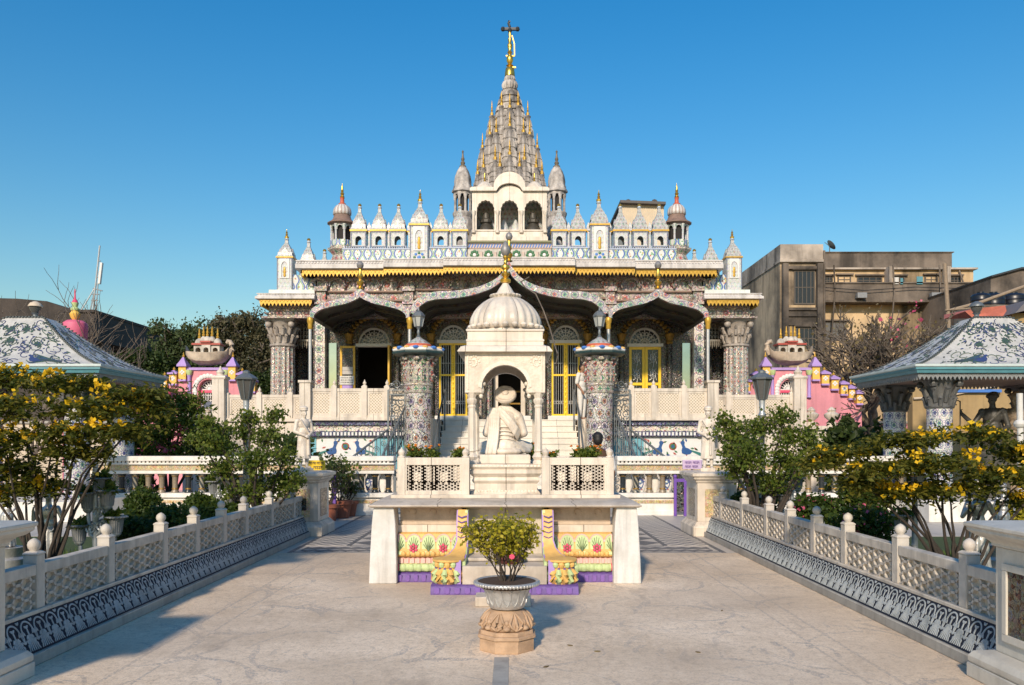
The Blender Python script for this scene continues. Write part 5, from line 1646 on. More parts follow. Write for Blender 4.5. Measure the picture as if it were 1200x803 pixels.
def turret(name, hw, h0, h1, roof, fin, arch=True, parent=T_):
    """little roof shrine: pierced base, tiled roof of stepped concave slope, gilt finial. origin at its foot"""
    mb = MB()
    if arch:
        for y in (-hw, hw - .06): mb.arch(-hw, hw, h0, h1, 0, hw * .42, h0 + (h1 - h0) * .12, h0 + (h1 - h0) * .45, (h1 - h0) * .25, y, y + .06)
        for x in (-hw, hw - .06): mb.box(x, x + .06, -hw + .06, hw - .06, h0, h1)
    else: mb.box(-hw, hw, -hw, hw, h0, h1)
    for x in (-hw, hw):
        for k in range(int((h1 - h0) / .045)): mb.cbox((x * .93, -hw - .004, h0 + .03 + k * .045), (.034, .02, .026), 1)
    for k in range(int(2 * hw / .045)):
        for z in (h1 - .03, h0 + .02): mb.cbox((-hw + .03 + k * .045, -hw - .004, z), (.026, .02, .034), 1)
    o = thing_part(name, mb, [M['tile_white'], M['bead']], T_, (0, 0, 0))
    MB().box(-hw - .03, hw + .03, -hw - .03, hw + .03, h1, h1 + .05).build('gilt_band', M['goldpaint'], o)
    mb = MB(); q = h1 + .05
    mb.pyr(0, 0, [(q, hw * 1.04), (q + roof * .05, hw * 1.04), (q + roof * .06, hw * .94), (q + roof * .25, hw * .88), (q + roof * .26, hw * .82), (q + roof * .45, hw * .70), (q + roof * .46, hw * .63), (q + roof * .64, hw * .46), (q + roof * .65, hw * .40), (q + roof * .78, hw * .27), (q + roof * .80, hw * .22), (q + roof, hw * .17)])
    for a in range(4):                                              # small gable on each slope and corner ribs
        m = Matrix.Rotation(a * PI / 2, 3, 'Z')
        mb.add([m @ Vector(p) for p in ((-hw * .5, -hw * 1.02, h1 + .06), (hw * .5, -hw * 1.02, h1 + .06), (hw * .5, -hw * .98, h1 + .05 + roof * .2), (0, -hw * .80, h1 + .05 + roof * .52), (-hw * .5, -hw * .98, h1 + .05 + roof * .2), (0, -hw * .3, h1 + .05 + roof * .5))], [(0, 1, 2, 3, 4), (2, 5, 3), (3, 5, 4)])
    mb.build('tiled_roof', M['mos_turret'], o, smooth=20)
    zt = h1 + .05 + roof
    MB().lathe((0, 0, 0), [(hw * .26, zt), (hw * .3, zt + .02), (hw * .2, zt + .04), (hw * .2, zt + .06)], 12).build('neck', M['bluegrey'], o)
    k = fin / .45
    pf = [(hw * .16, zt + .05)] + ([(.055, zt + .08), (.06, zt + .10), (.03, zt + .14), (.008, zt + fin)] if fin < .2 else [(.08 * k, zt + .07), (.085 * k, zt + .12), (.03 * k, zt + .17), (.055 * k, zt + .2), (.03 * k, zt + .25), (.045 * k, zt + .29), (.02 * k, zt + .33), (.006, zt + fin)])
    MB().lathe((0, 0, 0), pf, 10).build('gilt_finial', M['gold'], o)
    if not arch:
        mb = MB().arch(-hw * .62, hw * .62, h0 + (h1 - h0) * .38, h1 - .04, 0, hw * .42, h0 + (h1 - h0) * .40, h0 + (h1 - h0) * .72, (h1 - h0) * .16, -hw - .03, -hw + .01)
        mb.build('niche', M['whitepaint'], o)
        mb = MB(); z = h0 + (h1 - h0) * .42
        mb.lathe((0, -hw - .005, z), [(.03, 0), (.05, .05), (.035, .12), (.055, .18), (.04, .26), (.045, .30), (.035, .36), (.008, .38)], 10, sq=.5)
        mb.build('gilt_figure', M['goldpaint'], o)
    return o


t0 = None
for s in (-1, 1):
    for a in (177, 153.5, 131, 80.7, 58.5):
        if t0 is None:
            t0 = turret('roof_turret', .235, 7.66, 8.15, .72, .11); t0.location = Vector((s * S(a, YP), YP + .24, 0)) - Vector(OFF[T_.name])
            first = t0.location.copy()
        else: dup_part(t0, T_, Vector((s * S(a, YP), YP + .24, 0)) - Vector(OFF[T_.name]) - first)
t1 = None
for s in (-1, 1):
    at = Vector((s * S(105.5, YP), YP + .20, 0)) - Vector(OFF[T_.name])
    if t1 is None: t1 = turret('corner_turret', .285, 7.05, 8.31, .70, .42, False); t1.location = at; f1 = at
    else: dup_part(t1, T_, at - f1)
    # tile rosette under the turret
    mb = MB()
    for k in range(8):
        a = k * PI / 4; mb.ball((s * S(105.5, YP) + .14 * math.cos(a), YP - .09, 7.32 + .14 * math.sin(a)), (.045, .012, .045), 8, k % 2)
    mb.ball((s * S(105.5, YP), YP - .09, 7.32), (.06, .014, .06), 8, 1)
    part('tile_rosette', mb, [M['inlay_green'], M['bluepaint']])
# gilt rail and spikes between the turrets
mb = MB(); ms = MB()
for s in (-1, 1):
    mb.box(s * 1.35, s * 2.45, YP + .12, YP + .18, 8.15, 8.195).box(s * 3.1, s * 4.85, YP + .12, YP + .18, 8.15, 8.195)
    for a in (165.2, 142.2, 69.6, 93, 118):
        x = s * S(a, YP); ms = MB(); ms.pyr(x, YP + .15, [(8.195, .05), (8.32, .055), (8.40, .03), (8.46, .008)])
        ms.box(x - .03, x + .03, YP + .1, YP + .2, 7.62, 8.15); part('rail_spike', ms, M['tile_white'])
part('gilt_rail', mb, M['goldpaint'])

# ---- domed corner pavilions
def dome_pavilion(at):
    c = (0, 0, 0); q = .02653
    o = thing_part('corner_pavilion', MB().lathe(c, [(.42, 7.05), (.42, 7.30), (.36, 7.34), (.30, 7.5), (.40, 7.62), (.46, 7.66), (.46, 7.72), (.38, 7.75), (.38, 7.78)], 8, a0=PI / 8), M['mos_cap'], T_, at, smooth=20)
    mb = MB().lathe(c, [(.385, 7.78), (.385, 7.96), (.36, 7.96)], 8, a0=PI / 8); mb.build('balcony', M['mos_parapet'], o, smooth=20)
    mb = MB()
    for k in range(8):
        a = PI / 8 + k * PI / 4; mb.lathe((.34 * math.cos(a), .34 * math.sin(a), 0), [(.05, 7.9), (.035, 7.96), (.033, 8.36), (.055, 8.42), (.055, 8.45)], 8)
    mb.build('column', M['tile_white'], o)
    mb = MB()
    for k in range(8):                                             # small arches between the columns
        a = k * PI / 4; m = Matrix.Rotation(a, 3, 'Z')
        b = MB().arch(-.13, .13, 8.28, 8.47, 0, .085, 8.28, 8.30, .11, -.335, -.30, n=10)
        mb.add([m @ Vector(p) for p in b.v], b.f)
    mb.build('arcade', M['mos_turret'], o, smooth=20)
    MB().lathe(c, [(.30, 8.46), (.42, 8.475), (.465, 8.50), (.465, 8.525), (.38, 8.57), (.30, 8.64), (.27, 8.72), (.26, 8.78)], 16).build('eave', M['brownstone'], o, smooth=30)
    MB().lathe(c, [(.25, 8.78), (.29, 8.80), (.295, 8.88), (.28, 8.97), (.22, 9.06), (.13, 9.12), (.07, 9.14)], 40, flute=(8, .06)).build('dome', M['dome_stripe'], o, smooth=60)
    f = MB().lathe(c, [(.11, 9.12), (.12, 9.15), (.07, 9.18), (.06, 9.30), (.075, 9.34)], 12).build('red_neck', M['redpaint'], o)
    MB().lathe(c, [(.06, 9.34), (.075, 9.37), (.04, 9.42), (.065, 9.47), (.035, 9.52), (.05, 9.56), (.03, 9.61), (.035, 9.66), (.012, 9.74), (.004, 9.80)], 12).build('gilt_finial', M['gold'], o)
    MB().lathe(c, [(.26, 7.7), (.26, 8.47)], 10).build('inner_shade_drum', M['dark'], o)  # near-black core painting the shade between the columns
    return o
d0 = dome_pavilion((-5.27, 25.55, 0)); dup_part(d0, T_, (10.54, 0, 0))

# ---- wings
def wing(s):
    a, b = s * 5.9, s * 7.55
    lo, hi = min(a, b), max(a, b)
    part('wing_wall', MB().box(lo, hi, 27.2, 27.4, FZ, 5.9).box(s * 7.3, s * 7.5, 26.4, 34, FZ, 5.9), M['mos_dark'])
    part('wing_entablature', MB().box(s * 5.95, s * 7.42, 25.0, 27.3, 5.52, 5.92).box(s * 5.95, s * 7.62, 24.92, 27.3, 5.46, 5.52).box(s * 5.95, s * 7.55, 24.96, 27.3, 5.60, 5.64), M['mos_frieze'])
    mf = MB(); fringe(mf, s * 6.0, s * 7.58, 24.6, 5.77, 5.98); fringe(mf, 24.62, 33, s * 7.58 - (.03 if s > 0 else 0), 5.77, 5.98, axis='y')
    part('gilt_fringe', mf, M['goldpaint'], smooth=30)
    def rg(o, z): return [(s * 5.9, 24.62 - o, z), (s * (7.6 + o), 24.62 - o, z), (s * (7.6 + o), 33.5, z), (s * 5.9, 33.5, z)][::s]
    mc = MB().loft([rg(.0, 5.965), rg(.10, 5.99), rg(.10, 6.06), rg(.06, 6.08), rg(.02, 6.13), rg(.06, 6.14), rg(.06, 6.16), rg(-.1, 6.17)], uvs=False)
    for k in range(19): mc.cbox((s * (5.95 + k * .09), 24.60, 6.105), (.05, .06, .04))
    part('wing_cornice', mc, M['mouldwhite'], smooth=30)
    part('wing_roof_step', MB().box(s * 5.95, s * 7.35, 24.75, 33, 6.165, 6.30), M['mint'])
    part('wing_parapet', MB().prism([(s * 5.95, 6.30), (s * 6.64, 6.30), (s * 6.64, 6.78), (s * 6.5, 6.78), (s * 6.3, 6.72), (s * 5.95, 6.62)], 'y', 24.86, 25.0), M['mos_parapet'])
    part('wing_soffit', MB().box(s * 5.95, s * 7.55, 24.64, 27.3, 5.94, 5.962), M['brownstone'])
    # fluted column with a leafy capital
    cx, cy = s * 7.12, 25.5
    c = part('wing_column', MB().lathe((cx, cy, 0), [(.46, FZ), (.46, FZ + .16), (.42, FZ + .2), (.40, FZ + .3), (.385, 3.2), (.375, 4.0), (.37, 4.62)], 64, flute=(16, .11)), M['mos_colfl'], smooth=60)
    mb = MB().lathe((cx, cy, 0), [(.37, 4.62), (.41, 4.64), (.41, 4.70), (.34, 4.72), (.33, 5.0), (.38, 5.3), (.46, 5.40)], 32)
    for k in range(12):
        for (z, r, o_) in ((4.74, .37, 0), (4.98, .40, .26)):
            an = 2 * PI * k / 12 + o_
            mb.tube([(cx + rr * math.cos(an), cy + rr * math.sin(an), zz) for rr, zz in ((r - .03, z), (r, z + .12), (r + .05, z + .24), (r + .10, z + .25), (r + .09, z + .19))], [.05, .06, .055, .045, .03], 6)
    for k in range(4):
        an = PI / 4 + k * PI / 2
        mb.ball((cx + .50 * math.cos(an), cy + .50 * math.sin(an), 5.30), (.11, .11, .11), 10)
    mb.box(cx - .46, cx + .46, cy - .46, cy + .46, 5.40, 5.47)
    part('capital', mb, M['capstone'], parent=c, smooth=50)
    # silver screen over the dark side opening with a hanging fringe
    mb = MB(); z0, z1, y = 4.92, 5.46, 25.9
    x0, x1 = 5.97, 6.78
    for k in range(9):
        x = s * (x0 + k * (x1 - x0) / 8)
        mb.tube([(x, y, z0), (x, y, z1)], .022, 6)
        for q in range(4): mb.ball((x, y, z0 + .08 + q * .13), (.045, .03, .04), 8)
    for k in range(5): mb.bar((s * x0, y, z0 + k * .13), (s * x1, y, z0 + k * .13), .02)
    mb.box(s * x0, s * x1, y - .03, y + .03, z0 - .06, z0)
    for k in range(12):
        x = s * (x0 + .03 + k * (x1 - x0 - .06) / 11)
        mb.lathe((x, y, 0), [(.01, z0 - .24 - .05 * (k % 2)), (.035, z0 - .16), (.03, z0 - .1), (.04, z0 - .06)], 6)
    part('silver_screen', mb, M['silverdark'])
    for x in (6.35, 6.62): part('inner_column', MB().lathe((s * x, 26.9, 0), [(.12, FZ), (.11, 2.6), (.10, 4.8), (.15, 5.0), (.15, 5.3)], 24, flute=(8, .1)), M['mos_dark'])
    # turrets on the wing
    OFFT = Vector(OFF[T_.name])
    dup_part(t1, T_, Vector((s * 6.88, 25.05, .64)) - OFFT - f1, (.84, .84, .80))
    dup_part(t0, T_, Vector((s * 6.30, 25.45, -1.02)) - OFFT - first); dup_part(t0, T_, Vector((s * 5.86, 25.7, -1.30)) - OFFT - first)
per_side(wing)

# ---- upper triple-arched pavilion
YU = 25.8
part('flower_tile_row', MB().box(-1.30, 1.30, 25.1, 27.4, 7.05, 7.62), M['old_white'])
mb = MB()
for k in range(6):
    x = -1.08 + k * .432
    for q in range(8):
        a = q * PI / 4; mb.ball((x + .10 * math.cos(a), 25.09, 7.44 + .11 * math.sin(a)), (.05, .016, .05), 8, 0)
    mb.ball((x, 25.085, 7.44), (.055, .016, .055), 8, 1)
    if k < 5: mb.lathe((x + .216, 25.08, 7.12), [(.03, 0), (.045, .1), (.03, .3), (.05, .4)], 8, 2)
part('tile_flower', mb, [M['inlay_green'], M['whitepaint'], M['lpinkstone']])
def rq(o, z): return [(-1.27 - o, 25.2 - o, z), (1.27 + o, 25.2 - o, z), (1.27 + o, 27.4, z), (-1.27 - o, 27.4, z)]
part('pavilion_moulding', MB().loft([rq(0, 7.62), rq(.05, 7.66), rq(.05, 7.78), rq(.1, 7.80)], uvs=False), M['lpinkstone'])
mb = MB()
for k in range(30): mb.prism([(-1.28 + k * .086, 7.68), (-1.24 + k * .086, 7.68), (-1.20 + k * .086, 7.78), (-1.24 + k * .086, 7.78)], 'y', 25.13, 25.17)
part('flag_border', mb, M['bluepaint'], smooth=0)
part('green_course', MB().loft([rq(.1, 7.80), rq(.13, 7.83), rq(.13, 7.88), rq(.0, 7.90)], uvs=False), M['greenbrown'])
part('pavilion_base', MB().box(-1.2, 1.2, 25.3, 27.3, 7.9, 8.06), M['marble_clean'])
mb = MB()
for cx in (-.76, 0, .76):
    mb.arch(cx - (.38 if cx == 0 else .38), cx + .38, 8.06, 9.62, cx, .285, 8.38, 9.02, .33, YU, YU + .16, cusps=7, amp=.08, n=35)
for s in (-1, 1): mb.box(s * 1.14, s * 1.19, YU, YU + .16, 8.06, 9.62).box(s * 1.06, s * 1.19, YU + .16, 27.2, 8.06, 9.62)
part('pavilion_arcade', mb, M['marble_clean'], smooth=0)
mb = MB()
for x in (-1.14, -.38, .38, 1.14): mb.lathe((x, YU - .02, 8.3), [(.07, 0), (.07, .08), (.045, .1), (.04, .55), (.065, .62), (.07, .7)], 10)
for cx in (-.76, 0, .76): mb.box(cx - .27, cx + .27, YU - .025, YU, 8.12, 8.33)
mb.box(-1.2, 1.2, YU - .03, YU, 8.36, 8.40)
part('pavilion_column', mb, M['marble_clean'])
part('pavilion_back', MB().box(-1.1, 1.1, 26.7, 26.8, 8.06, 9.6), M['mos_turret'])
part('pavilion_floor', MB().box(-1.15, 1.15, YU + .16, 27, 8.3, 8.38).box(-1.15, 1.15, YU + .16, 27, 9.56, 9.62), M['marble_clean'])
for cx in (-.76, .76):
    part('stone_bell', MB().lathe((cx, 26.3, 8.38), [(.26, 0), (.29, .06), (.27, .14), (.18, .26), (.14, .33), (.19, .37), (.19, .45), (.13, .5), (.13, .58), (.10, .68), (.02, .72)], 20, flute=(10, .05)), M['bronze'])
part('domed_idol', MB().lathe((-.18, 26.4, 8.38), [(.16, 0), (.16, .2), (.1, .35), (.03, .5)], 14).lathe((.2, 26.4, 8.38), [(.16, 0), (.16, .2), (.1, .35), (.03, .5)], 14), M['tile_white'])
top = [(-1.26, 9.62), (-1.26, 9.70), (-1.20, 9.74), (-.50, 9.74)] + [(-.50 + .5 - .50 * math.cos(PI * i / 16), 9.76 + .46 * math.sin(PI * i / 16)) for i in range(17)] + [(.50, 9.74), (1.20, 9.74), (1.26, 9.70), (1.26, 9.62), (.42, 9.62)] + [(.40 * math.cos(PI * i / 14), 9.60 + .26 * math.sin(PI * i / 14)) for i in range(1, 14)] + [(-.42, 9.62)]
part('pavilion_cornice', MB().prism(top, 'y', YU - .10, YU + .25), M['marble_clean'], smooth=30)
part('pavilion_roof', MB().box(-1.2, 1.2, YU + .25, 27.3, 9.62, 9.72).prism([(-.42, 9.72)] + [(.42 * math.cos(PI - PI * i / 12), 9.72 + .42 * math.sin(PI * i / 12)) for i in range(13)], 'y', YU + .2, 27.2).prism([(.38 * math.cos(PI - PI * i / 12), 9.58 + .25 * math.sin(PI * i / 12)) for i in range(13)], 'y', YU + .02, YU + .1), M['marble_clean'], smooth=30)
for s in (-1, 1):
    dm = part('domelet', MB().lathe((s * .80, 26.1, 9.72), [(.30, 0), (.30, .05), (.27, .13), (.19, .23), (.10, .29), (.04, .31)], 24, flute=(12, .05)), M['marble_clean'], smooth=60)
    part('gilt_finial', MB().lathe((s * .80, 26.1, 10.02), [(.04, 0), (.05, .03), (.02, .07), (.035, .12), (.015, .17), (.025, .21), (.004, .30)], 10), M['gold'], parent=dm)

# ---- sanctum block and the great spire
YS = 30.0; q = .0316
part('sanctum', MB().box(-1.15, 1.15, 28.4, 31.6, 7.05, 10.2), M['spire'])
RATHA = [(1, -.16), (1, .16), (.955, .17), (.955, .40), (.87, .42), (.87, .60), (.75, .62), (.75, .75), (.62, .75), (.60, .87), (.42, .87), (.40, .955), (.17, .955), (.16, 1.0)]
def ratha(cx, cy, r, z):
    out = []
    for k in range(4):
        m = k * PI / 2
        for x, y in RATHA[:-1]:
            out.append((cx + r * (x * math.cos(m) - y * math.sin(m)), cy + r * (x * math.sin(m) + y * math.cos(m)), z))
    return out
def shikhara(prof, seed=0, nz=26):
    zs = [p[0] for p in prof]; rs = [p[1] for p in prof]; rings = []
    for k in range(nz + 1):
        z = zs[0] + (zs[-1] - zs[0]) * k / nz; r = float(np.interp(z, zs, rs))
        rings.append(ratha(0, 0, r * 1.0, z))
        if k < nz:
            h = (zs[-1] - zs[0]) / nz
            rings.append(ratha(0, 0, float(np.interp(z + h * .6, zs, rs)) * 1.02, z + h * .62)); rings.append(ratha(0, 0, float(np.interp(z + h * .66, zs, rs)) * .89, z + h * .68)); rings.append(ratha(0, 0, float(np.interp(z + h * .95, zs, rs)) * .89, z + h * .94))
    return MB().loft(rings)
zy = lambda y: 1.65 + (518 - y) * q
prof = [(zy(300), 28 * q), (zy(250), 26 * q), (zy(215), 24.5 * q), (zy(190), 23 * q), (zy(170), 21.5 * q), (zy(150), 19.5 * q), (zy(135), 17.5 * q), (zy(120), 13.5 * q), (zy(107), 9.5 * q)]
sp = thing_part('spire', shikhara(prof, nz=22), M['spire'], T_, (0, YS, 0), smooth=20)
OFF[sp.name] = (0, 0, 0)
mb = MB()
mb.lathe((0, 0, 0), [(8 * q, zy(107.5)), (7.2 * q, zy(106)), (9.3 * q, zy(103)), (9.5 * q, zy(100)), (8.4 * q, zy(97)), (6 * q, zy(96)), (7 * q, zy(94)), (6 * q, zy(91)), (5.4 * q, zy(90)), (5.4 * q, zy(88))], 32, flute=(16, .14))
mb.build('amalaka', M['spire'], sp, smooth=50)
mb = MB().lathe((0, 0, 0), [(6 * q, zy(90)), (5.8 * q, zy(86)), (5 * q, zy(81)), (2.2 * q, zy(79)), (4.3 * q, zy(77.5)), (2 * q, zy(76)), (3.9 * q, zy(72)), (3.6 * q, zy(67)), (1.8 * q, zy(64.5)), (3 * q, zy(62)), (1.7 * q, zy(60)), (2.7 * q, zy(56)), (2.9 * q, zy(53)), (1.6 * q, zy(51)), (2.3 * q, zy(47)), (1.4 * q, zy(44)), (2 * q, zy(41)), (1.2 * q, zy(38)), (1.2 * q, zy(34))], 18)
mb.bar((1.5 * q, 0, zy(66)), (5.5 * q, 0, zy(66)), .04); mb.bar((5.5 * q, 0, zy(66)), (5.3 * q, 0, zy(52)), .03); mb.bar((5.3 * q, 0, zy(52)), (2.5 * q, 0, zy(42)), .03); mb.bar((0, 0, zy(79.5)), (7 * q, 0, zy(79.5)), .05); mb.bar((0, 0, zy(66)), (-4.5 * q, 0, zy(66)), .04)
mb.build('gilt_finial', M['gold'], sp, smooth=50)
mb = MB().lathe((0, 0, 0), [(2.0 * q, zy(38)), (2.8 * q, zy(36)), (1.5 * q, zy(33)), (.8 * q, zy(31))], 10)
mb.bar((-8 * q, 0, zy(34.5)), (9 * q, 0, zy(34.5)), .09); mb.ball((-8 * q, 0, zy(34.5)), .09, 8); mb.ball((9 * q, 0, zy(34.5)), .09, 8); mb.tube([(0, 0, zy(32)), (-1.5 * q, 0, zy(28)), (-.5 * q, 0, zy(25))], .05, 6)
mb.build('finial_cross', M['blackiron'], sp)


def minispire(top, hw, h):
    pr = [(-h, hw * 1.04), (-h * .6, hw), (-h * .35, hw * .86), (-h * .15, hw * .6), (0, hw * .27)]
    o = thing_part('attached_spire', shikhara(pr, nz=9), M['spire'], T_, (0, YS, top), smooth=20)
    MB().lathe((0, 0, 0), [(hw * .3, -.03), (hw * .36, .03), (hw * .2, .07)], 16, flute=(8, .1)).build('amalaka', M['spire'], o)
    MB().lathe((0, 0, .06), [(.06, 0), (.062, .10), (.022, .14), (.045, .20), (.02, .25), (.035, .31), (.016, .37), (.022, .42), (.005, .56)], 10).build('gilt_finial', M['goldpaint'], o)
    return o


tall = minispire(zy(138), 10.5 * q, 3.2); tall_at = tall.location.copy()
low = minispire(zy(205), 7.5 * q, 1.7); low_at = low.location.copy()
tall.location = Vector((21.0 * q, YS, zy(138))) - Vector(OFF[T_.name]); low.location = Vector((38.0 * q, YS, zy(209))) - Vector(OFF[T_.name])
pos_t = [(-21, 0, 138), (0, -21, 138), (0, 21, 138), (9.5, -13, 132), (-9.5, -13, 132), (9.5, 13, 132), (-9.5, 13, 132), (23, -17, 167), (-23, -17, 167), (23, 17, 167), (-23, 17, 167), (0, -31, 163), (0, 31, 163), (32, 0, 176), (-32, 0, 176), (15.5, -26, 168), (-15.5, -26, 168)]
for x, y, t in pos_t: dup_part(tall, T_, Vector((x * q, YS + y * q, zy(t))) - Vector((21 * q, YS, zy(138))))
pos_l = [(-38, 0, 209), (16.5, -35, 202), (-16.5, -35, 202), (0, -40, 198), (30, -27, 208), (-30, -27, 208), (37, -16, 212), (-37, -16, 212), (37, 16, 212), (-37, 16, 212), (11, -42, 212), (-11, -42, 212)]
for x, y, t in pos_l: dup_part(low, T_, Vector((x * q, YS + y * q, zy(t))) - Vector((38 * q, YS, zy(209))))

# ---- spire turrets either side
def spire_turret(at):
    k = .03; c = (0, 0, 0); z = lambda y: 1.65 + (518 - y) * k
    o = thing_part('spire_turret', MB().lathe(c, [(12.5 * k, 7.0), (12.5 * k, z(262)), (12 * k, z(260)), (10.5 * k, z(256)), (12 * k, z(252)), (12 * k, z(250)), (9 * k, z(250))], 12), M['spire'], T_, at, smooth=20)
    mb = MB()
    for j in range(8):
        a = PI / 8 + j * PI / 4; mb.lathe((9.3 * k * math.cos(a), 9.3 * k * math.sin(a), 0), [(.06, z(251)), (.045, z(249)), (.04, z(234)), (.07, z(231)), (.07, z(229))], 8)
    for j in range(8):
        m = Matrix.Rotation(j * PI / 4, 3, 'Z')
        b = MB().arch(-.14, .14, z(236), z(227), 0, .09, z(236), z(234), .14, -.30, -.25, n=10); mb.add([m @ Vector(p) for p in b.v], b.f)
    mb.build('column', M['spire'], o, smooth=30)
    MB().lathe(c, [(6 * k, z(252)), (6 * k, z(226))], 10).build('inner_shade_drum', M['dark'], o)  # dark core, painted shade behind the turret columns
    MB().lathe(c, [(9 * k, z(228)), (13 * k, z(226)), (13 * k, z(224)), (11 * k, z(221)), (11 * k, z(219)), (10 * k, z(217)), (10.2 * k, z(213)), (9.2 * k, z(207)), (7 * k, z(201)), (4.6 * k, z(197)), (3.6 * k, z(196))], 32, flute=(8, .1)).build('roof', M['spire'], o, smooth=40)
    MB().lathe(c, [(3.8 * k, z(196.5)), (4 * k, z(195)), (2 * k, z(193.5)), (2.8 * k, z(191)), (1.5 * k, z(189)), (2.2 * k, z(186.5)), (1.2 * k, z(184)), (.8 * k, z(179)), (1.4 * k, z(178)), (.2 * k, z(176))], 12).build('finial', M['finialgrey'], o)
    return o
s0 = spire_turret((-1.65, 28.5, 0)); dup_part(s0, T_, (3.3, 0, 0))

# ---- marble rails of the porches and wings
def rail(pts, z0, z1, jal, posts, ph):
    """pts along x at fixed y"""
    x0, x1, y = pts
    lo, hi = min(x0, x1), max(x0, x1)
    r = part('marble_rail', MB().box(lo, hi, y - .05, y + .05, z1 - .09, z1).box(lo, hi, y - .05, y + .05, z0, z0 + .09), M['marble'], bevel=.005)
    xs = sorted(posts)
    for x in xs:
        w = .075
        b = MB().box(x - w, x + w, y - .09, y + .09, z0 - .02, z1 + ph); b.lathe((x, y, z1 + ph), [(w, 0), (w * .9, .02), (.03, .04), (.05, .07), (.05, .10), (.02, .14), (.004, .19)], 10)
        part('rail_post', b, M['marble'], parent=r, bevel=.005)
    for a, b_ in zip(xs[:-1], xs[1:]):
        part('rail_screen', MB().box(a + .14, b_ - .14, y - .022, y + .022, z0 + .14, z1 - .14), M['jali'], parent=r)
        part('screen_frame', MB().box(a + .075, a + .14, y - .035, y + .035, z0 + .09, z1 - .09).box(b_ - .14, b_ - .075, y - .035, y + .035, z0 + .09, z1 - .09).box(a + .14, b_ - .14, y - .033, y + .033, z0 + .09, z0 + .14).box(a + .14, b_ - .14, y - .033, y + .033, z1 - .14, z1 - .09), M['marble'], parent=r)
for s in (-1, 1):
    rail((s * 2.75, s * 5.55, 22.28), FZ - .04, 3.12, 1, [s * a for a in (2.80, 3.35, 3.97, 4.80, 5.50)], .06)
    b = MB().box(s * 5.42, s * 5.72, 22.1, 22.42, FZ - .1, Z(449, 22.25)).box(s * 5.39, s * 5.75, 22.07, 22.45, Z(449, 22.25), Z(446, 22.25))
    part('corner_post', b, M['marble'], bevel=.006)
    rail((s * 5.75, s * 8.25, 23.55), FZ, 3.02, 1, [s * a for a in (5.82, 6.35, 7.25, 8.2)], .05)
    part('wing_end_post', MB().box(s * 8.2, s * 8.55, 23.3, 23.7, 0, Z(445, 23.5)).pyr(s * 8.37, 23.5, [(Z(445, 23.5), .2), (Z(443, 23.5), .22), (Z(441, 23.5), .2)]).lathe((s * 8.37, 23.5, Z(441, 23.5)), [(.16, 0), (.1, .05), (.13, .12), (.05, .2), (.01, .3)], 12), M['marble'], bevel=.006)
    # solid wing stair flank and urns beyond the end post
    part('wing_terrace', MB().box(s * 8.4, s * 9.6, 23.8, 26, 0, 2.0).box(s * 8.35, s * 9.7, 23.7, 26, 2.0, 2.12), M['marble'], bevel=.006)
    for x in (8.9, 9.5):
        part('terrace_urn', MB().lathe((s * x, 23.9, 2.12), [(.14, 0), (.14, .1), (.07, .14), (.2, .26), (.22, .34), (.1, .42), (.13, .46), (.03, .56)], 16), M['marble'])
M['lampglass'] = paint('milky_lamp_glass', (.42, .43, .40), .12, 0, .2, 8, 0)
M['capblue'] = paint('dark_green_border', (.03, .06, .055), .4, 0, .8, 40)
M['whitestone'] = stone('white_balustrade_stone', (.80, .77, .71), (.48, .42, .33), .4, .6, 3, .12, .2)
M['balubeige'] = paint('beige_tile_column', (.30, .24, .17), .4, .1, .6, 25, .2)
M['pavroof'] = stone('cream_mosaic_roof', (.54, .53, .50), (.30, .31, .30), .5, .5, 3, .3, .2, 34)
M['tile_green'] = paint('green_tile', (.06, .11, .075), .35, 0, .4); M['tile_navy'] = paint('navy_tile', (.05, .07, .18), .35, 0, .4)
M['tile_dark'] = paint('dark_grey_tile', (.06, .075, .08), .4, 0, .4); M['tile_red'] = paint('red_tile', (.3, .06, .05), .4)
M['palemint'] = stone('pale_mint_moulding', (.55, .63, .62), (.28, .33, .33), .4, .5, 5, .1); M['leadgrey'] = paint('grey_fretwork', (.24, .25, .25), .6, 0, .5)
M['capdark'] = stone('dark_carved_capital', (.12, .12, .115), (.04, .04, .04), .6, .5, 6, .7)
M['ochrewall'] = stone('ochre_limewash', (.40, .28, .13), (.2, .14, .07), .4, .8, 2, .15, .3)
M['lampglassdark'] = paint('smoked_lamp_glass', (.09, .09, .085), .15, 0, .2, 8, 0)
M['violetpost'] = paint('bright_violet_paint', (.16, .07, .36), .5, 0, .3)
M['violetsign'] = paint('pale_violet_board', (.55, .42, .60), .6, 0, .2)
# ================================================================== mosaic pillars beside the stairs, with lamps
def lantern(parent, c, z, k=1.0):
    """six-sided garden lantern standing on z"""
    x, y = c
    MB().lathe((x, y, z), [(.05 * k, 0), (.07 * k, .03 * k), (.03 * k, .08 * k), (.045 * k, .16 * k), (.03 * k, .22 * k), (.06 * k, .28 * k), (.10 * k, .30 * k)], 10).build('stem', M['iron'], parent)
    MB().lathe((x, y, z), [(.095 * k, .30 * k), (.15 * k, .56 * k)], 6).build('glass', M['lampglass'], parent, smooth=10)
    mb = MB()
    for j in range(6):
        a = j * PI / 3; mb.bar((x + .097 * k * math.cos(a), y + .097 * k * math.sin(a), z + .30 * k), (x + .153 * k * math.cos(a), y + .153 * k * math.sin(a), z + .56 * k), .018 * k)
    mb.build('frame_bar', M['iron'], parent, smooth=0)
    MB().lathe((x, y, z), [(.17 * k, .55 * k), (.175 * k, .58 * k), (.12 * k, .66 * k), (.07 * k, .70 * k), (.03 * k, .72 * k), (.03 * k, .75 * k), (.01 * k, .80 * k)], 6).build('hood', M['iron'], parent, smooth=10)


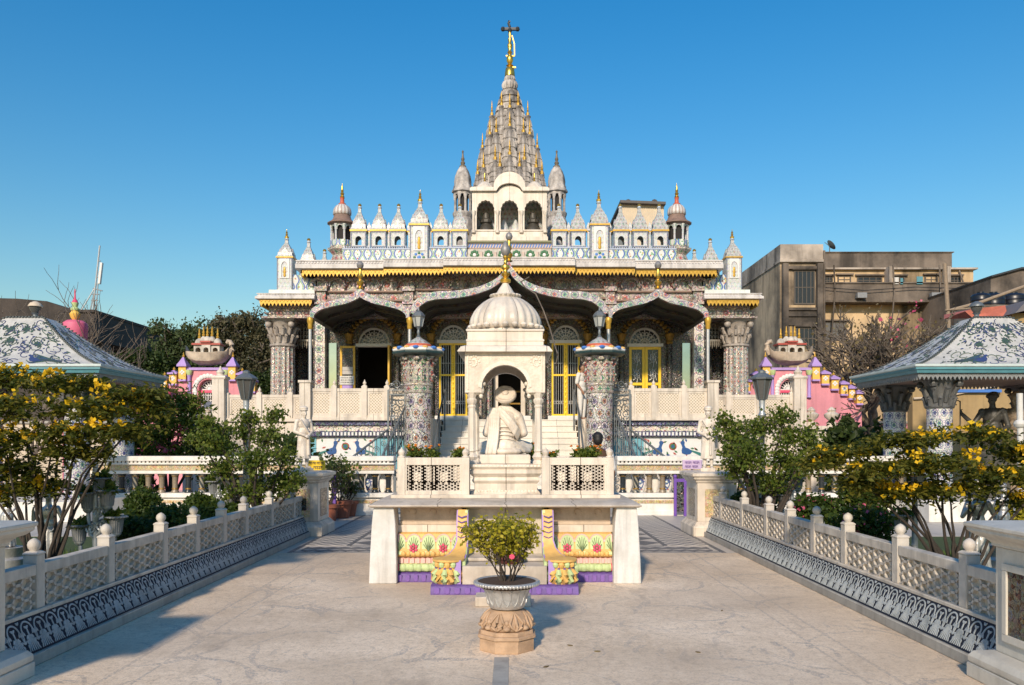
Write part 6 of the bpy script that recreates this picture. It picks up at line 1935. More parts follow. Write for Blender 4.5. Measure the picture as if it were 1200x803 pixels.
for s, side in ((-1, 'left'), (1, 'right')):
    cx, cy = s * 2.4, 21.5
    t = thing('mosaic_pillar', 'round flower mosaic pillar with tiled cap on the %s side of the temple stairs' % side, 'pillar', (cx, cy, 0), 'mosaic pillars beside the stairs')
    c = (cx, cy, 0)
    MB().lathe(c, [(.42, 0), (.42, .25), (.37, .3), (.345, .4), (.345, 2.94)], 40).build('shaft', M['mos_tower'], t, smooth=60)
    MB().lathe(c, [(.37, 2.94), (.385, 2.97), (.385, 3.0), (.36, 3.02), (.36, 3.12), (.385, 3.15), (.385, 3.19), (.36, 3.2)], 40).build('ring', M['mos_cap'], t, smooth=30)
    MB().lathe(c, [(.38, 3.2), (.40, 3.25), (.40, 3.75), (.42, 3.82), (.47, 3.90)], 8, a0=PI / 8).build('capital', M['mos_cap'], t, smooth=10)
    mb = MB()
    for j in range(8):
        m = Matrix.Rotation(j * PI / 4, 3, 'Z')
        b = MB()
        for q in range(2):
            b.arch(-.15 + .15 * q, .15 * q, 3.25 , 3.68, -.075 + .15 * q, .055, 3.25, 3.45, .12, -.395, -.365, n=8)
        for q in (-.15, 0, .15): b.ball((q, -.40, 3.72), (.035, .05, .05), 8); b.ball((q, -.41, 3.42), (.022, .03, .04), 6)
        b.ball((0, -.45, 3.84), (.10, .06, .06), 8)
        mb.add([m @ Vector(p) + Vector((cx, cy, 0)) for p in b.v], b.f)
    mb.build('carved_niche', M['mos_cap'], t, smooth=30)
    MB().lathe(c, [(.46, 3.90), (.62, 3.935), (.70, 3.955), (.71, 3.98), (.70, 4.0), (.70, 4.02), (.66, 4.03)], 8, a0=PI / 8).build('cap_border', M['capblue'], t, smooth=10)
    mb = MB().lathe(c, [(.68, 4.02), (.70, 4.05), (.69, 4.09), (.60, 4.12), (.40, 4.16), (.36, 4.17)], 8, 0, a0=PI / 8)
    for j in range(16):
        a = PI / 8 + j * PI / 8; mb.ball((cx + .62 * math.cos(a), cy + .62 * math.sin(a), 4.10), (.085, .085, .05), 8, 1 + j % 2)
    mb.build('scalloped_cap', [M['whitepaint'], M['orange'], M['bluepaint']], t, smooth=20)
    MB().lathe(c, [(.36, 4.165), (.36, 4.20), (.33, 4.235)], 16).build('red_ring', M['redpaint'], t, smooth=20)
    mb = MB().lathe(c, [(.33, 4.23), (.30, 4.26), (.18, 4.35), (.06, 4.42)], 16, flute=(8, .05)); mb.build('cone', M['mos_turret'], t, smooth=20)
    l = thing('lantern', 'dark iron lantern with milky glass on top of the %s mosaic pillar' % side, 'lamp', (cx, cy, 4.41), 'lanterns on the mosaic pillars')
    lantern(l, (cx, cy), 4.40, 1.02)

# ---- wrought iron stair rails
def scroll(mb, c, r, y, turns=1.6, a0=0, sg=1, w=.014, axis='x'):
    pts = []
    for k in range(22):
        f = k / 21; a = a0 + sg * turns * 2 * PI * f; rr = r * (1 - .8 * f)
        pts.append((c[0] + rr * math.cos(a), y, c[1] + rr * math.sin(a)))
    mb.tube(pts, w, 5)
for s, side in ((-1, 'left'), (1, 'right')):
    t = thing('stair_railing', 'grey wrought iron stair railing with scrolls on the outer side of the %s mosaic pillar' % side, 'railing', (s * 3.2, 21.2, 0), 'iron stair railings')
    fm = MB(); sm = MB(); hm = MB()
    xa, xb, y = s * 2.82, s * 3.28, 22.0
    z0, z1 = 1.0, 3.06
    for x in (xa, xb): fm.box(x - .022, x + .022, y - .022, y + .022, 0, z1)
    for z in (z1, z1 - .12, 1.35): fm.bar((xa, y, z), (xb, y, z), .03)
    for k in range(4): sm.tube([(xa + (xb - xa) * (k + 1) / 5, y, 1.0), (xa + (xb - xa) * (k + 1) / 5, y, 2.3)], .011, 5)
    for cxx, cz, r in ((.25, 2.72, .14), (.75, 2.72, .14), (.25, 2.42, .12), (.75, 2.42, .12), (.5, 3.2, .12), (.2, 3.16, .08), (.8, 3.16, .08), (.5, 2.2, .10)):
        scroll(sm, (xa + (xb - xa) * cxx, cz), r, y, a0=random.uniform(0, 6), sg=random.choice((-1, 1)))
    def flight(x0, z0_, y0, x1, z1_, y1):
        fm.tube([(x0, y0, z0_), (x1, y1, z1_)], .03, 8); fm.tube([(x0, y0, z0_ - .72), (x1, y1, z1_ - .72)], .016, 6)
        n = 12
        for k in range(n + 1):
            f = k / n; p = (x0 + (x1 - x0) * f, y0 + (y1 - y0) * f, z0_ + (z1_ - z0_) * f)
            sm.tube([(p[0], p[1], max(.02, p[2] - .95)), p], .011, 5)
            if k % 2: scroll(sm, (p[0], p[2] - .3), .09, p[1], a0=k, sg=1 - 2 * (k % 4 > 1), w=.01)
        fm.box(x1 - .03, x1 + .03, y1 - .03, y1 + .03, 0, z1_ + .05)
    flight(s * 2.8, 2.62, 21.9, s * 3.15, 1.2, 19.9); flight(s * 3.28, 1.98, 21.9, s * 4.25, 1.05, 20.6)
    fm.build('rail_frame', M['iron'], t, smooth=40); sm.build('scrollwork', M['iron'], t, smooth=40)
    t = thing('handrail', 'slim grey handrail on the inner edge of the temple stairs, %s side' % side, 'handrail', (s * 1.95, 21.5, 0), 'stair handrails')
    mb = MB().tube([(s * 1.93, 24.3, 3.2), (s * 1.93, 22.2, 2.35), (s * 1.93, 21.0, 1.45)], .028, 6)
    mb.build('rail', M['iron'], t)
    for y, z in ((24.2, 3.2), (22.4, 2.45), (21.05, 1.5)): MB().tube([(s * 1.93, y, max(0, z - 1.2)), (s * 1.93, y, z)], .026, 6).build('post', M['iron'], t)

# ================================================================== balustrade between garden and temple
def balustrade(xa, xb, y, label):
    lo, hi = min(xa, xb), max(xa, xb)
    t = thing('balustrade', label, 'balustrade', ((lo + hi) / 2, y, 0), 'balustrades in front of the temple')
    MB().box(lo, hi, y - .16, y + .16, 0, .40).box(lo, hi, y - .24, y + .24, .40, .50).box(lo, hi, y - .20, y + .20, -.05, .10).build('plinth', M['whitestone'], t, bevel=.012)
    MB().box(lo, hi, y - .175, y - .16, .27, .34).build('tile_strip', M['mos_beige'], t)
    MB().box(lo, hi, y - .15, y + .15, .93, 1.0).box(lo, hi, y - .13, y + .13, 1.0, 1.14).box(lo, hi, y - .20, y + .20, 1.14, 1.18).box(lo, hi, y - .23, y + .23, 1.22, 1.33).build('top_rail', M['whitestone'], t, bevel=.01)
    MB().box(lo, hi, y - .14, y - .128, 1.01, 1.12).build('tile_strip', M['mos_beige'], t)
    mb = MB()
    for k in range(int((hi - lo) / .09)): mb.box(lo + k * .09, lo + k * .09 + .05, y - .205, y + .205, 1.18, 1.22)
    mb.build('dentil_course', M['whitestone'], t, smooth=0)
    n = int((hi - lo) / .30); w = (hi - lo) / n
    for k in range(n):
        x = lo + (k + .5) * w
        b = MB().lathe((x, y, 0), [(.085, .50), (.085, .53), (.06, .56), (.058, .60), (.062, .86), (.075, .88), (.09, .90), (.09, .93)], 14)
        p = b.build('baluster', [M['baluster'], M['twist'], M['balubeige']][(0, 1, 0, 0, 1)[k % 5] if random.random() > .18 else 2], t, smooth=50)
        MB().lathe((x, y, 0), [(.066, .575), (.07, .59), (.066, .605)], 12).lathe((x, y, 0), [(.068, .865), (.078, .875), (.078, .885)], 12).build('gilt_band', M['gilt_dull'], p)
        if k < n - 1 and abs(x) < 5.5:
            MB().lathe((x + w / 2, y + .13, 0), [(.03, .50), (.07, .56), (.10, .68), (.085, .80), (.05, .88), (.05, .93)], 12, sq=.4).build('vase_panel', M['mos_panel'] if k % 2 else M['whitestone'], t, smooth=50)
balustrade(X(88, 18.4), X(463, 18.4), 18.4, 'white balustrade on dark tiled columns, long run left of the shrine')
balustrade(X(722, 18.4), X(1110, 18.4), 18.4, 'white balustrade on dark tiled columns, long run right of the shrine')
for s, side in ((-1, 'left'), (1, 'right')):
    x = s * 2.47
    t = thing('iron_gate', 'narrow dark iron gate leaf at the %s end of the balustrade opening' % side, 'gate', (x, 18.4, 0), 'iron gate leaves')
    fm = MB(); sm = MB()
    for q in (-.10, .10): fm.box(x + q - .02, x + q + .02, 18.36, 18.44, 0, 1.0)
    for z in (.08, .5, .95): fm.bar((x - .1, 18.4, z), (x + .1, 18.4, z), .03)
    for z in (.2, .36, .62, .8): scroll(sm, (x, z), .085, 18.4, 1.3, z * 9, 1, .012)
    fm.build('gate_frame', M['iron'], t); sm.build('scrollwork', M['iron'], t)

# ---- violet gate posts, potted plants, signs
xg, d = X(797, 18.05), 18.05
t = thing('violet_gate', 'small violet gate panel standing beside the right statue pedestal', 'gate', (xg, d, 0))
for a in (-.11, .11): MB().box(xg + a - .03, xg + a + .03, d - .03, d + .03, 0, .84).ball((xg + a, d, .88), .045, 10).build('post', M['violetpost'], t, bevel=.006)
MB().box(xg - .08, xg + .08, d - .015, d + .015, .1, .76).build('mosaic_infill', M['mos_dark'], t); MB().box(xg - .08, xg + .08, d - .022, d + .022, .76, .83).build('top_bar', M['violetpost'], t)


def potted(px, d, pr, ph, mat, label, fol_h, fol_r, leafm, n, group=None, py0=None, size=.07):
    x = X(px, d)
    t = thing('potted_plant', label, 'potted plant', (x, d, 0), group)
    MB().lathe((x, d, 0), [(pr * .68, 0), (pr * .9, ph * .78), (pr * 1.05, ph * .8), (pr * 1.08, ph), (pr * .95, ph)], 24).build('pot', mat, t, smooth=40)
    MB().lathe((x, d, 0), [(pr * .94, ph * .9), (pr * .9, ph * .95), (.02, ph * .96)], 20).build('soil', M['soil'], t)
    mb = MB(); tips = []
    for k in range(6): twigs(mb, (x + random.uniform(-.03, .03), d, ph * .9), (random.gauss(0, .3), random.gauss(0, .3), 1), fol_h * .42, .014, 2, tips, .45)
    mb.build('stem', M['bark'], t, smooth=60)
    P = np.concatenate([in_clumps([((x, d, ph + fol_h * .55), (fol_r, fol_r, fol_h * .48))], n // 2, .6), in_clumps([(tp, (fol_r * .3,) * 3) for tp in tips], n // 2)])
    leaves('foliage', P, size, leafm, t, .35)
    return t


potted(399, 17.6, .26, .38, M['terracotta'], 'terracotta pot with tall green plant in front of the left balustrade, the rightmost there', 1.0, .32, M['leaf_green'], 700, 'terracotta pots by the left balustrade')
potted(409, 18.0, .2, .34, M['terracotta'], 'terracotta pot partly hidden behind the bigger terracotta pot at the left balustrade', .5, .22, M['leaf_dark'], 260, 'terracotta pots by the left balustrade')
potted(386, 17.0, .2, .34, M['terracotta'], 'terracotta pot with thin dark plant beside the left statue pedestal', 1.15, .20, M['leaf_dark'], 350, 'terracotta pots by the left balustrade')
for px, d, lab in ((391.5, 17.3, 'slim violet post between the terracotta pots'), ):
    x = X(px, d); t = thing('violet_post', lab, 'post', (x, d, 0))
    MB().box(x - .04, x + .04, d - .04, d + .04, 0, .95).build('shaft', M['violetpost'], t, bevel=.005); MB().ball((x, d, 1.0), .05, 10).build('knob', M['violetpost'], t)


def sign(px0, px1, py0, py1, d, board, ink, rows, label, poly=None):
    x0, x1, z0, z1 = X(px0, d), X(px1, d), Z(py1, d), Z(py0, d)
    t = thing('sign', label, 'sign', ((x0 + x1) / 2, d, 0))
    MB().box(x0, x1, d, d + .025, z0, z1).build('board', board, t, bevel=.004)
    MB().tube([((x0 + x1) / 2, d + .05, 0), ((x0 + x1) / 2, d + .05, z1)], .02, 8).build('post', M['iron'], t)
    mb = MB(); H_ = (z1 - z0)
    for (f0, f1, z_, h, words) in rows:                                 # lettering: headline strokes with hanging stems and bowls
        xx = x0 + (x1 - x0) * f0; end = x0 + (x1 - x0) * f1; wd = (end - xx) / words
        for k in range(words):
            a, b = xx + k * wd, xx + (k + .82) * wd
            zt = z0 + H_ * (z_ + h)
            mb.box(a, b, d - .006, d, zt - H_ * h * .16, zt)
            n = max(2, int((b - a) / (H_ * h * .55)))
            for j in range(n):
                q = a + (j + .5) * (b - a) / n
                mb.box(q + .2 * (b - a) / n, q + .2 * (b - a) / n + H_ * h * .13, d - .006, d, z0 + H_ * z_, zt - H_ * h * .16)
                r = H_ * h * .24
                mb.tube([(q - .15 * (b - a) / n + r * .8 * math.cos(u), d - .003, zt - H_ * h * .55 + r * math.sin(u)) for u in [i * PI / 5 + (j % 3) for i in range(8)]], H_ * h * .06, 4)
    mb.build('lettering', ink, t, smooth=0)
    return t


sign(360, 381, 539.5, 551.5, 15.4, M['yellow'], M['blackiron'], [(.10, .95, .58, .26, 4), (.35, .95, .12, .32, 1)], 'yellow notice with dark lettering behind the left standing statue')
sign(800, 823, 539, 550, 15.3, M['violetsign'], M['purple_deep'], [(.12, .92, .55, .28, 2), (.12, .85, .12, .28, 2)], 'pale violet notice with violet script behind the right standing statue')

# ================================================================== garden pavilions
def pavilion(sx, label):
    cx = sx * 10.62; y0, y1 = 16.5, 19.6; hw = 2.3
    t = thing('garden_pavilion', label, 'pavilion', (cx, 18.05, 0), 'tiled garden pavilions')
    ze, zp = 3.22, 4.38
    cy = (y0 + y1) / 2
    def prof(f):                                                     # f 0 eave .. 1 ridge: concave sweep
        return (1 - f) * hw + f * .42, (1 - f) * (y1 - y0) / 2 + f * .25, ze + (zp - ze) * (f ** 1.55 * .75 + f * .25)
    rings = []
    for k in range(13):
        a, b, z = prof(k / 12); rings.append([(cx - a, cy - b, z), (cx + a, cy - b, z), (cx + a, cy + b, z), (cx - a, cy + b, z)])
    rf = MB().loft(rings, uvs=False)
    def on(u, v, h):                                                 # front slope: u -1..1 across, v 0..1 up
        a, b, z = prof(v); a2, b2, z2 = prof(min(1, v + .01)); n = Vector((0, -(z2 - z), (b - b2))).normalized()
        if n.z < 0: n = -n
        return Vector((cx + u * a, cy - b, z)) + n * h
    def side(u, v, h):
        a, b, z = prof(v)
        return Vector((cx - sx * (a + h * .4), cy + u * b, z + h))
    mats = [M['tile_green'], M['tile_navy'], M['tile_dark'], M['tile_red']]
    def leaf(mb, F_, u, v, a, L, w, mi, ku=1.0):
        pts = [(1, 0), (.5, w), (0, w * .6), (-.15, 0), (0, -w * .6), (.5, -w)]
        q = []
        for x, y in pts:
            xr, yr = (x * math.cos(a) - y * math.sin(a)) * L, (x * math.sin(a) + y * math.cos(a)) * L
            q.append((u + xr * ku / max(prof(max(0, min(1, v)))[0], .4), min(.97, max(.02, v + yr / 1.5))))
        try: mb.frame(F_, q, -.004, .008, mi)
        except Exception: pass
    mb = MB()
    for k in range(330):
        u, v = random.uniform(-.9, .9), random.uniform(.06, .92)
        if abs(abs(u) - .40) < .26 and v < .42: continue
        leaf(mb, on, u, v, random.uniform(0, 6.3), random.uniform(.03, .075), .3, random.choice((0, 0, 1, 2, 2)))
    for k in range(5):
        u, v = (-.0, -.5, .5, -.2, .25)[k], (.62, .55, .55, .82, .82)[k]
        for j in range(8): leaf(mb, on, u, v, j * PI / 4, .10, .3, 2 if j % 2 else 0)
    for k in range(170):
        leaf(mb, side, random.uniform(-.85, .85), random.uniform(.05, .9), random.uniform(0, 6.3), random.uniform(.04, .08), .3, random.choice((0, 1, 2)))
    for k in range(90):                                              # curling vine stems
        u0, v0 = random.uniform(-.85, .85), random.uniform(.08, .9); a0 = random.uniform(0, 6.3); sg = random.choice((-1, 1)); F_ = on if k % 3 else side
        pts = []
        for j in range(9):
            rr = .16 * (1 - j / 11); an = a0 + sg * j * .55
            w_ = max(prof(max(0, min(1, v0)))[0], .4)
            pts.append(F_(max(-.95, min(.95, u0 + rr * math.cos(an) / w_)), min(.97, max(.02, v0 + rr * math.sin(an) / 1.6)), .006))
        mb.tube(pts, .009, 4, (2, 0, 1)[k % 3])
    for sg in (-1, 1):                                               # two peacocks facing the middle
        for k in range(9): leaf(mb, on, sg * .62 + .0, .20, PI / 2 + sg * (-1.0 - .12 * k) * -1 + (0 if sg > 0 else 0), .45, .06, 1 if k % 2 else 0)
        bd = [(-.10, .0), (.02, -.07), (.14, -.02), (.16, .14), (.13, .26), (.18, .34), (.14, .40), (.07, .36), (.05, .22), (-.04, .12)]
        mb.frame(on, [(sg * (.45 - x * .5), .16 + y * .42) for x, y in bd][::-sg], -.004, .012, 1)
        mb.frame(on, [(sg * (.45 - x), .16 + y) for x, y in ((-.06, 0), (-.24, -.06), (-.26, -.01), (-.22, .03), (-.02, .05))][::-sg], -.004, .010, 2)
    rf.merge(mb, 1)
    mb = MB()                                                        # beaded hip and ridge edges
    for sgx in (-1, 1):
        for sgy in (-1, 1):
            for k in range(34):
                a, b, z = prof((k + .5) / 34); mb.cbox((cx + sgx * a, cy + sgy * b, z + .012), (.05, .05, .03))
    a, b, z = prof(1)
    for k in range(12): mb.cbox((cx - a + (k + .5) * 2 * a / 12, cy - b, z + .01), (.045, .05, .04))
    rf.merge(mb, 3); rf.build('roof', [M['pavroof']] + mats, t, smooth=20)
    def rg(o, z): return [(cx - hw - o, y0 - o, z), (cx + hw + o, y0 - o, z), (cx + hw + o, y1 + o, z), (cx - hw - o, y1 + o, z)]
    MB().loft([rg(-.02, ze - .16), rg(.0, ze - .10), rg(.03, ze - .09), rg(.03, ze - .05)], uvs=False).build('teal_eave', M['teal'], t, smooth=0)
    MB().loft([rg(.03, ze - .05), rg(.06, ze - .03), rg(.06, ze + .015), rg(.0, ze + .02)], uvs=False).build('eave_moulding', M['palemint'], t, smooth=0)
    mb = MB()
    for y in (y0 + .08, y1 - .1): fringe(mb, cx - hw + .06, cx + hw - .06, y, ze - .30, ze - .14, .09)
    for x in (cx - hw + .06, cx + hw - .09): fringe(mb, y0 + .1, y1 - .1, x, ze - .30, ze - .14, .09, 'y')
    mb.build('lead_fringe', M['leadgrey'], t, smooth=0)
    MB().box(cx - hw + .2, cx + hw - .2, y0 + .2, y1 - .2, ze - .25, ze - .15).build('ceiling', M['brownstone'], t)
    for a in (-1.55, 1.55) if True else ():
        for y in (y0 + .55, y1 - .55):
            x = cx + a
            c = MB().lathe((x, y, 0), [(.31, 0), (.31, .3), (.26, .34), (.25, .5), (.25, 2.35)], 20).build('column', M['mos_pav'], t, smooth=40)
            mb = MB().lathe((x, y, 0), [(.27, 2.35), (.29, 2.38), (.25, 2.42), (.23, 2.6), (.29, 2.85), (.34, 2.93)], 16).box(x - .37, x + .37, y - .37, y + .37, 2.92, 2.98)
            for k in range(8):
                an = k * PI / 4; mb.tube([(x + r_ * math.cos(an), y + r_ * math.sin(an), z) for r_, z in ((.23, 2.48), (.27, 2.64), (.34, 2.78), (.38, 2.74))], [.05, .055, .05, .04], 6); mb.tube([(x + r_ * math.cos(an + .39), y + r_ * math.sin(an + .39), z) for r_, z in ((.25, 2.40), (.27, 2.52), (.32, 2.58), (.33, 2.54))], [.05, .05, .04, .03], 6)
            for k in range(4):
                an = PI / 4 + k * PI / 2; mb.ball((x + .38 * math.cos(an), y + .38 * math.sin(an), 2.86), (.085, .085, .07), 8)
            mb.build('capital', M['capdark'], c, smooth=40)
    MB().box(cx - hw + .3, cx + hw - .3, y0 + .1, y1 - .1, 0, .42).build('floor', M['whitestone'], t, bevel=.01)
    l = thing('roof_lamp', 'round dark lamp on the ridge of the %s tiled pavilion' % ('left' if sx < 0 else 'right'), 'lamp', (X(40, 18) if sx < 0 else X(1146, 18), cy, zp), 'pavilion ridge lamps')
    x = X(40, 18) if sx < 0 else X(1146, 18)
    MB().lathe((x, cy, zp - .02), [(.06, 0), (.05, .12), (.09, .16)], 10).build('stem', M['iron'], l)
    MB().lathe((x, cy, zp), [(.06, .14), (.11, .22), (.12, .29)], 14).build('globe', M['lampglassdark'], l)
    MB().lathe((x, cy, zp), [(.15, .28), (.15, .30), (.11, .36), (.03, .40)], 14).build('hood', M['beige' if sx < 0 else 'iron'], l)
pavilion(-1, 'pavilion with sweeping white peacock tile roof behind the left yellow flowered tree')
pavilion(1, 'pavilion with sweeping white peacock tile roof behind the right yellow flowered tree')

# ---- pair of stone figures under the right pavilion
def pavilion_figure(px, label, arm, cape, mat):
    d = 17.9; x = X(px, d)
    t = thing('stone_figure', label, 'statue', (x, d, .84), 'stone figures in the right pavilion', -.6)
    sv = OFF[t.name]; OFF[t.name] = (0, 0, 0)
    mb = MB(); b = 1.02                                               # pelvis height above the plinth top
    mb.box(-.35, .35, -.35, .35, -.56, .60)
    head(mb, (0, -.02, b + .72), .25, -.5)
    ell(mb, (0, .02, b + .80), (.135, .15, .07)); ell(mb, (.02, .02, b + .86), (.10, .11, .045))
    capsule(mb, (0, .0, b + .48), (0, 0, b + .64), .07, .06)
    ell(mb, (0, 0, b + .36), (.20, .13, .20)); ell(mb, (0, 0, b + .12), (.17, .13, .18)); ell(mb, (0, 0, b - .08), (.19, .15, .14))
    for s in (-1, 1):
        ell(mb, (s * .20, 0, b + .46), (.08, .085, .08))
        capsule(mb, (s * .10, 0, b - .1), (s * .12, -.03, .60), .11, .07)
    if arm:
        capsule(mb, (-.21, 0, b + .44), (-.36, -.12, b + .18), .068, .055); capsule(mb, (-.36, -.12, b + .18), (-.56, -.24, b + .40), .055, .042)
        hand(mb, (-.56, -.24, b + .40), (-.3, -.2, .9), (.8, -.2, .2), .17, 1.1, 1)
    else:
        capsule(mb, (-.21, 0, b + .44), (-.29, -.04, b + .14), .07, .055); capsule(mb, (-.29, -.04, b + .14), (-.10, -.22, b + .02), .055, .042)
        hand(mb, (-.10, -.22, b + .02), (.7, -.3, -.1), (0, .8, -.2), .17, .6, 1)
    capsule(mb, (.21, 0, b + .44), (.30, .0, b + .14), .07, .058); capsule(mb, (.30, 0, b + .14), (.16, -.22, b + .0), .055, .042)
    hand(mb, (.16, -.22, b + .0), (-.7, -.3, -.1), (0, .8, -.2), .17, .6, -1)
    for k in range(7):                                               # draped cloak folds
        a = -.9 + k * .3
        capsule(mb, (.17 * math.sin(a), .08 + .05 * math.cos(a), b + .50), (.27 * math.sin(a), .12 + .06 * math.cos(a), .62), .045, .055, 8)
    capsule(mb, (.19, -.05, b + .50), (-.15, -.13, b + .12), .05, .05, 8)
    fuse('figure', mb, mat, t, .012, 2)
    if arm:
        mb = MB().tube([(-.60, -.28, b - .35), (-.60, -.28, b + .70)], .014, 8)
        mb.tube([(-.60 + .05 * math.cos(a) - .05, -.28, b + .66 + .05 * math.sin(a)) for a in [i * .4 for i in range(12)]], .012, 6)
        mb.build('staff', mat, t)
    OFF[t.name] = sv


pavilion_figure(1163, 'dark stone figure raising a hooked staff under the right pavilion', True, False, M['bronze'])
pavilion_figure(1190, 'stained tan stone figure in a flat turban under the right pavilion, beside the staff bearer', False, True, M['tan_stone'])
t = thing('yellow_wall', 'low ochre wall with blue ledges behind the stone figures of the right pavilion', 'wall', (14.4, 22.6, 0))
MB().box(11.2, 19, 22.5, 22.8, 0, 3.6).build('wall', M['ochrewall'], t)
MB().box(11.9, 13.6, 22.38, 22.5, 3.02, 3.10).box(14.2, 15.2, 22.38, 22.5, 2.42, 2.50).build('blue_ledge', M['bluepaint'], t)
MB().tube([(11.2, 22.44, 2.85), (12.0, 22.44, 2.9), (13.5, 22.44, 3.2)], .03, 6).build('conduit', M['beige'], t)
t = thing('white_standpipe', 'pale upright standpipe at the right edge in front of the stone figures', 'pipe', (X(1197, 15.5), 15.5, 0))
MB().tube([(X(1197, 15.5), 15.5, 0), (X(1195, 15.5), 15.5, Z(461, 15.5))], .055, 12).build('pipe', M['plaster'], t)
MB().ball((X(1195, 15.5), 15.5, Z(497, 15.5)), (.11, .11, .09), 12).build('collar', M['plaster'], t)

# ================================================================== people
def worshipper(name_label, loc, yaw, shirt, vest, trouser, pose, k=1.0):
    t = thing('person', name_label, 'person', loc, None, yaw); t.scale = (k, k, k)
    sv = OFF[t.name]; OFF[t.name] = (0, 0, 0)
    H_ = 1.68
    sk = MB()
    head(sk, (0, -.02, H_ - .115), .225)
    capsule(sk, (0, .015, 1.40), (0, 0, 1.50), .06, .055)
    ell(sk, (0, 0, 1.26), (.17, .10, .16)); ell(sk, (0, 0, 1.06), (.15, .10, .15)); ell(sk, (0, 0, .92), (.16, .11, .12))
    el = {}
    for s in (-1, 1):
        ell(sk, (s * .185, 0, 1.36), (.06, .065, .06))
        e = (s * (.24 if pose == 0 else .22), .03, 1.08); w = (s * (.27 if pose == 0 else .18), -.12, .87); el[s] = (e, w)
        capsule(sk, (s * .19, 0, 1.36), e, .052, .042); capsule(sk, e, w, .042, .03)
        hand(sk, w, (0, -.45, -.8), (-s, 0, 0), .16, .5, -s)
        capsule(sk, (s * .09, 0, .88), (s * .10, -.01, .48), .085, .058); capsule(sk, (s * .10, -.01, .48), (s * .10, .02, .07), .056, .036)
        capsule(sk, (s * .10, .03, .04), (s * .12, -.14, .03), .038, .03)
    fuse('body', sk, M['skin'], t, .011, 3)
    h = MB(); ell(h, (0, .018, H_ - .072), (.084, .092, .078)); ell(h, (0, .045, H_ - .12), (.076, .07, .09)); fuse('hair', h, M['hair'], t, .010, 2)
    c = MB(); ell(c, (0, 0, 1.27), (.185, .118, .165)); ell(c, (0, 0, 1.06), (.168, .118, .16)); ell(c, (0, 0, .92), (.178, .128, .11))
    for s in (-1, 1):
        ell(c, (s * .185, 0, 1.36), (.072, .078, .072)); capsule(c, (s * .19, 0, 1.36), (s * .235, .03, 1.12), .066, .06)
    fuse('shirt', c, shirt, t, .012, 3)
    if vest:
        c = MB(); ell(c, (0, .0, 1.27), (.197, .13, .178)); ell(c, (0, 0, 1.06), (.18, .13, .165)); fuse('vest', c, vest, t, .012, 3)
    c = MB(); ell(c, (0, 0, .90), (.182, .132, .10))
    for s in (-1, 1): capsule(c, (s * .09, 0, .86), (s * .10, -.01, .48), .10, .075); capsule(c, (s * .10, -.01, .48), (s * .10, .02, .10), .075, .062)
    fuse('trousers', c, trouser, t, .012, 3)
    OFF[t.name] = sv


worshipper('dark haired man in brown vest standing with his back turned behind the right marigolds', (X(700, 13.6), 13.6, 0), PI + .15, M['shirt'], M['vest'], M['trouser'], 0, 1.08)
worshipper('person in pale clothes on the temple stairs half hidden by the right pillar', (X(682, 24.7), 24.7, FZ - .0), .9, M['shirt'], None, M['shirt'], 1)

# ================================================================== street lamps
def street_lamp(px, d, label):
    x = X(px, d)
    t = thing('street_lamp', label, 'street lamp', (x, d, 0), 'garden street lamps')
    z = Z(468, d)
    MB().lathe((x, d, 0), [(.11, 0), (.11, .25), (.075, .3), (.06, .5), (.05, 1.4), (.06, 1.44), (.045, 1.5), (.042, z - .3), (.065, z - .26), (.042, z - .2), (.05, z - .02), (.08, z)], 14).build('pole', M['silvermatt'], t, smooth=40)
    MB().bar((x - .28, d, z - .55), (x + .28, d, z - .55), .022).build('ladder_bar', M['iron'], t)
    MB().lathe((x, d, z), [(.075, 0), (.155, .33)], 8).build('glass', M['lampglassdark'], t, smooth=10)
    mb = MB()
    for j in range(8):
        a = j * PI / 4; mb.bar((x + .078 * math.cos(a), d + .078 * math.sin(a), z), (x + .158 * math.cos(a), d + .158 * math.sin(a), z + .33), .016)
    mb.build('frame_bar', M['iron'], t, smooth=0)
    MB().lathe((x, d, z), [(.19, .32), (.195, .345), (.12, .40), (.06, .43), (.06, .46), (.02, .48)], 8).build('hood', M['iron'], t, smooth=10)
street_lamp(288.5, 13.4, 'dark street lamp with glass head above the small tree left of the shrine')
street_lamp(893, 13.2, 'dark street lamp with glass head above the small tree right of the shrine')

# ================================================================== urn stands in the gardens
def urn(x, y, z, r, h, label, group):
    t = thing('garden_urn', label, 'urn', (x, y, z), group)
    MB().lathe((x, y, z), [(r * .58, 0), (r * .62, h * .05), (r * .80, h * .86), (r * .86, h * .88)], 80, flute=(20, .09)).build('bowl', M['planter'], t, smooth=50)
    mb = MB().lathe((x, y, z), [(r * .84, h * .86), (r * 1.08, h * .88), (r * 1.1, h * .98), (r * .95, h), (r * .86, h * .96)], 32)
    for k in range(20):
        a = k * PI / 10; mb.ball((x + r * 1.08 * math.cos(a), y + r * 1.08 * math.sin(a), z + h * .93), (r * .15, r * .15, h * .06), 8)
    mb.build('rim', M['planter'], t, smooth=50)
    MB().lathe((x, y, z), [(r * .85, h * .9), (r * .3, h * .93), (.01, h * .94)], 20).build('soil', M['soil'], t)
    P = in_clumps([((x + random.uniform(-.4, .4) * r, y + random.uniform(-.3, .3) * r, z + h * 1.05), (r * .7, r * .7, h * .28)) for _ in range(4)], 150)
    leaves('plant', P, .075, M['leaf_green'], t, .28)


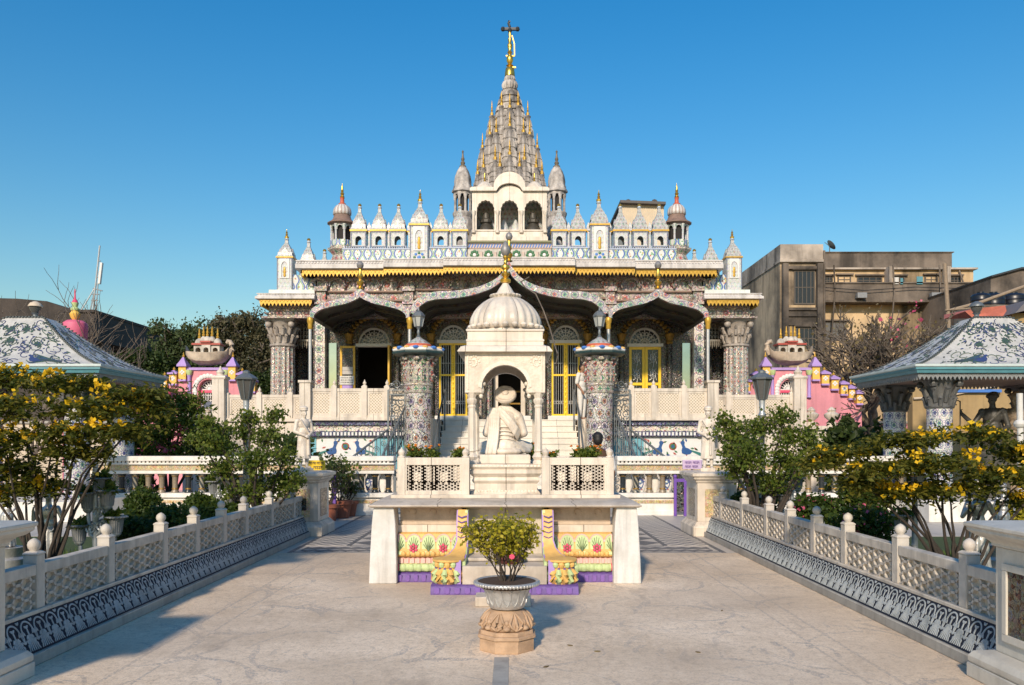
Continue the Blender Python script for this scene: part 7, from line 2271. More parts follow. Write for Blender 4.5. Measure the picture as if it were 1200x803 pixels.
def urn_stand(px, d, h, urns, label, words):
    x = X(px, d)
    t = thing('urn_stand', label, 'plant stand', (x, d, 0), 'curled urn stands')
    MB().lathe((x, d, 0), [(.16, 0), (.16, .04), (.05, .08), (.035, .2), (.03, h)], 12).build('stem', M['silvermatt'], t)
    mb = MB()
    for (px_, py_, r) in urns:
        ux = X(px_, d); z = Z(py_, d)
        q = [(x, d, max(.1, z - .35)), (x + (ux - x) * .5, d - .03, max(.06, z - .30)), (x + (ux - x) * .9, d, z - .12), (ux, d, z)]
        mb.tube(q, .022, 8); mb.lathe((ux, d, z - .02), [(.03, -.03), (r * .5, 0), (r * .5, .02)], 12)
        for sg in (-1, 1): scroll(mb, (x + (ux - x) * .55, max(.12, z - .22)), .07, d + sg * .03, 1.5, 1, sg, .014)
    mb.build('curled_arm', M['silvermatt'], t, smooth=60)
    for (px_, py_, r), wd in zip(urns, words):
        urn(X(px_, d), d, Z(py_, d), r, r * 1.75, 'fluted urn, its grey carrying tree shade, with a plant, %s' % wd, 'fluted garden urns')


urn_stand(112, 9.3, 1.45, [(93, 634, .108), (136, 624, .108), (103, 596, .108), (126, 593, .108), (119, 577, .098)], 'curly silver stand holding five fluted urns behind the left lattice wall',
          ['lowest left on the big left stand', 'lowest right on the big left stand', 'middle left on the big left stand', 'middle right on the big left stand', 'topmost on the big left stand'])
urn_stand(256, 13.3, 1.25, [(248, 600, .108), (271, 594, .102), (250, 577, .108), (268, 573, .102), (257, 564, .098)], 'curly silver stand of fluted urns in front of the small tree left of the shrine',
          ['lowest left before the left small tree', 'lowest right before the left small tree', 'middle left before the left small tree', 'middle right before the left small tree', 'topmost before the left small tree'])
urn_stand(928, 13.3, 1.2, [(917, 592, .102), (940, 598, .102), (919, 572, .098), (935, 573, .108), (927, 556, .098)], 'curly silver stand of fluted urns in front of the small tree right of the shrine',
          ['lowest left before the right small tree', 'lowest right before the right small tree', 'middle left before the right small tree', 'middle right before the right small tree', 'topmost before the right small tree'])
urn_stand(1072, 9.2, 1.0, [(1056, 621, .102)], 'curly silver stand with a single low urn under the right yellow flowered tree', ['alone beside the trunk of the right yellow flowered tree'])

# silver garden statues, half seen behind the trees
def silver_statue(px, d, h, label, ph):
    x = X(px, d)
    t = thing('silver_statue', label, 'statue', (x, d, 0), 'silver garden statues')
    MB().lathe((x, d, 0), [(.22, 0), (.22, ph * .5), (.17, ph * .6), (.2, ph)], 12).build('base', M['silver'], t)
    sv = OFF[t.name]; t0 = OFF[t.name]
    mb = MB(); k = h / 1.6; o = Vector((x, d, ph))
    def V(a, b, c): return o + Vector((a, b, c)) * k
    head(mb, V(0, 0, 1.48), .21 * k, .4)
    ell(mb, V(0, .02, 1.60), (.09 * k, .09 * k, .08 * k)); capsule(mb, V(0, 0, 1.3), V(0, 0, 1.4), .055 * k, .05 * k)
    ell(mb, V(0, 0, 1.17), (.15 * k, .10 * k, .15 * k)); ell(mb, V(.01, 0, .97), (.11 * k, .09 * k, .13 * k)); ell(mb, V(.0, 0, .82), (.15 * k, .11 * k, .12 * k))
    for s in (-1, 1):
        capsule(mb, V(s * .17, 0, 1.26), V(s * .27, -.02, 1.04), .05 * k, .04 * k); capsule(mb, V(s * .27, -.02, 1.04), V(s * .20, -.15, 1.22 if s < 0 else .9), .04 * k, .028 * k)
        hand(mb, V(s * .20, -.15, 1.22 if s < 0 else .9), (-s * .3, -.3, .8 if s < 0 else -.6), (-s, 0, 0), .15 * k, .6, -s)
        capsule(mb, V(s * .08, 0, .8), V(s * .08, -.02, .42), .09 * k, .06 * k); capsule(mb, V(s * .08, -.02, .42), V(s * .10, .02, .02), .06 * k, .05 * k)
    for j in range(9):
        a = j * 2 * PI / 9; capsule(mb, V(.12 * math.cos(a), .09 * math.sin(a), .84), V(.19 * math.cos(a), .15 * math.sin(a), .05), .035 * k, .045 * k, 8)
    fuse('figure', mb, M['silver'], t, .014, 2)


silver_statue(1146, 8.9, 1.05, 'silver robed garden statue behind the right pier, nearest the right tree trunk', .15)
silver_statue(1176, 10.2, .75, 'smaller silver garden statue near the right edge behind the right pier', .35)
silver_statue(57, 9.4, 1.0, 'silver robed garden statue behind the trunk of the left yellow flowered tree', .10)
silver_statue(8, 10.4, .8, 'silver garden statue at the left edge behind the left pier', .3)
M['boatstone'] = stone('weathered_boat_stone', (.60, .50, .39), (.22, .18, .14), .6, .8, 4, .5, .3)
M['greysheet'] = paint('grey_sheet', (.17, .18, .20), .7, 0, .3, 3)
M['soot'] = stone('sooty_concrete', (.21, .17, .135), (.03, .026, .022), .95, .9, .3, .3, .7, 3, .7)
M['sootlight'] = stone('streaked_grey_plaster', (.50, .43, .36), (.09, .075, .06), .85, .9, .3, .25, .85, 3, .8)
M['ochrestain'] = stone('stained_ochre_wall', (.66, .48, .28), (.10, .08, .06), .85, .9, .22, .2, .8, 3, .6)
M['towerstain'] = stone('stained_brown_tower', (.52, .40, .27), (.04, .035, .03), .9, .9, .28, .3, .85, 3, .7)
M['sootblack'] = stone('soot_black_wall', (.075, .06, .05), (.015, .014, .013), .9, .9, .4, .3, .6, 3, .7)
M['grimewood'] = paint('grimy_frame', (.10, .085, .07), .7, 0, .4); M['grimeglass'] = paint('grimy_glass', (.025, .028, .03), .25, 0, .3)
M['shutter'] = paint('grey_shutter', (.13, .13, .125), .6, 0, .4, 3)
# ================================================================== pink gate houses with stone boats
def gate_house(s, cpx, label):
    d = 28.0; k = d / F; cx = X(cpx, d)
    t = thing('pink_gatehouse', label, 'gatehouse', (cx, d, 0), 'pink gate houses with boats')
    x = lambda o: cx + s * o * k
    z = lambda py: Z(py, d)
    mb = MB(); xs = sorted((x(-26), x(26)))
    mb.arch(xs[0], xs[1], 0, z(434), cx, 11.5 * k, z(496), z(456), 11.5 * k, d, d + .5)
    for i, (o0, o1, py) in enumerate(((26, 35, 440), (35, 46, 450), (46, 57, 456), (57, 67, 462), (67, 75, 468), (75, 84, 474))): mb.box(x(o0), x(o1), d + .001 * i, d + .5, 0, z(py))
    for i, (o0, o1, py) in enumerate(((-26, -35, 440), (-35, -46, 450), (-46, -58, 458))): mb.box(x(o0), x(o1), d + .001 * i, d + .5, 0, z(py))
    mb.build('wall', M['pink'], t, smooth=0)
    mb = MB().box(xs[0], xs[1], d - .06, d + .5, z(434), z(431))
    for sg in (-1, 1): mb.lathe((x(sg * 21.5), d - .06, 0), [(.08, z(466)), (.06, z(464)), (.06, z(442)), (.08, z(440))], 12)
    mb.build('violet_trim', M['purple'], t)
    mb = MB()
    for sg in (-1, 1): mb.lathe((x(sg * 21.5), d - .06, 0), [(.07, z(440)), (.11, z(437)), (.12, z(434))], 10)
    mb.build('green_capital', M['lgreen'], t)
    mb = MB()
    for i in range(13):
        a = PI * i / 12; mb.ball((cx + 15.5 * k * math.cos(a), d - .03, z(456) + 15.5 * k * math.sin(a)), (.085, .03, .085), 8)
    for sg in (-1, 1):
        for i in range(3): mb.ball((cx + sg * 15.5 * k, d - .03, z(459.5 + 3.5 * i)), (.085, .03, .085), 8)
    mb.build('white_scallop', M['whitepaint'], t)
    mb = MB()                                                        # scrollwork grille in the arch
    for i in range(9):
        a = PI * i / 8; mb.tube([(cx, d + .2, z(456)), (cx + 10.8 * k * math.cos(a), d + .2, z(456) + 10.8 * k * math.sin(a))], .018, 5)
    for q in (.45, .9): mb.tube([(cx + q * 11 * k * math.cos(PI * i / 12), d + .2, z(456) + q * 11 * k * math.sin(PI * i / 12)) for i in range(13)], .022, 5)
    for i in range(9): mb.tube([(cx + (i - 4) * 2.6 * k, d + .2, z(456)), (cx + (i - 4) * 2.6 * k, d + .2, z(494))], .018, 5)
    for i in range(6): mb.bar((cx - 11 * k, d + .2, z(457 + 6 * i)), (cx + 11 * k, d + .2, z(457 + 6 * i)), .022)
    mb.build('white_grille', M['whitepaint'], t)
    MB().box(cx - 11.5 * k, cx + 11.5 * k, d + .15, d + .24, z(460), z(457)).build('crossbar', M['redpink'], t)
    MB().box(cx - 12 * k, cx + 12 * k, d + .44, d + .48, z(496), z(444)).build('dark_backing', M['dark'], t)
    for o, py, w, big in ((29, 445, 4.2, 1), (-29, 445, 4.2, 1), (40, 450, 4.2, 0), (51, 456, 4, 0), (62, 462, 3.8, 0), (71, 467, 3.4, 0), (80, 473, 3.4, 0), (-40, 451, 4.2, 0), (-52, 459, 4, 0)):
        h = 15 if big else 11
        xx = x(o)
        p = MB().box(xx - w * k, xx + w * k, d - .12, d + .14, z(py), z(py - h)).build('yellow_post', M['ochre'], t)
        mb = MB()
        for a in range(4): mb.ball((xx + .05 * math.cos(a * PI / 2), d - .125, z(py - h * .55) + .05 * math.sin(a * PI / 2)), (.04, .015, .04), 6)
        mb.build('white_flower', M['whitepaint'], p)
        MB().box(xx - w * k * 1.05, xx + w * k * 1.05, d - .14, d + .16, z(py + 2), z(py)).build('violet_foot', M['purple'], p)
        e = w * k * 1.35; zz = z(py - h)
        MB().loft([[(xx - a, d + .01 - b, q), (xx + a, d + .01 - b, q), (xx + a, d + .01 + b, q), (xx - a, d + .01 + b, q)] for a, b, q in ((e, .2, zz), (e, .2, zz + .05), (e * .5, .12, zz + (.2 if big else .1)), (e * .12, .03, zz + (.34 if big else .15)))], uvs=False).build('violet_roof', M['purple'], p, smooth=0)
        MB().lathe((xx, d + .01, zz + (.32 if big else .14)), [(.03, 0), (.05, .05), (.02, .1), (.005, .2 if big else .12)], 8).build('gilt_tip', M['goldpaint'], p)
    # stone boat with a swan prow and a little domed cabin
    rings = []
    pr = [(-27, 411, .05), (-25, 418, .22), (-20, 424, .4), (-10, 428, .5), (4, 428.5, .5), (15, 426, .44), (23, 419, .26), (26, 408, .06)]
    for o, pyb, w in pr:
        zt = z({-27: 405, 26: 403}.get(o, 415 - abs(o + 1) * .12)); zb = z(pyb)
        rings.append([(x(-o), d + .1 - w, zt), (x(-o), d + .1 - w * .9, zb + (zt - zb) * .3), (x(-o), d + .1, zb), (x(-o), d + .1 + w * .9, zb + (zt - zb) * .3), (x(-o), d + .1 + w, zt)])
    b = MB().loft(rings).build('boat', M['boatstone'], t, smooth=50)
    mb = MB().tube([(x(-22), d + .1, z(414)), (x(-26), d + .1, z(409)), (x(-26.5), d + .1, z(404)), (x(-24.5), d + .1, z(400)), (x(-22), d + .1, z(400)), (x(-20), d + .1, z(402))], [.14, .12, .09, .075, .09, .04], 10)
    mb.build('swan_prow', M['boatstone'], b)
    xs = sorted((x(-15), x(15)))
    mb = MB(); w = (xs[1] - xs[0]) / 3
    for i in range(3): mb.arch(xs[0] + i * w, xs[0] + (i + 1) * w, z(419), z(405 if i != 1 else 402), xs[0] + (i + .5) * w, w * .3, z(416), z(411), w * .3, d - .15 - (.06 if i == 1 else 0), d - .08)
    mb.box(xs[0], xs[1], d + .2, d + .26, z(419), z(405)); mb.box(xs[0], xs[0] + .06, d - .08, d + .2, z(419), z(405)); mb.box(xs[1] - .06, xs[1], d - .08, d + .2, z(419), z(405))
    c = mb.build('boat_cabin', M['old_white'], t, smooth=0)
    MB().box(xs[0] - .05, xs[1] + .05, d - .22, d + .3, z(405), z(403)).box(cx - w * .6, cx + w * .6, d - .28, d + .3, z(402.5), z(400.5)).build('cabin_eave', M['redmaroon'], c)
    mb = MB(); mg = MB()
    for i, (o, r, zz) in enumerate(((-10.5, .14, 403), (-4, .13, 400.5), (1.5, .15, 400.5), (6, .12, 400.5), (11, .14, 403))):
        mb.lathe((x(o), d + .05, z(zz)), [(r, 0), (r * 1.05, .05), (r * .8, .13), (r * .3, .19)], 14)
        mg.lathe((x(o), d + .05, z(zz) + .18), [(.04, 0), (.055, .06), (.03, .1), (.045, .16), (.02, .22), (.03, .26), (.006, .36)], 8)
    mb.build('cabin_dome', M['old_white'], c); mg.build('gilt_spike', M['goldpaint'], c)


gate_house(-1, 244, 'pink and violet gate house carrying a stone swan boat, left of the temple')
gate_house(1, 926, 'pink and violet gate house carrying a stone swan boat, right of the temple')
t = thing('awning', 'grey sloping awning in front of the left pink gate house', 'awning', (X(246, 25), 25, 0))
MB().loft([[(X(226, 25), 24.2, z - .05), (X(262, 25), 24.2, z - .05), (X(262, 25), 24.2, z), (X(226, 25), 24.2, z)] if q == 0 else [(X(226, 25), 26.2, z - .05), (X(262, 25), 26.2, z - .05), (X(262, 25), 26.2, z), (X(226, 25), 26.2, z)] for q, z in ((0, 2.15), (1, 2.95))], uvs=False).build('sheet', M['greysheet'], t)
for a in (228, 260): MB().tube([(X(a, 25), 24.3, 0), (X(a, 25), 24.3, 2.15)], .04, 8).build('post', M['iron'], t)
for sx, side in ((-1, 'left'), (1, 'right')):
    t = thing('boundary_wall', 'low %s garden boundary wall behind the plants and pavilions' % ('grey' if sx < 0 else 'pinkish'), 'wall', (sx * 20, 33, 0), 'boundary walls')
    MB().box(sx * 9.9, sx * 60, 33, 33.3, 0, 2.4).build('wall', M['beige'] if sx < 0 else M['pink'], t); MB().box(sx * 9.9, sx * 60, 32.92, 33.38, 2.4, 2.5).build('coping', M['kerb'], t)
t = thing('pink_railing', 'pink latticed railing seen between left pavilion and oleander', 'railing', (X(165, 22), 22, 0))
mb = MB()
for z in (1.3, 1.75, 2.05): mb.box(X(120, 22), X(178, 22), 22, 22.06, z, z + .07)
for k in range(9): mb.box(X(120, 22) + k * .165, X(120, 22) + k * .165 + .06, 22.002, 22.058, 0, 2.05)
mb.build('rail', M['pink_deep'], t)

# ================================================================== pink dome and mast at the far left
t = thing('pink_turret', 'round pink turret with banded finial behind the left pavilion roof', 'turret', (X(88, 27), 27, 0))
c = (X(88, 27), 27, 0); z = lambda y: Z(y, 27); k = 27 / F
MB().lathe(c, [(13 * k, 0), (13 * k, z(392)), (13.5 * k, z(388)), (14 * k, z(384)), (13 * k, z(379)), (9 * k, z(376)), (3 * k, z(375))], 16).build('body', M['pink_deep'], t, smooth=30)
MB().lathe(c, [(2.5 * k, z(375.5)), (5 * k, z(372)), (6 * k, z(368)), (4 * k, z(365.5)), (3.6 * k, z(364))], 16).build('yellow_ring', M['ochre'], t)
MB().lathe(c, [(4.6 * k, z(364)), (5 * k, z(362)), (2.6 * k, z(360)), (3.6 * k, z(357)), (4 * k, z(355))], 16).build('green_ring', M['lgreen'], t)
MB().lathe(c, [(3.8 * k, z(355)), (2.4 * k, z(352)), (1 * k, z(350)), (.5 * k, z(339))], 12).build('pink_tip', M['redpink'], t)
t = thing('antenna_mast', 'grey mobile phone mast with a long panel on the dark building at left', 'mast', (X(110, 47), 47, 0))
d = 47; P = lambda px, py: (X(px, d), d, Z(py, d))
mb = MB()
for a, b in (((108, 371), (117, 288)), ((112, 371), (116, 318)), ((104, 371), (113, 332)), ((94, 366), (112, 336)), ((108, 345), (116, 345)), ((109, 338), (120, 341)), ((107, 352), (115, 352)), ((113, 325), (118, 325)), ((114, 306), (118, 306))): mb.tube([P(*a), P(*b)], .05 if a[1] > 350 and b[1] < 300 else .035, 6)
mb.build('lattice', M['silvermatt'], t)
MB().bar(P(116.5, 333), P(119.3, 308), .18, .14).build('antenna_panel', M['whitepaint'], t, bevel=.02)

# ================================================================== buildings behind
def window(t, x0, x1, y, z0, z1, bars=3, mat='grimeglass'):
    f = MB().box(x0, x1, y - .06, y - .0, z0, z0 + .1).box(x0, x1, y - .06, y, z1 - .1, z1).box(x0, x0 + .1, y - .06, y, z0 + .1, z1 - .1).box(x1 - .1, x1, y - .06, y, z0 + .1, z1 - .1).build('window', M['grimewood'], t)
    mb = MB().box(x0 + .1, x1 - .1, y - .02, y - .005, z0 + .1, z1 - .1); mb.build('pane', M[mat], f)
    mb = MB()
    for k in range(1, bars): mb.box(x0 + (x1 - x0) * k / bars - .03, x0 + (x1 - x0) * k / bars + .03, y - .05, y - .02, z0 + .1, z1 - .1)
    mb.box(x0 + .1, x1 - .1, y - .048, y - .022, (z0 + z1) / 2 - .03, (z0 + z1) / 2 + .03)
    mb.build('glazing_bar', M['grimewood'], f)
    MB().box(x0 - .15, x1 + .15, y - .22, y - .061, z1 + .02, z1 + .12).build('hood', M['soot'], f)


d = 60; t = thing('apartment_block', 'sooty ochre concrete apartment block with dark balconies right of the temple', 'building', (X(1020, d), d, 0))
x = lambda p: X(p, d); z = lambda p: Z(p, d)
MB().box(x(956), x(1100), d + .8, d + 22, 0, z(352)).box(x(957), x(1146), d + .6, d + 22, z(333), z(314)).build('ochre_wall', M['ochrestain'], t)
MB().box(x(956), x(1160), d - .2, d + .6, z(352.5), z(333)).box(x(955), x(1162), d - .35, d + .8, z(355), z(352.5)).box(x(955), x(1162), d - .3, d + .6, z(333), z(331.5)).build('balcony_band', M['soot'], t)
MB().box(x(934), x(1137), d + 2.5, d + 22, z(308), z(287)).box(x(930), x(1140), d + 2.2, d + 22, z(309.5), z(308)).box(x(932), x(1139), d + 2.4, d + 22, z(287), z(286)).build('roof_parapet', M['soot'], t)
MB().box(x(940), x(1135), d + 3.2, d + 20, z(315), z(309.5)).build('attic', M['soot'], t)
MB().box(x(956), x(1149), d + .3, d + 22, z(314.5), z(312.5)).build('cornice', M['sootlight'], t)
MB().box(x(906), x(955), d - 1.5, d + 20, 0, z(314)).build('corner_tower', M['towerstain'], t)
MB().box(x(906), x(955), d - 1.6, d + 20, z(314), z(292.5)).box(x(905), x(956), d - 1.75, d + 20, z(313), z(310)).build('corner_parapet', M['sootlight'], t)
mb = MB()
for p in (911, 950): mb.box(x(p - 3), x(p + 3), d - 1.9, d - 1.4, 0, z(315))
for py in (365, 372, 318): mb.box(x(914), x(947), d - 1.75, d - 1.4, z(py + 3), z(py))
mb.box(x(914), x(947), d - 1.62, d - 1.3, z(385), z(366))
mb.build('tower_pilaster', M['soot'], t)
for q0, q1 in ((384, 362), (440, 412)): MB().box(x(916), x(946), d - 1.6, d - 1.5, z(q0), z(q1)).build('stained_panel', M['ochrestain'], t)
window(t, x(922), x(946), d - 1.5, z(361), z(322), 5); window(t, x(924), x(948), d - 1.5, z(413), z(387), 5)
window(t, x(966), x(997), d + .8, z(398), z(375), 5, 'shutter')
for a, b in ((966, 979), (1008, 1038), (1052, 1065), (1115, 1131)): window(t, x(a), x(b), d + .6, z(332), z(322), 4, 'grimeglass')
for a, b in ((985, 1001), (1088, 1104)): window(t, x(a), x(b), d + .6, z(331), z(321), 2, 'ochrestain')
MB().box(x(977), x(989), d + 2.0, d + 2.8, z(313), z(307)).build('air_conditioner', M['whitepaint'], t)
for py in (345, 392, 410):
    for k in range(3): MB().box(x(907) - .02, x(907) + .1, d + 1.5 + k * 5.5, d + 5 + k * 5.5, z(py + 8), z(py - 12)).build('side_window', M['grimeglass'], t)
for a, b, c, dd in ((1046, 1051, 326, 0), (1053, 1056, 327, 0), (1072, 1079, 325, 0)): MB().box(x(a), x(b), d - .30, d - .26, z(334), z(c)).build('laundry', M[('teal', 'pink_deep', 'plaster')[(a // 7) % 3]], t)
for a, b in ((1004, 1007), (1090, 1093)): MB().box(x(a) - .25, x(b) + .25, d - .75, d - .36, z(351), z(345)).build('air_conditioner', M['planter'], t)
for a in (975, 1044, 1098, 1128): MB().tube([(x(a), d + .55 - (.9 if a < 1100 else 0), z(312)), (x(a + 1), d - .42, z(345)), (x(a), d - .42, z(356)), (x(a), d + .7, z(440))], .06, 6).build('pipe', M['soot'], t)
MB().tube([(x(956), d - .5, z(338)), (x(1010), d - .5, z(342)), (x(1070), d - .5, z(338)), (x(1158), d - .5, z(341))], .03, 5).build('cable', M['cable'], t)
for p in (972, 1000, 1042, 1070, 1110, 1135): MB().box(x(p) - .12, x(p) + .12, d - .28, d + .62, z(331.5), z(313)).build('balcony_post', M['sootlight'], t) if p in (1042, 1110) else None
MB().tube([(x(955.5), d - 1.7, 0), (x(955.5), d - 1.7, z(300))], .08, 8).build('drain_pipe', M['soot'], t)
t = thing('satellite_dish', 'small satellite dish on the apartment block roof', 'dish', (x(997), d + 4, z(286)))
MB().lathe((x(997), d + 4, z(286)), [(.04, 0), (.04, .7)], 6).build('stand', M['iron'], t)
mb = MB(); m = Matrix.Rotation(.9, 3, 'Y')
b = MB().lathe((0, 0, 0), [(.02, 0), (.25, .05), (.45, .18), (.44, .19), (.24, .07), (.02, .02)], 16); mb.add([m @ Vector(p) + Vector((x(997), d + 4, z(286) + .8)) for p in b.v], b.f); mb.bar((x(997), d + 4, z(286) + .8), (x(991), d + 4, z(286) + 1.1), .04)
mb.build('dish', M['iron'], t)

d = 52; t = thing('dark_building', 'low soot black building behind the water tanks at the far right', 'building', (X(1190, d), d, 0))
MB().prism([(X(1161, d), 0), (X(1161, d), Z(325, d)), (X(1195, d), Z(315, d)), (X(1270, d), Z(313, d)), (X(1270, d), 0)], 'y', d, d + 12).build('wall', M['soot'], t)
MB().prism([(X(1160, d), Z(325.5, d)), (X(1160, d), Z(323.5, d)), (X(1195, d), Z(313.8, d)), (X(1270, d), Z(311.8, d)), (X(1270, d), Z(315, d)), (X(1195, d), Z(316, d))], 'y', d - .2, d + 12.2).build('roof_edge', M['blackiron'], t)
MB().box(X(1158, d), X(1275, d), d - 4, d - .2, 0, Z(361, d)).build('terrace', M['soot'], t)
for px, lab in ((1149, 'black round water tank, leftmost behind the right pavilion roof'), (1164, 'black round water tank, middle one behind the right pavilion roof'), (1187, 'black round water tank, largest and rightmost behind the right pavilion roof')):
    dd = 47 + (px - 1149) * .02; r = (.55, .62, .72)[(1149, 1164, 1187).index(px)]
    t = thing('water_tank', lab, 'water tank', (X(px, dd), dd, Z(362, dd)), 'black water tanks')
    b = MB().lathe((X(px, dd), dd, Z(362, dd)), [(r, 0), (r, .2), (r * 1.03, .22), (r, .25), (r, .45), (r * 1.03, .47), (r, .5), (r, .7), (r * .8, .82), (r * .35, .9)], 20).build('drum', M['tank'], t, smooth=40)
    MB().lathe((X(px, dd), dd, Z(362, dd)), [(r * .35, .88), (r * .35, .97), (.05, .98)], 14).build('lid', M['tank'], t)
t = thing('tank_terrace', 'brown flat roof terrace carrying the black water tanks', 'building', (X(1165, 47), 47, 0)); MB().box(X(1140, 46), X(1260, 46), 45.6, 47.95, 0, Z(362, 47)).build('wall', M['soot'], t); MB().box(X(1139, 46), X(1262, 46), 45.5, 45.6, Z(366, 46), Z(360, 46)).build('parapet', M['soot'], t)
d = 30; t = thing('tarp_stall', 'tan stall under a red printed tarpaulin and grey tent behind the right pavilion', 'stall', (X(1190, d), d, 0))
MB().loft([[(X(1131, d), d, Z(365, d)), (X(1131, d) + .02, d + 1.5, Z(366, d)), (X(1131, d), d + 1.5, Z(367, d))], [(X(1140, d), d, Z(362, d)), (X(1140, d), d + 2, Z(359, d)), (X(1140, d), d, Z(373, d))], [(X(1178, d), d, Z(358, d)), (X(1178, d), d + 2.5, Z(355, d)), (X(1174, d), d - .4, Z(375, d))]], uvs=False).build('red_tarp', M['tarp'], t, smooth=0)
MB().prism([(X(1170, d), Z(372, d)), (X(1184, d), Z(357, d)), (X(1225, d), Z(362, d)), (X(1225, d), Z(376, d)), (X(1186, d), Z(368, d))], 'y', d - 1, d + 2).build('grey_tent', M['tarpgrey'], t, smooth=0)
MB().box(X(1174, d), X(1230, d), d - .6, d + 2, 0, Z(370, d)).build('tan_wall', M['ochrewall'], t); MB().box(X(1195, d), X(1232, d), d - .7, d - .6, 0, Z(369, d)).build('green_sheet', M['lgreen'], t)
t = thing('bamboo_scaffold', 'upright bamboo pole with a long slanting pole tied to it, behind the right pavilion', 'pole', (X(1108, 34), 34, 0))
d = 34; P = lambda px, py: (X(px, d), d, Z(py, d))
MB().tube([(X(1113, d), d, 0), P(1112, 385), P(1107, 309)], .085, 8).build('upright', M['pole'], t); MB().tube([P(1109, 365), P(1150, 354), P(1205, 334)], .07, 8).build('slanting_pole', M['pole'], t); MB().tube([(X(1106, d), d - .1, Z(364, d)), (X(1148, d), d - .1, Z(361, d))], .03, 6).build('wire', M['pole'], t)

d = 33; t = thing('rooftop_shed', 'beige sheet metal shed rising behind the temple roof on the right', 'shed', (X(754, d), d, 7.05))
MB().box(X(729, d), X(778, d), d, d + 5, 7.05, Z(239, d)).build('wall', M['shed'], t)
mb = MB()
for k in range(22): mb.box(X(729, d) + k * .077, X(729, d) + k * .077 + .03, d - .02, d, 7.05, Z(239, d))
mb.build('corrugation', M['shed'], t, smooth=0)
MB().prism([(X(726, d), Z(239.5, d)), (X(726, d), Z(236.5, d)), (X(779, d), Z(238.5, d)), (X(779, d), Z(241.5, d))], 'y', d - .25, d + 5.2).build('roof', M['tin'], t)
mb = MB()
for px in (737, 768): mb.tube([(X(px, d) + .1 * math.cos(a), d + .2, Z(237.2, d) + .14 * math.sin(a)) for a in [i * PI / 6 for i in range(7)]], .05, 6)
mb.build('roof_vent', M['tin'], t)
d = 46; t = thing('black_building', 'soot black building with a jutting tank box at the far left', 'building', (X(50, d), d, 0)); x = lambda p: X(p, d); z = lambda p: Z(p, d)
MB().prism([(x(-60), 0), (x(-60), z(348)), (x(20), z(350)), (x(55), z(353)), (x(82), z(363)), (x(97), z(371)), (x(97), 0)], 'y', d, d + 14).build('wall', M['sootblack'], t)
MB().box(x(97), x(132), d - 2, d + 6, z(404), z(373)).box(x(96), x(133), d - 2.1, d + 6, z(373), z(370)).build('tank_box', M['sootblack'], t); MB().box(x(108), x(114), d - 1, d, 0, z(404)).box(x(126), x(130), d - 1, d, 0, z(404)).build('leg', M['soot'], t)
MB().box(x(118), x(123), d - 2.05, d - 2, z(395), z(382)).build('slit_window', M['grimeglass'], t)


# ================================================================== trees and plants
def pinnate_tree(bx, by, pads, label, name='flowering_tree', nleaf=1150):
    t = thing(name, label, 'tree', (bx, by, 0), 'yellow flowered garden trees')
    mb = MB(); cl = []
    for (px, py, rx, ry, dd) in pads: cl.append(((X(px, dd), dd, Z(py, dd)), (S(rx, dd), S(rx, dd) * .8, S(ry, dd))))
    for k, (c, r) in enumerate(cl):
        a = 2 * PI * k / len(cl)
        branches(mb, (bx + .10 * math.cos(a), by + .08 * math.sin(a), 0), [(c[0], c[1], c[2] - r[2] * .3)], .024, 6, .05, .35)
    mb.build('trunk', M['bark'], t, smooth=60)
    P = []; B = Vector((bx, by, 1.2))
    for (c, r) in cl:
        n = int(nleaf * r[0] / .35)
        m = n // 14                                                   # one frond: a rachis carrying 14 leaflets
        for _ in range(m):
            o = in_clumps([(c, r)], 1, .45)[0]
            dr = Vector((o[0] - bx, o[1] - by, 0)).normalized() + Vector(rot_rand(1)[0]) * .7; dr.z = random.gauss(-.05, .2); dr.normalize()
            L = random.uniform(.12, .24)
            f = np.repeat(np.linspace(.05, 1, 7), 2)[:, None]
            P.append(np.array(o) + np.array(dr) * f * L + np.array((0, 0, -1.0)) * (f ** 2) * L * .25 + rng.normal(size=(14, 3)) * .006)
    P = np.concatenate(P)
    leaves('foliage', P, .058, M['leaf_olive'], t, .26, .55)
    fl = []
    for (c, r) in cl:
        for _ in range(int(3 + r[0] * 9)):
            if random.random() < .22: continue
            a = random.uniform(0, 2 * PI); q = random.uniform(.35, 1.0)
            o = np.array((c[0] + r[0] * q * math.cos(a), c[1] - abs(r[1] * q * math.sin(a)) * .9, c[2] + r[2] * random.uniform(-.2, 1.0)))
            fl.append(o + rng.normal(size=(random.randint(6, 22), 3)) * (.045, .03, .022))
    leaves('blossom', np.concatenate(fl), .042, M['yflower'], t, .6, .2)
    return t


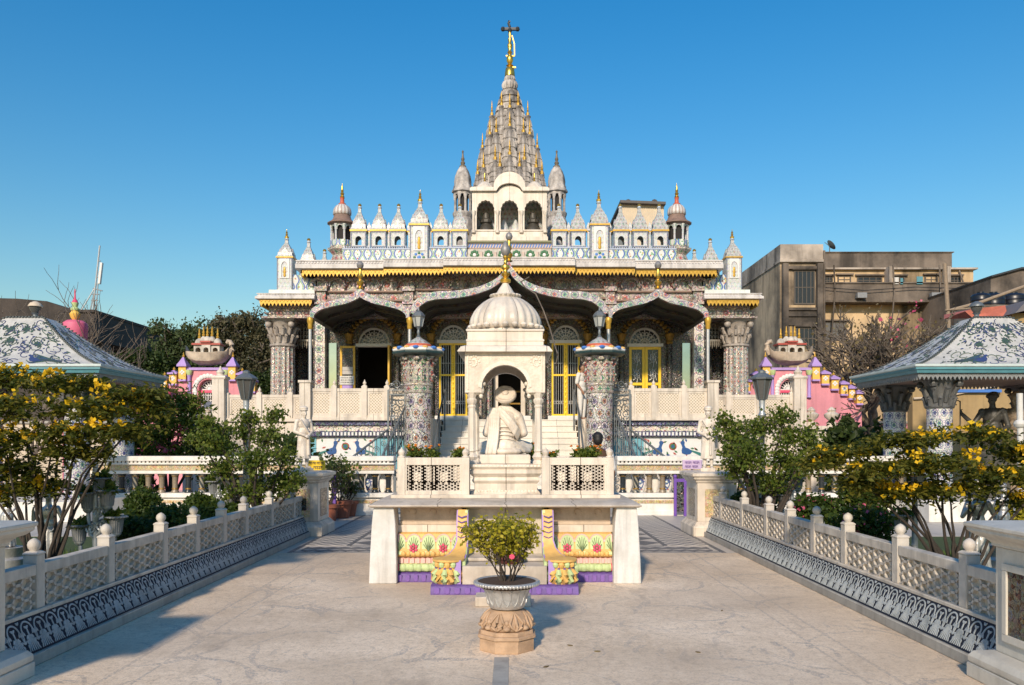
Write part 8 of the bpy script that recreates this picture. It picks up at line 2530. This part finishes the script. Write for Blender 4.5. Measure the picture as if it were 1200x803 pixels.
dL = 8.6
pinnate_tree(X(48, 8.5), 8.5, [(18, 440, 40, 11, 8.9), (75, 447, 48, 11, 8.7), (150, 462, 36, 11, 8.5), (105, 478, 45, 13, 8.3), (25, 476, 46, 15, 8.3), (172, 478, 22, 7, 8.6), (135, 504, 38, 9, 8.2), (62, 508, 46, 15, 8.3), (5, 515, 42, 18, 8.2), (88, 528, 38, 10, 8.4), (25, 548, 42, 16, 8.5), (48, 570, 30, 10, 8.6), (5, 578, 30, 14, 8.8), (-35, 480, 40, 25, 8.6), (-40, 540, 40, 25, 8.6)],
             'dark feathery tree with yellow flowers rising behind the left lattice wall')
pinnate_tree(X(1122, 8.5), 8.5, [(1136, 508, 42, 10, 8.5), (1066, 514, 46, 9, 8.4), (996, 528, 38, 7, 8.5), (1188, 528, 36, 12, 8.7), (1098, 540, 48, 13, 8.2), (1040, 548, 44, 9, 8.3), (1160, 556, 40, 12, 8.2), (1205, 556, 32, 14, 8.5), (1062, 576, 34, 8, 8.4), (1112, 572, 40, 10, 8.3), (972, 540, 26, 5, 8.5), (1192, 585, 24, 9, 8.6), (1016, 566, 24, 6, 8.5), (1240, 545, 40, 18, 8.6)],
             'spreading feathery tree with yellow flowers rising behind the right lattice wall')


def bushy(name, label, cat, base, d, pads, leafm, n, size, r0=.03, group=None, flower=None, nf=0, bark='bark', aspect=.42, shell=.55, flat=0., tw=0):
    b = (X(base, d), d, 0)
    t = thing(name, label, cat, b, group)
    cl = []
    for p in pads:
        dd = d + (p[4] if len(p) > 4 else 0)
        cl.append(((X(p[0], dd), dd, Z(p[1], dd)), (S(p[2], dd), S(p[2], dd) * .85, S(p[3], dd))))
    mb = MB(); branches(mb, b, [c for c, r in cl], r0, 6, .06, .5)
    tips = []
    for c, r in cl:
        for _ in range(tw): twigs(mb, (c[0], c[1], c[2] - r[2] * .5), (random.gauss(0, .7), random.gauss(0, .7), random.gauss(.5, .4)), r[0] * .9, r0 * .25, 1, tips, .7)
    mb.build('trunk', M[bark], t, smooth=60)
    P = in_clumps(cl, n, shell)
    if tips:
        q = np.array(tips); P = np.concatenate([P, np.repeat(q, 16, 0) + rng.normal(size=(len(q) * 16, 3)) * size * 1.3])
    leaves('foliage', P, size, leafm, t, aspect, flat)
    if flower: leaves('blossom', np.concatenate([p + rng.normal(size=(7, 3)) * size * .45 for p in in_clumps(cl, nf, .2)]), size * .75, flower, t, .6)
    return t


bushy('small_tree', 'small loose green tree around the left street lamp behind the lattice wall', 'tree', 300, 12.8,
      [(250, 520, 20, 14), (285, 505, 18, 12, .4), (312, 512, 19, 13), (334, 536, 12, 12), (300, 540, 26, 18, -.4), (262, 548, 20, 14), (335, 565, 24, 18, .2), (300, 575, 22, 16), (245, 500, 9, 10), (318, 490, 9, 7), (290, 492, 9, 6), (347, 566, 9, 10), (232, 518, 8, 8), (275, 598, 26, 10)], M['leaf_green'], 5200, .046, .04, 'small garden trees by the lamps', tw=5)
bushy('small_tree', 'small loose green tree around the right street lamp behind the lattice wall', 'tree', 895, 12.6,
      [(858, 510, 18, 14), (890, 500, 20, 12, .4), (925, 512, 22, 14), (950, 520, 14, 10), (880, 535, 26, 18, -.4), (925, 540, 24, 16), (860, 550, 18, 14), (900, 565, 26, 16), (848, 496, 8, 8), (918, 490, 9, 7), (945, 545, 14, 10), (866, 528, 12, 12)], M['leaf_green'], 5200, .046, .04, 'small garden trees by the lamps', tw=5)
for px, py, rx, ry, d, lab, lm, fl in ((167, 590, 21, 20, 11.9, 'clipped round shrub behind the left lattice wall, the taller ball', 'leaf_hedge', None), (200, 607, 34, 17, 10.6, 'low clipped hedge just behind the left lattice wall', 'leaf_hedge', None), (150, 617, 26, 13, 10.2, 'dark low shrub beside the big urn stand, left garden', 'leaf_dark', None), (232, 590, 16, 12, 12.6, 'clipped round shrub between urn stand and hedge, left garden', 'leaf_hedge', None), (258, 601, 30, 14, 12.4, 'low clipped hedge under the left small tree', 'leaf_hedge', None),
                                     (958, 595, 28, 17, 11.8, 'clipped round shrub behind the right lattice wall with red specks', 'leaf_hedge', 'pflower'), (1014, 612, 32, 22, 10.2, 'large clipped dark shrub just behind the right lattice wall', 'leaf_hedge', 'pflower'), (882, 586, 22, 14, 13.4, 'clipped shrub with red specks beside the right statue pedestal', 'leaf_hedge', 'pflower'), (1012, 578, 24, 22, 11.6, 'upright clipped shrub behind the large dark one, right garden', 'leaf_hedge', None), (1186, 598, 14, 12, 11, 'yellowish bush at the right edge above the right pier', 'leaf_pot', None)):
    x, z = X(px, d), Z(py, d); t = thing('clipped_shrub', lab, 'shrub', (x, d, 0), 'clipped garden shrubs')
    MB().tube([(x, d, 0), (x + .02, d, z)], .03, 6).build('stem', M['bark'], t)
    r = (S(rx, d), S(rx, d) * .8, S(ry, d)); cl = [((x, d, z), r), ((x + r[0] * .3, d - r[1] * .3, z - r[2] * .3), r), ((x - r[0] * .35, d + .1, z - r[2] * .2), (r[0] * .8, r[1], r[2]))]
    P = in_clumps(cl, 3000, .28)
    leaves('foliage', P[P[:, 2] > 0.02], .042, M[lm], t, .5)
    if fl: leaves('blossom', in_clumps(cl[:1], 46, .05), .038, M[fl], t, .7)
bushy('oleander', 'tall oleander with pink flowers behind the left balustrade', 'shrub', 200, 20.5, [(175, 475, 16, 20), (200, 490, 22, 24), (225, 500, 18, 22), (185, 510, 22, 20), (215, 470, 12, 14), (240, 510, 14, 20), (165, 500, 12, 20), (195, 462, 10, 10), (228, 478, 10, 12), (205, 530, 40, 14)], M['leaf_green'], 4200, .14, .05, None, M['pflower'], 26, aspect=.16, tw=3)
for a, d, lab in ((255, 20.4, 'dark leafy bush right of the oleander behind the left balustrade'), (150, 20.6, 'dark leafy bush left of the oleander behind the left balustrade'), (345, 19.6, 'dark leafy bush behind the left balustrade under the standing statue'), (985, 20.6, 'dark leafy bush behind the right balustrade below the pink gate house'), (1035, 20.2, 'dark leafy bush behind the right balustrade beside the right pavilion'), (875, 19.7, 'dark leafy bush behind the right balustrade under the wing terrace')):
    bushy('leafy_bush', lab, 'bush', a, d, [(a - 14, 545, 20, 26), (a + 12, 550, 22, 24), (a, 525, 20, 20), (a + 6, 575, 28, 16)] if 860 > a > 300 or a == 875 else [(a - 14, 540, 22, 30), (a + 14, 548, 24, 28), (a, 512, 20, 22), (a + 6, 575, 30, 18)], M['leaf_dark'], 1500, .17, .04, 'dark bushes behind the balustrades', aspect=.3)
bushy('conifer_bush', 'dark upright bush at the foot of the right pink gate house', 'bush', 988, 22, [(985, 515, 9, 20), (992, 495, 6, 12), (1004, 512, 8, 16), (1000, 528, 20, 14)], M['leaf_farg'], 1500, .14, .05, None)
# trees beyond the walls, left
G1 = 'trees beyond the left garden'
bushy('broad_tree', 'dense brownish tree beyond the left pink gate house, the tallest there', 'tree', 285, 42, [(262, 385, 20, 14), (285, 378, 22, 13), (305, 390, 18, 15), (250, 400, 16, 14), (280, 402, 26, 16), (312, 412, 16, 18), (262, 418, 24, 18), (296, 430, 24, 22), (322, 425, 12, 20), (270, 445, 30, 20)], M['leaf_far'], 20000, .12, .28, G1, bark='barkgrey', tw=4)
bushy('green_tree', 'green tree with spreading boughs between bare tree and dense tree, far left', 'tree', 215, 40, [(185, 388, 11, 5), (205, 395, 16, 9), (222, 390, 14, 8), (196, 408, 18, 10), (222, 412, 20, 14), (240, 400, 12, 12), (205, 428, 26, 14), (235, 436, 24, 16)], M['leaf_farg'], 11000, .12, .2, G1, bark='barkgrey', tw=3)
bushy('dark_tree', 'low dark tree beyond the left pavilion eave', 'tree', 165, 39, [(140, 425, 20, 12), (165, 418, 18, 12), (185, 425, 22, 14), (150, 445, 30, 16), (190, 445, 30, 16)], M['leaf_dark'], 9000, .13, .2, G1, bark='barkgrey')
bushy('dark_tree', 'dark low tree directly behind the left pink gate house', 'tree', 315, 38, [(300, 455, 24, 20), (325, 450, 16, 24), (335, 430, 10, 14), (340, 470, 16, 20)], M['leaf_dark'], 7000, .13, .2, G1, bark='barkgrey')


def bare_tree(px, d, label, h, r, depth, spread, leafn, group=None, blossoms=None, lean=0, kids=3):
    b = (X(px, d), d, 0)
    t = thing('bare_tree', label, 'tree', b, group)
    mb = MB(); tips = []
    for k in range(3 if kids < 4 else 4): twigs(mb, (b[0], b[1], 0 if kids < 4 else 1.2), (lean + random.gauss(0, .35 if kids < 4 else .7), random.gauss(0, .3), 1), h * .38, r, depth, tips, spread, .12, kids)
    if kids > 3: mb.tube([b, (b[0] + .1, b[1], 1.4)], .2, 8, 0, .17)
    mb.build('trunk', M['barkgrey'], t, smooth=60)
    T3 = np.array(tips)
    if leafn: leaves('foliage', np.repeat(T3, leafn, 0) + rng.normal(size=(len(T3) * leafn, 3)) * .18, .10, M['dryleaf'], t, .4)
    if blossoms:
        P = np.concatenate([np.array((X(a, d - 1), d - 1, Z(c, d - 1))) + rng.normal(size=(9, 3)) * (.26, .2, .16) for a, c in blossoms]); leaves('blossom', P, .11, M['pflower'], t, .6)
    return t


bare_tree(158, 43, 'bare branching tree between dark building and green tree, far left', 9.0, .14, 4, .42, 0, G1)
bare_tree(1030, 30, 'leafless spreading tree in front of the apartment block with a few pink blossoms', 5.4, .15, 4, .62, 1, None, [(1050, 378), (1062, 398), (1072, 380), (1050, 405), (1068, 410), (1056, 418), (1078, 405), (1069, 356)], 0, 4)
bare_tree(30, 26, 'thin bare frangipani with stubby twigs behind the left pavilion ridge', 6.8, .08, 4, .5, 0)
struct('street', MB().box(-60, 60, 36, 44, -.2, -.01), M['tile'])
bushy('far_tree', 'dark distant trees beyond the far left pavilion', 'tree', 60, 55, [(40, 440, 60, 40), (110, 450, 50, 34)], M['leaf_dark'], 2500, .35, .3)
# ================================================================== sky, sun, camera
SUN_EL, SUN_AZ = R(28.5), R(14)          # sun behind the camera's left shoulder
w = bpy.data.worlds.new('World'); sc.world = w; w.use_nodes = True
nt = w.node_tree; nt.nodes.clear()
ow = nt.nodes.new('ShaderNodeOutputWorld'); bg = nt.nodes.new('ShaderNodeBackground'); sk = nt.nodes.new('ShaderNodeTexSky')
sk.sky_type = 'NISHITA'; sk.sun_disc = False; sk.sun_elevation = SUN_EL
sk.sun_rotation = R(180) + SUN_AZ
sk.air_density = 1.8; sk.dust_density = 0.6; sk.ozone_density = 6.5; sk.altitude = 0
hs = nt.nodes.new('ShaderNodeHueSaturation'); hs.inputs['Saturation'].default_value = 1.36; hs.inputs['Hue'].default_value = .503
nt.links.new(sk.outputs[0], hs.inputs['Color']); nt.links.new(hs.outputs[0], bg.inputs[0]); nt.links.new(bg.outputs[0], ow.inputs[0])
bg.inputs[1].default_value = .118
sl = bpy.data.lights.new('sun', 'SUN'); sl.energy = 3.75; sl.angle = R(3.2); sl.color = (1.0, .84, .66)
so = bpy.data.objects.new('sun', sl); COL.objects.link(so)
dv = Vector((math.sin(SUN_AZ) * math.cos(SUN_EL), math.cos(SUN_AZ) * math.cos(SUN_EL), -math.sin(SUN_EL)))
so.rotation_euler = dv.to_track_quat('-Z', 'Y').to_euler(); so.location = (-20, -30, 30)

cam = bpy.data.cameras.new('camera'); co = bpy.data.objects.new('camera', cam); COL.objects.link(co)
co.location = (CX, 0, HC); co.rotation_euler = (PI / 2, 0, 0)
cam.sensor_width = 36; cam.lens = 36 * F / 1200; cam.shift_y = 116.5 / 1200; cam.clip_end = 2000; cam.clip_start = .05
sc.camera = co
sc.render.engine = 'CYCLES'
sc.cycles.use_denoising = True
sc.cycles.max_bounces = 6; sc.cycles.diffuse_bounces = 4; sc.cycles.glossy_bounces = 3; sc.cycles.transmission_bounces = 4; sc.cycles.transparent_max_bounces = 8
sc.cycles.use_adaptive_sampling = True; sc.cycles.adaptive_threshold = .015
sc.view_settings.view_transform = 'Standard'; sc.view_settings.look = 'None'; sc.view_settings.exposure = 0.25; sc.view_settings.gamma = 1.0
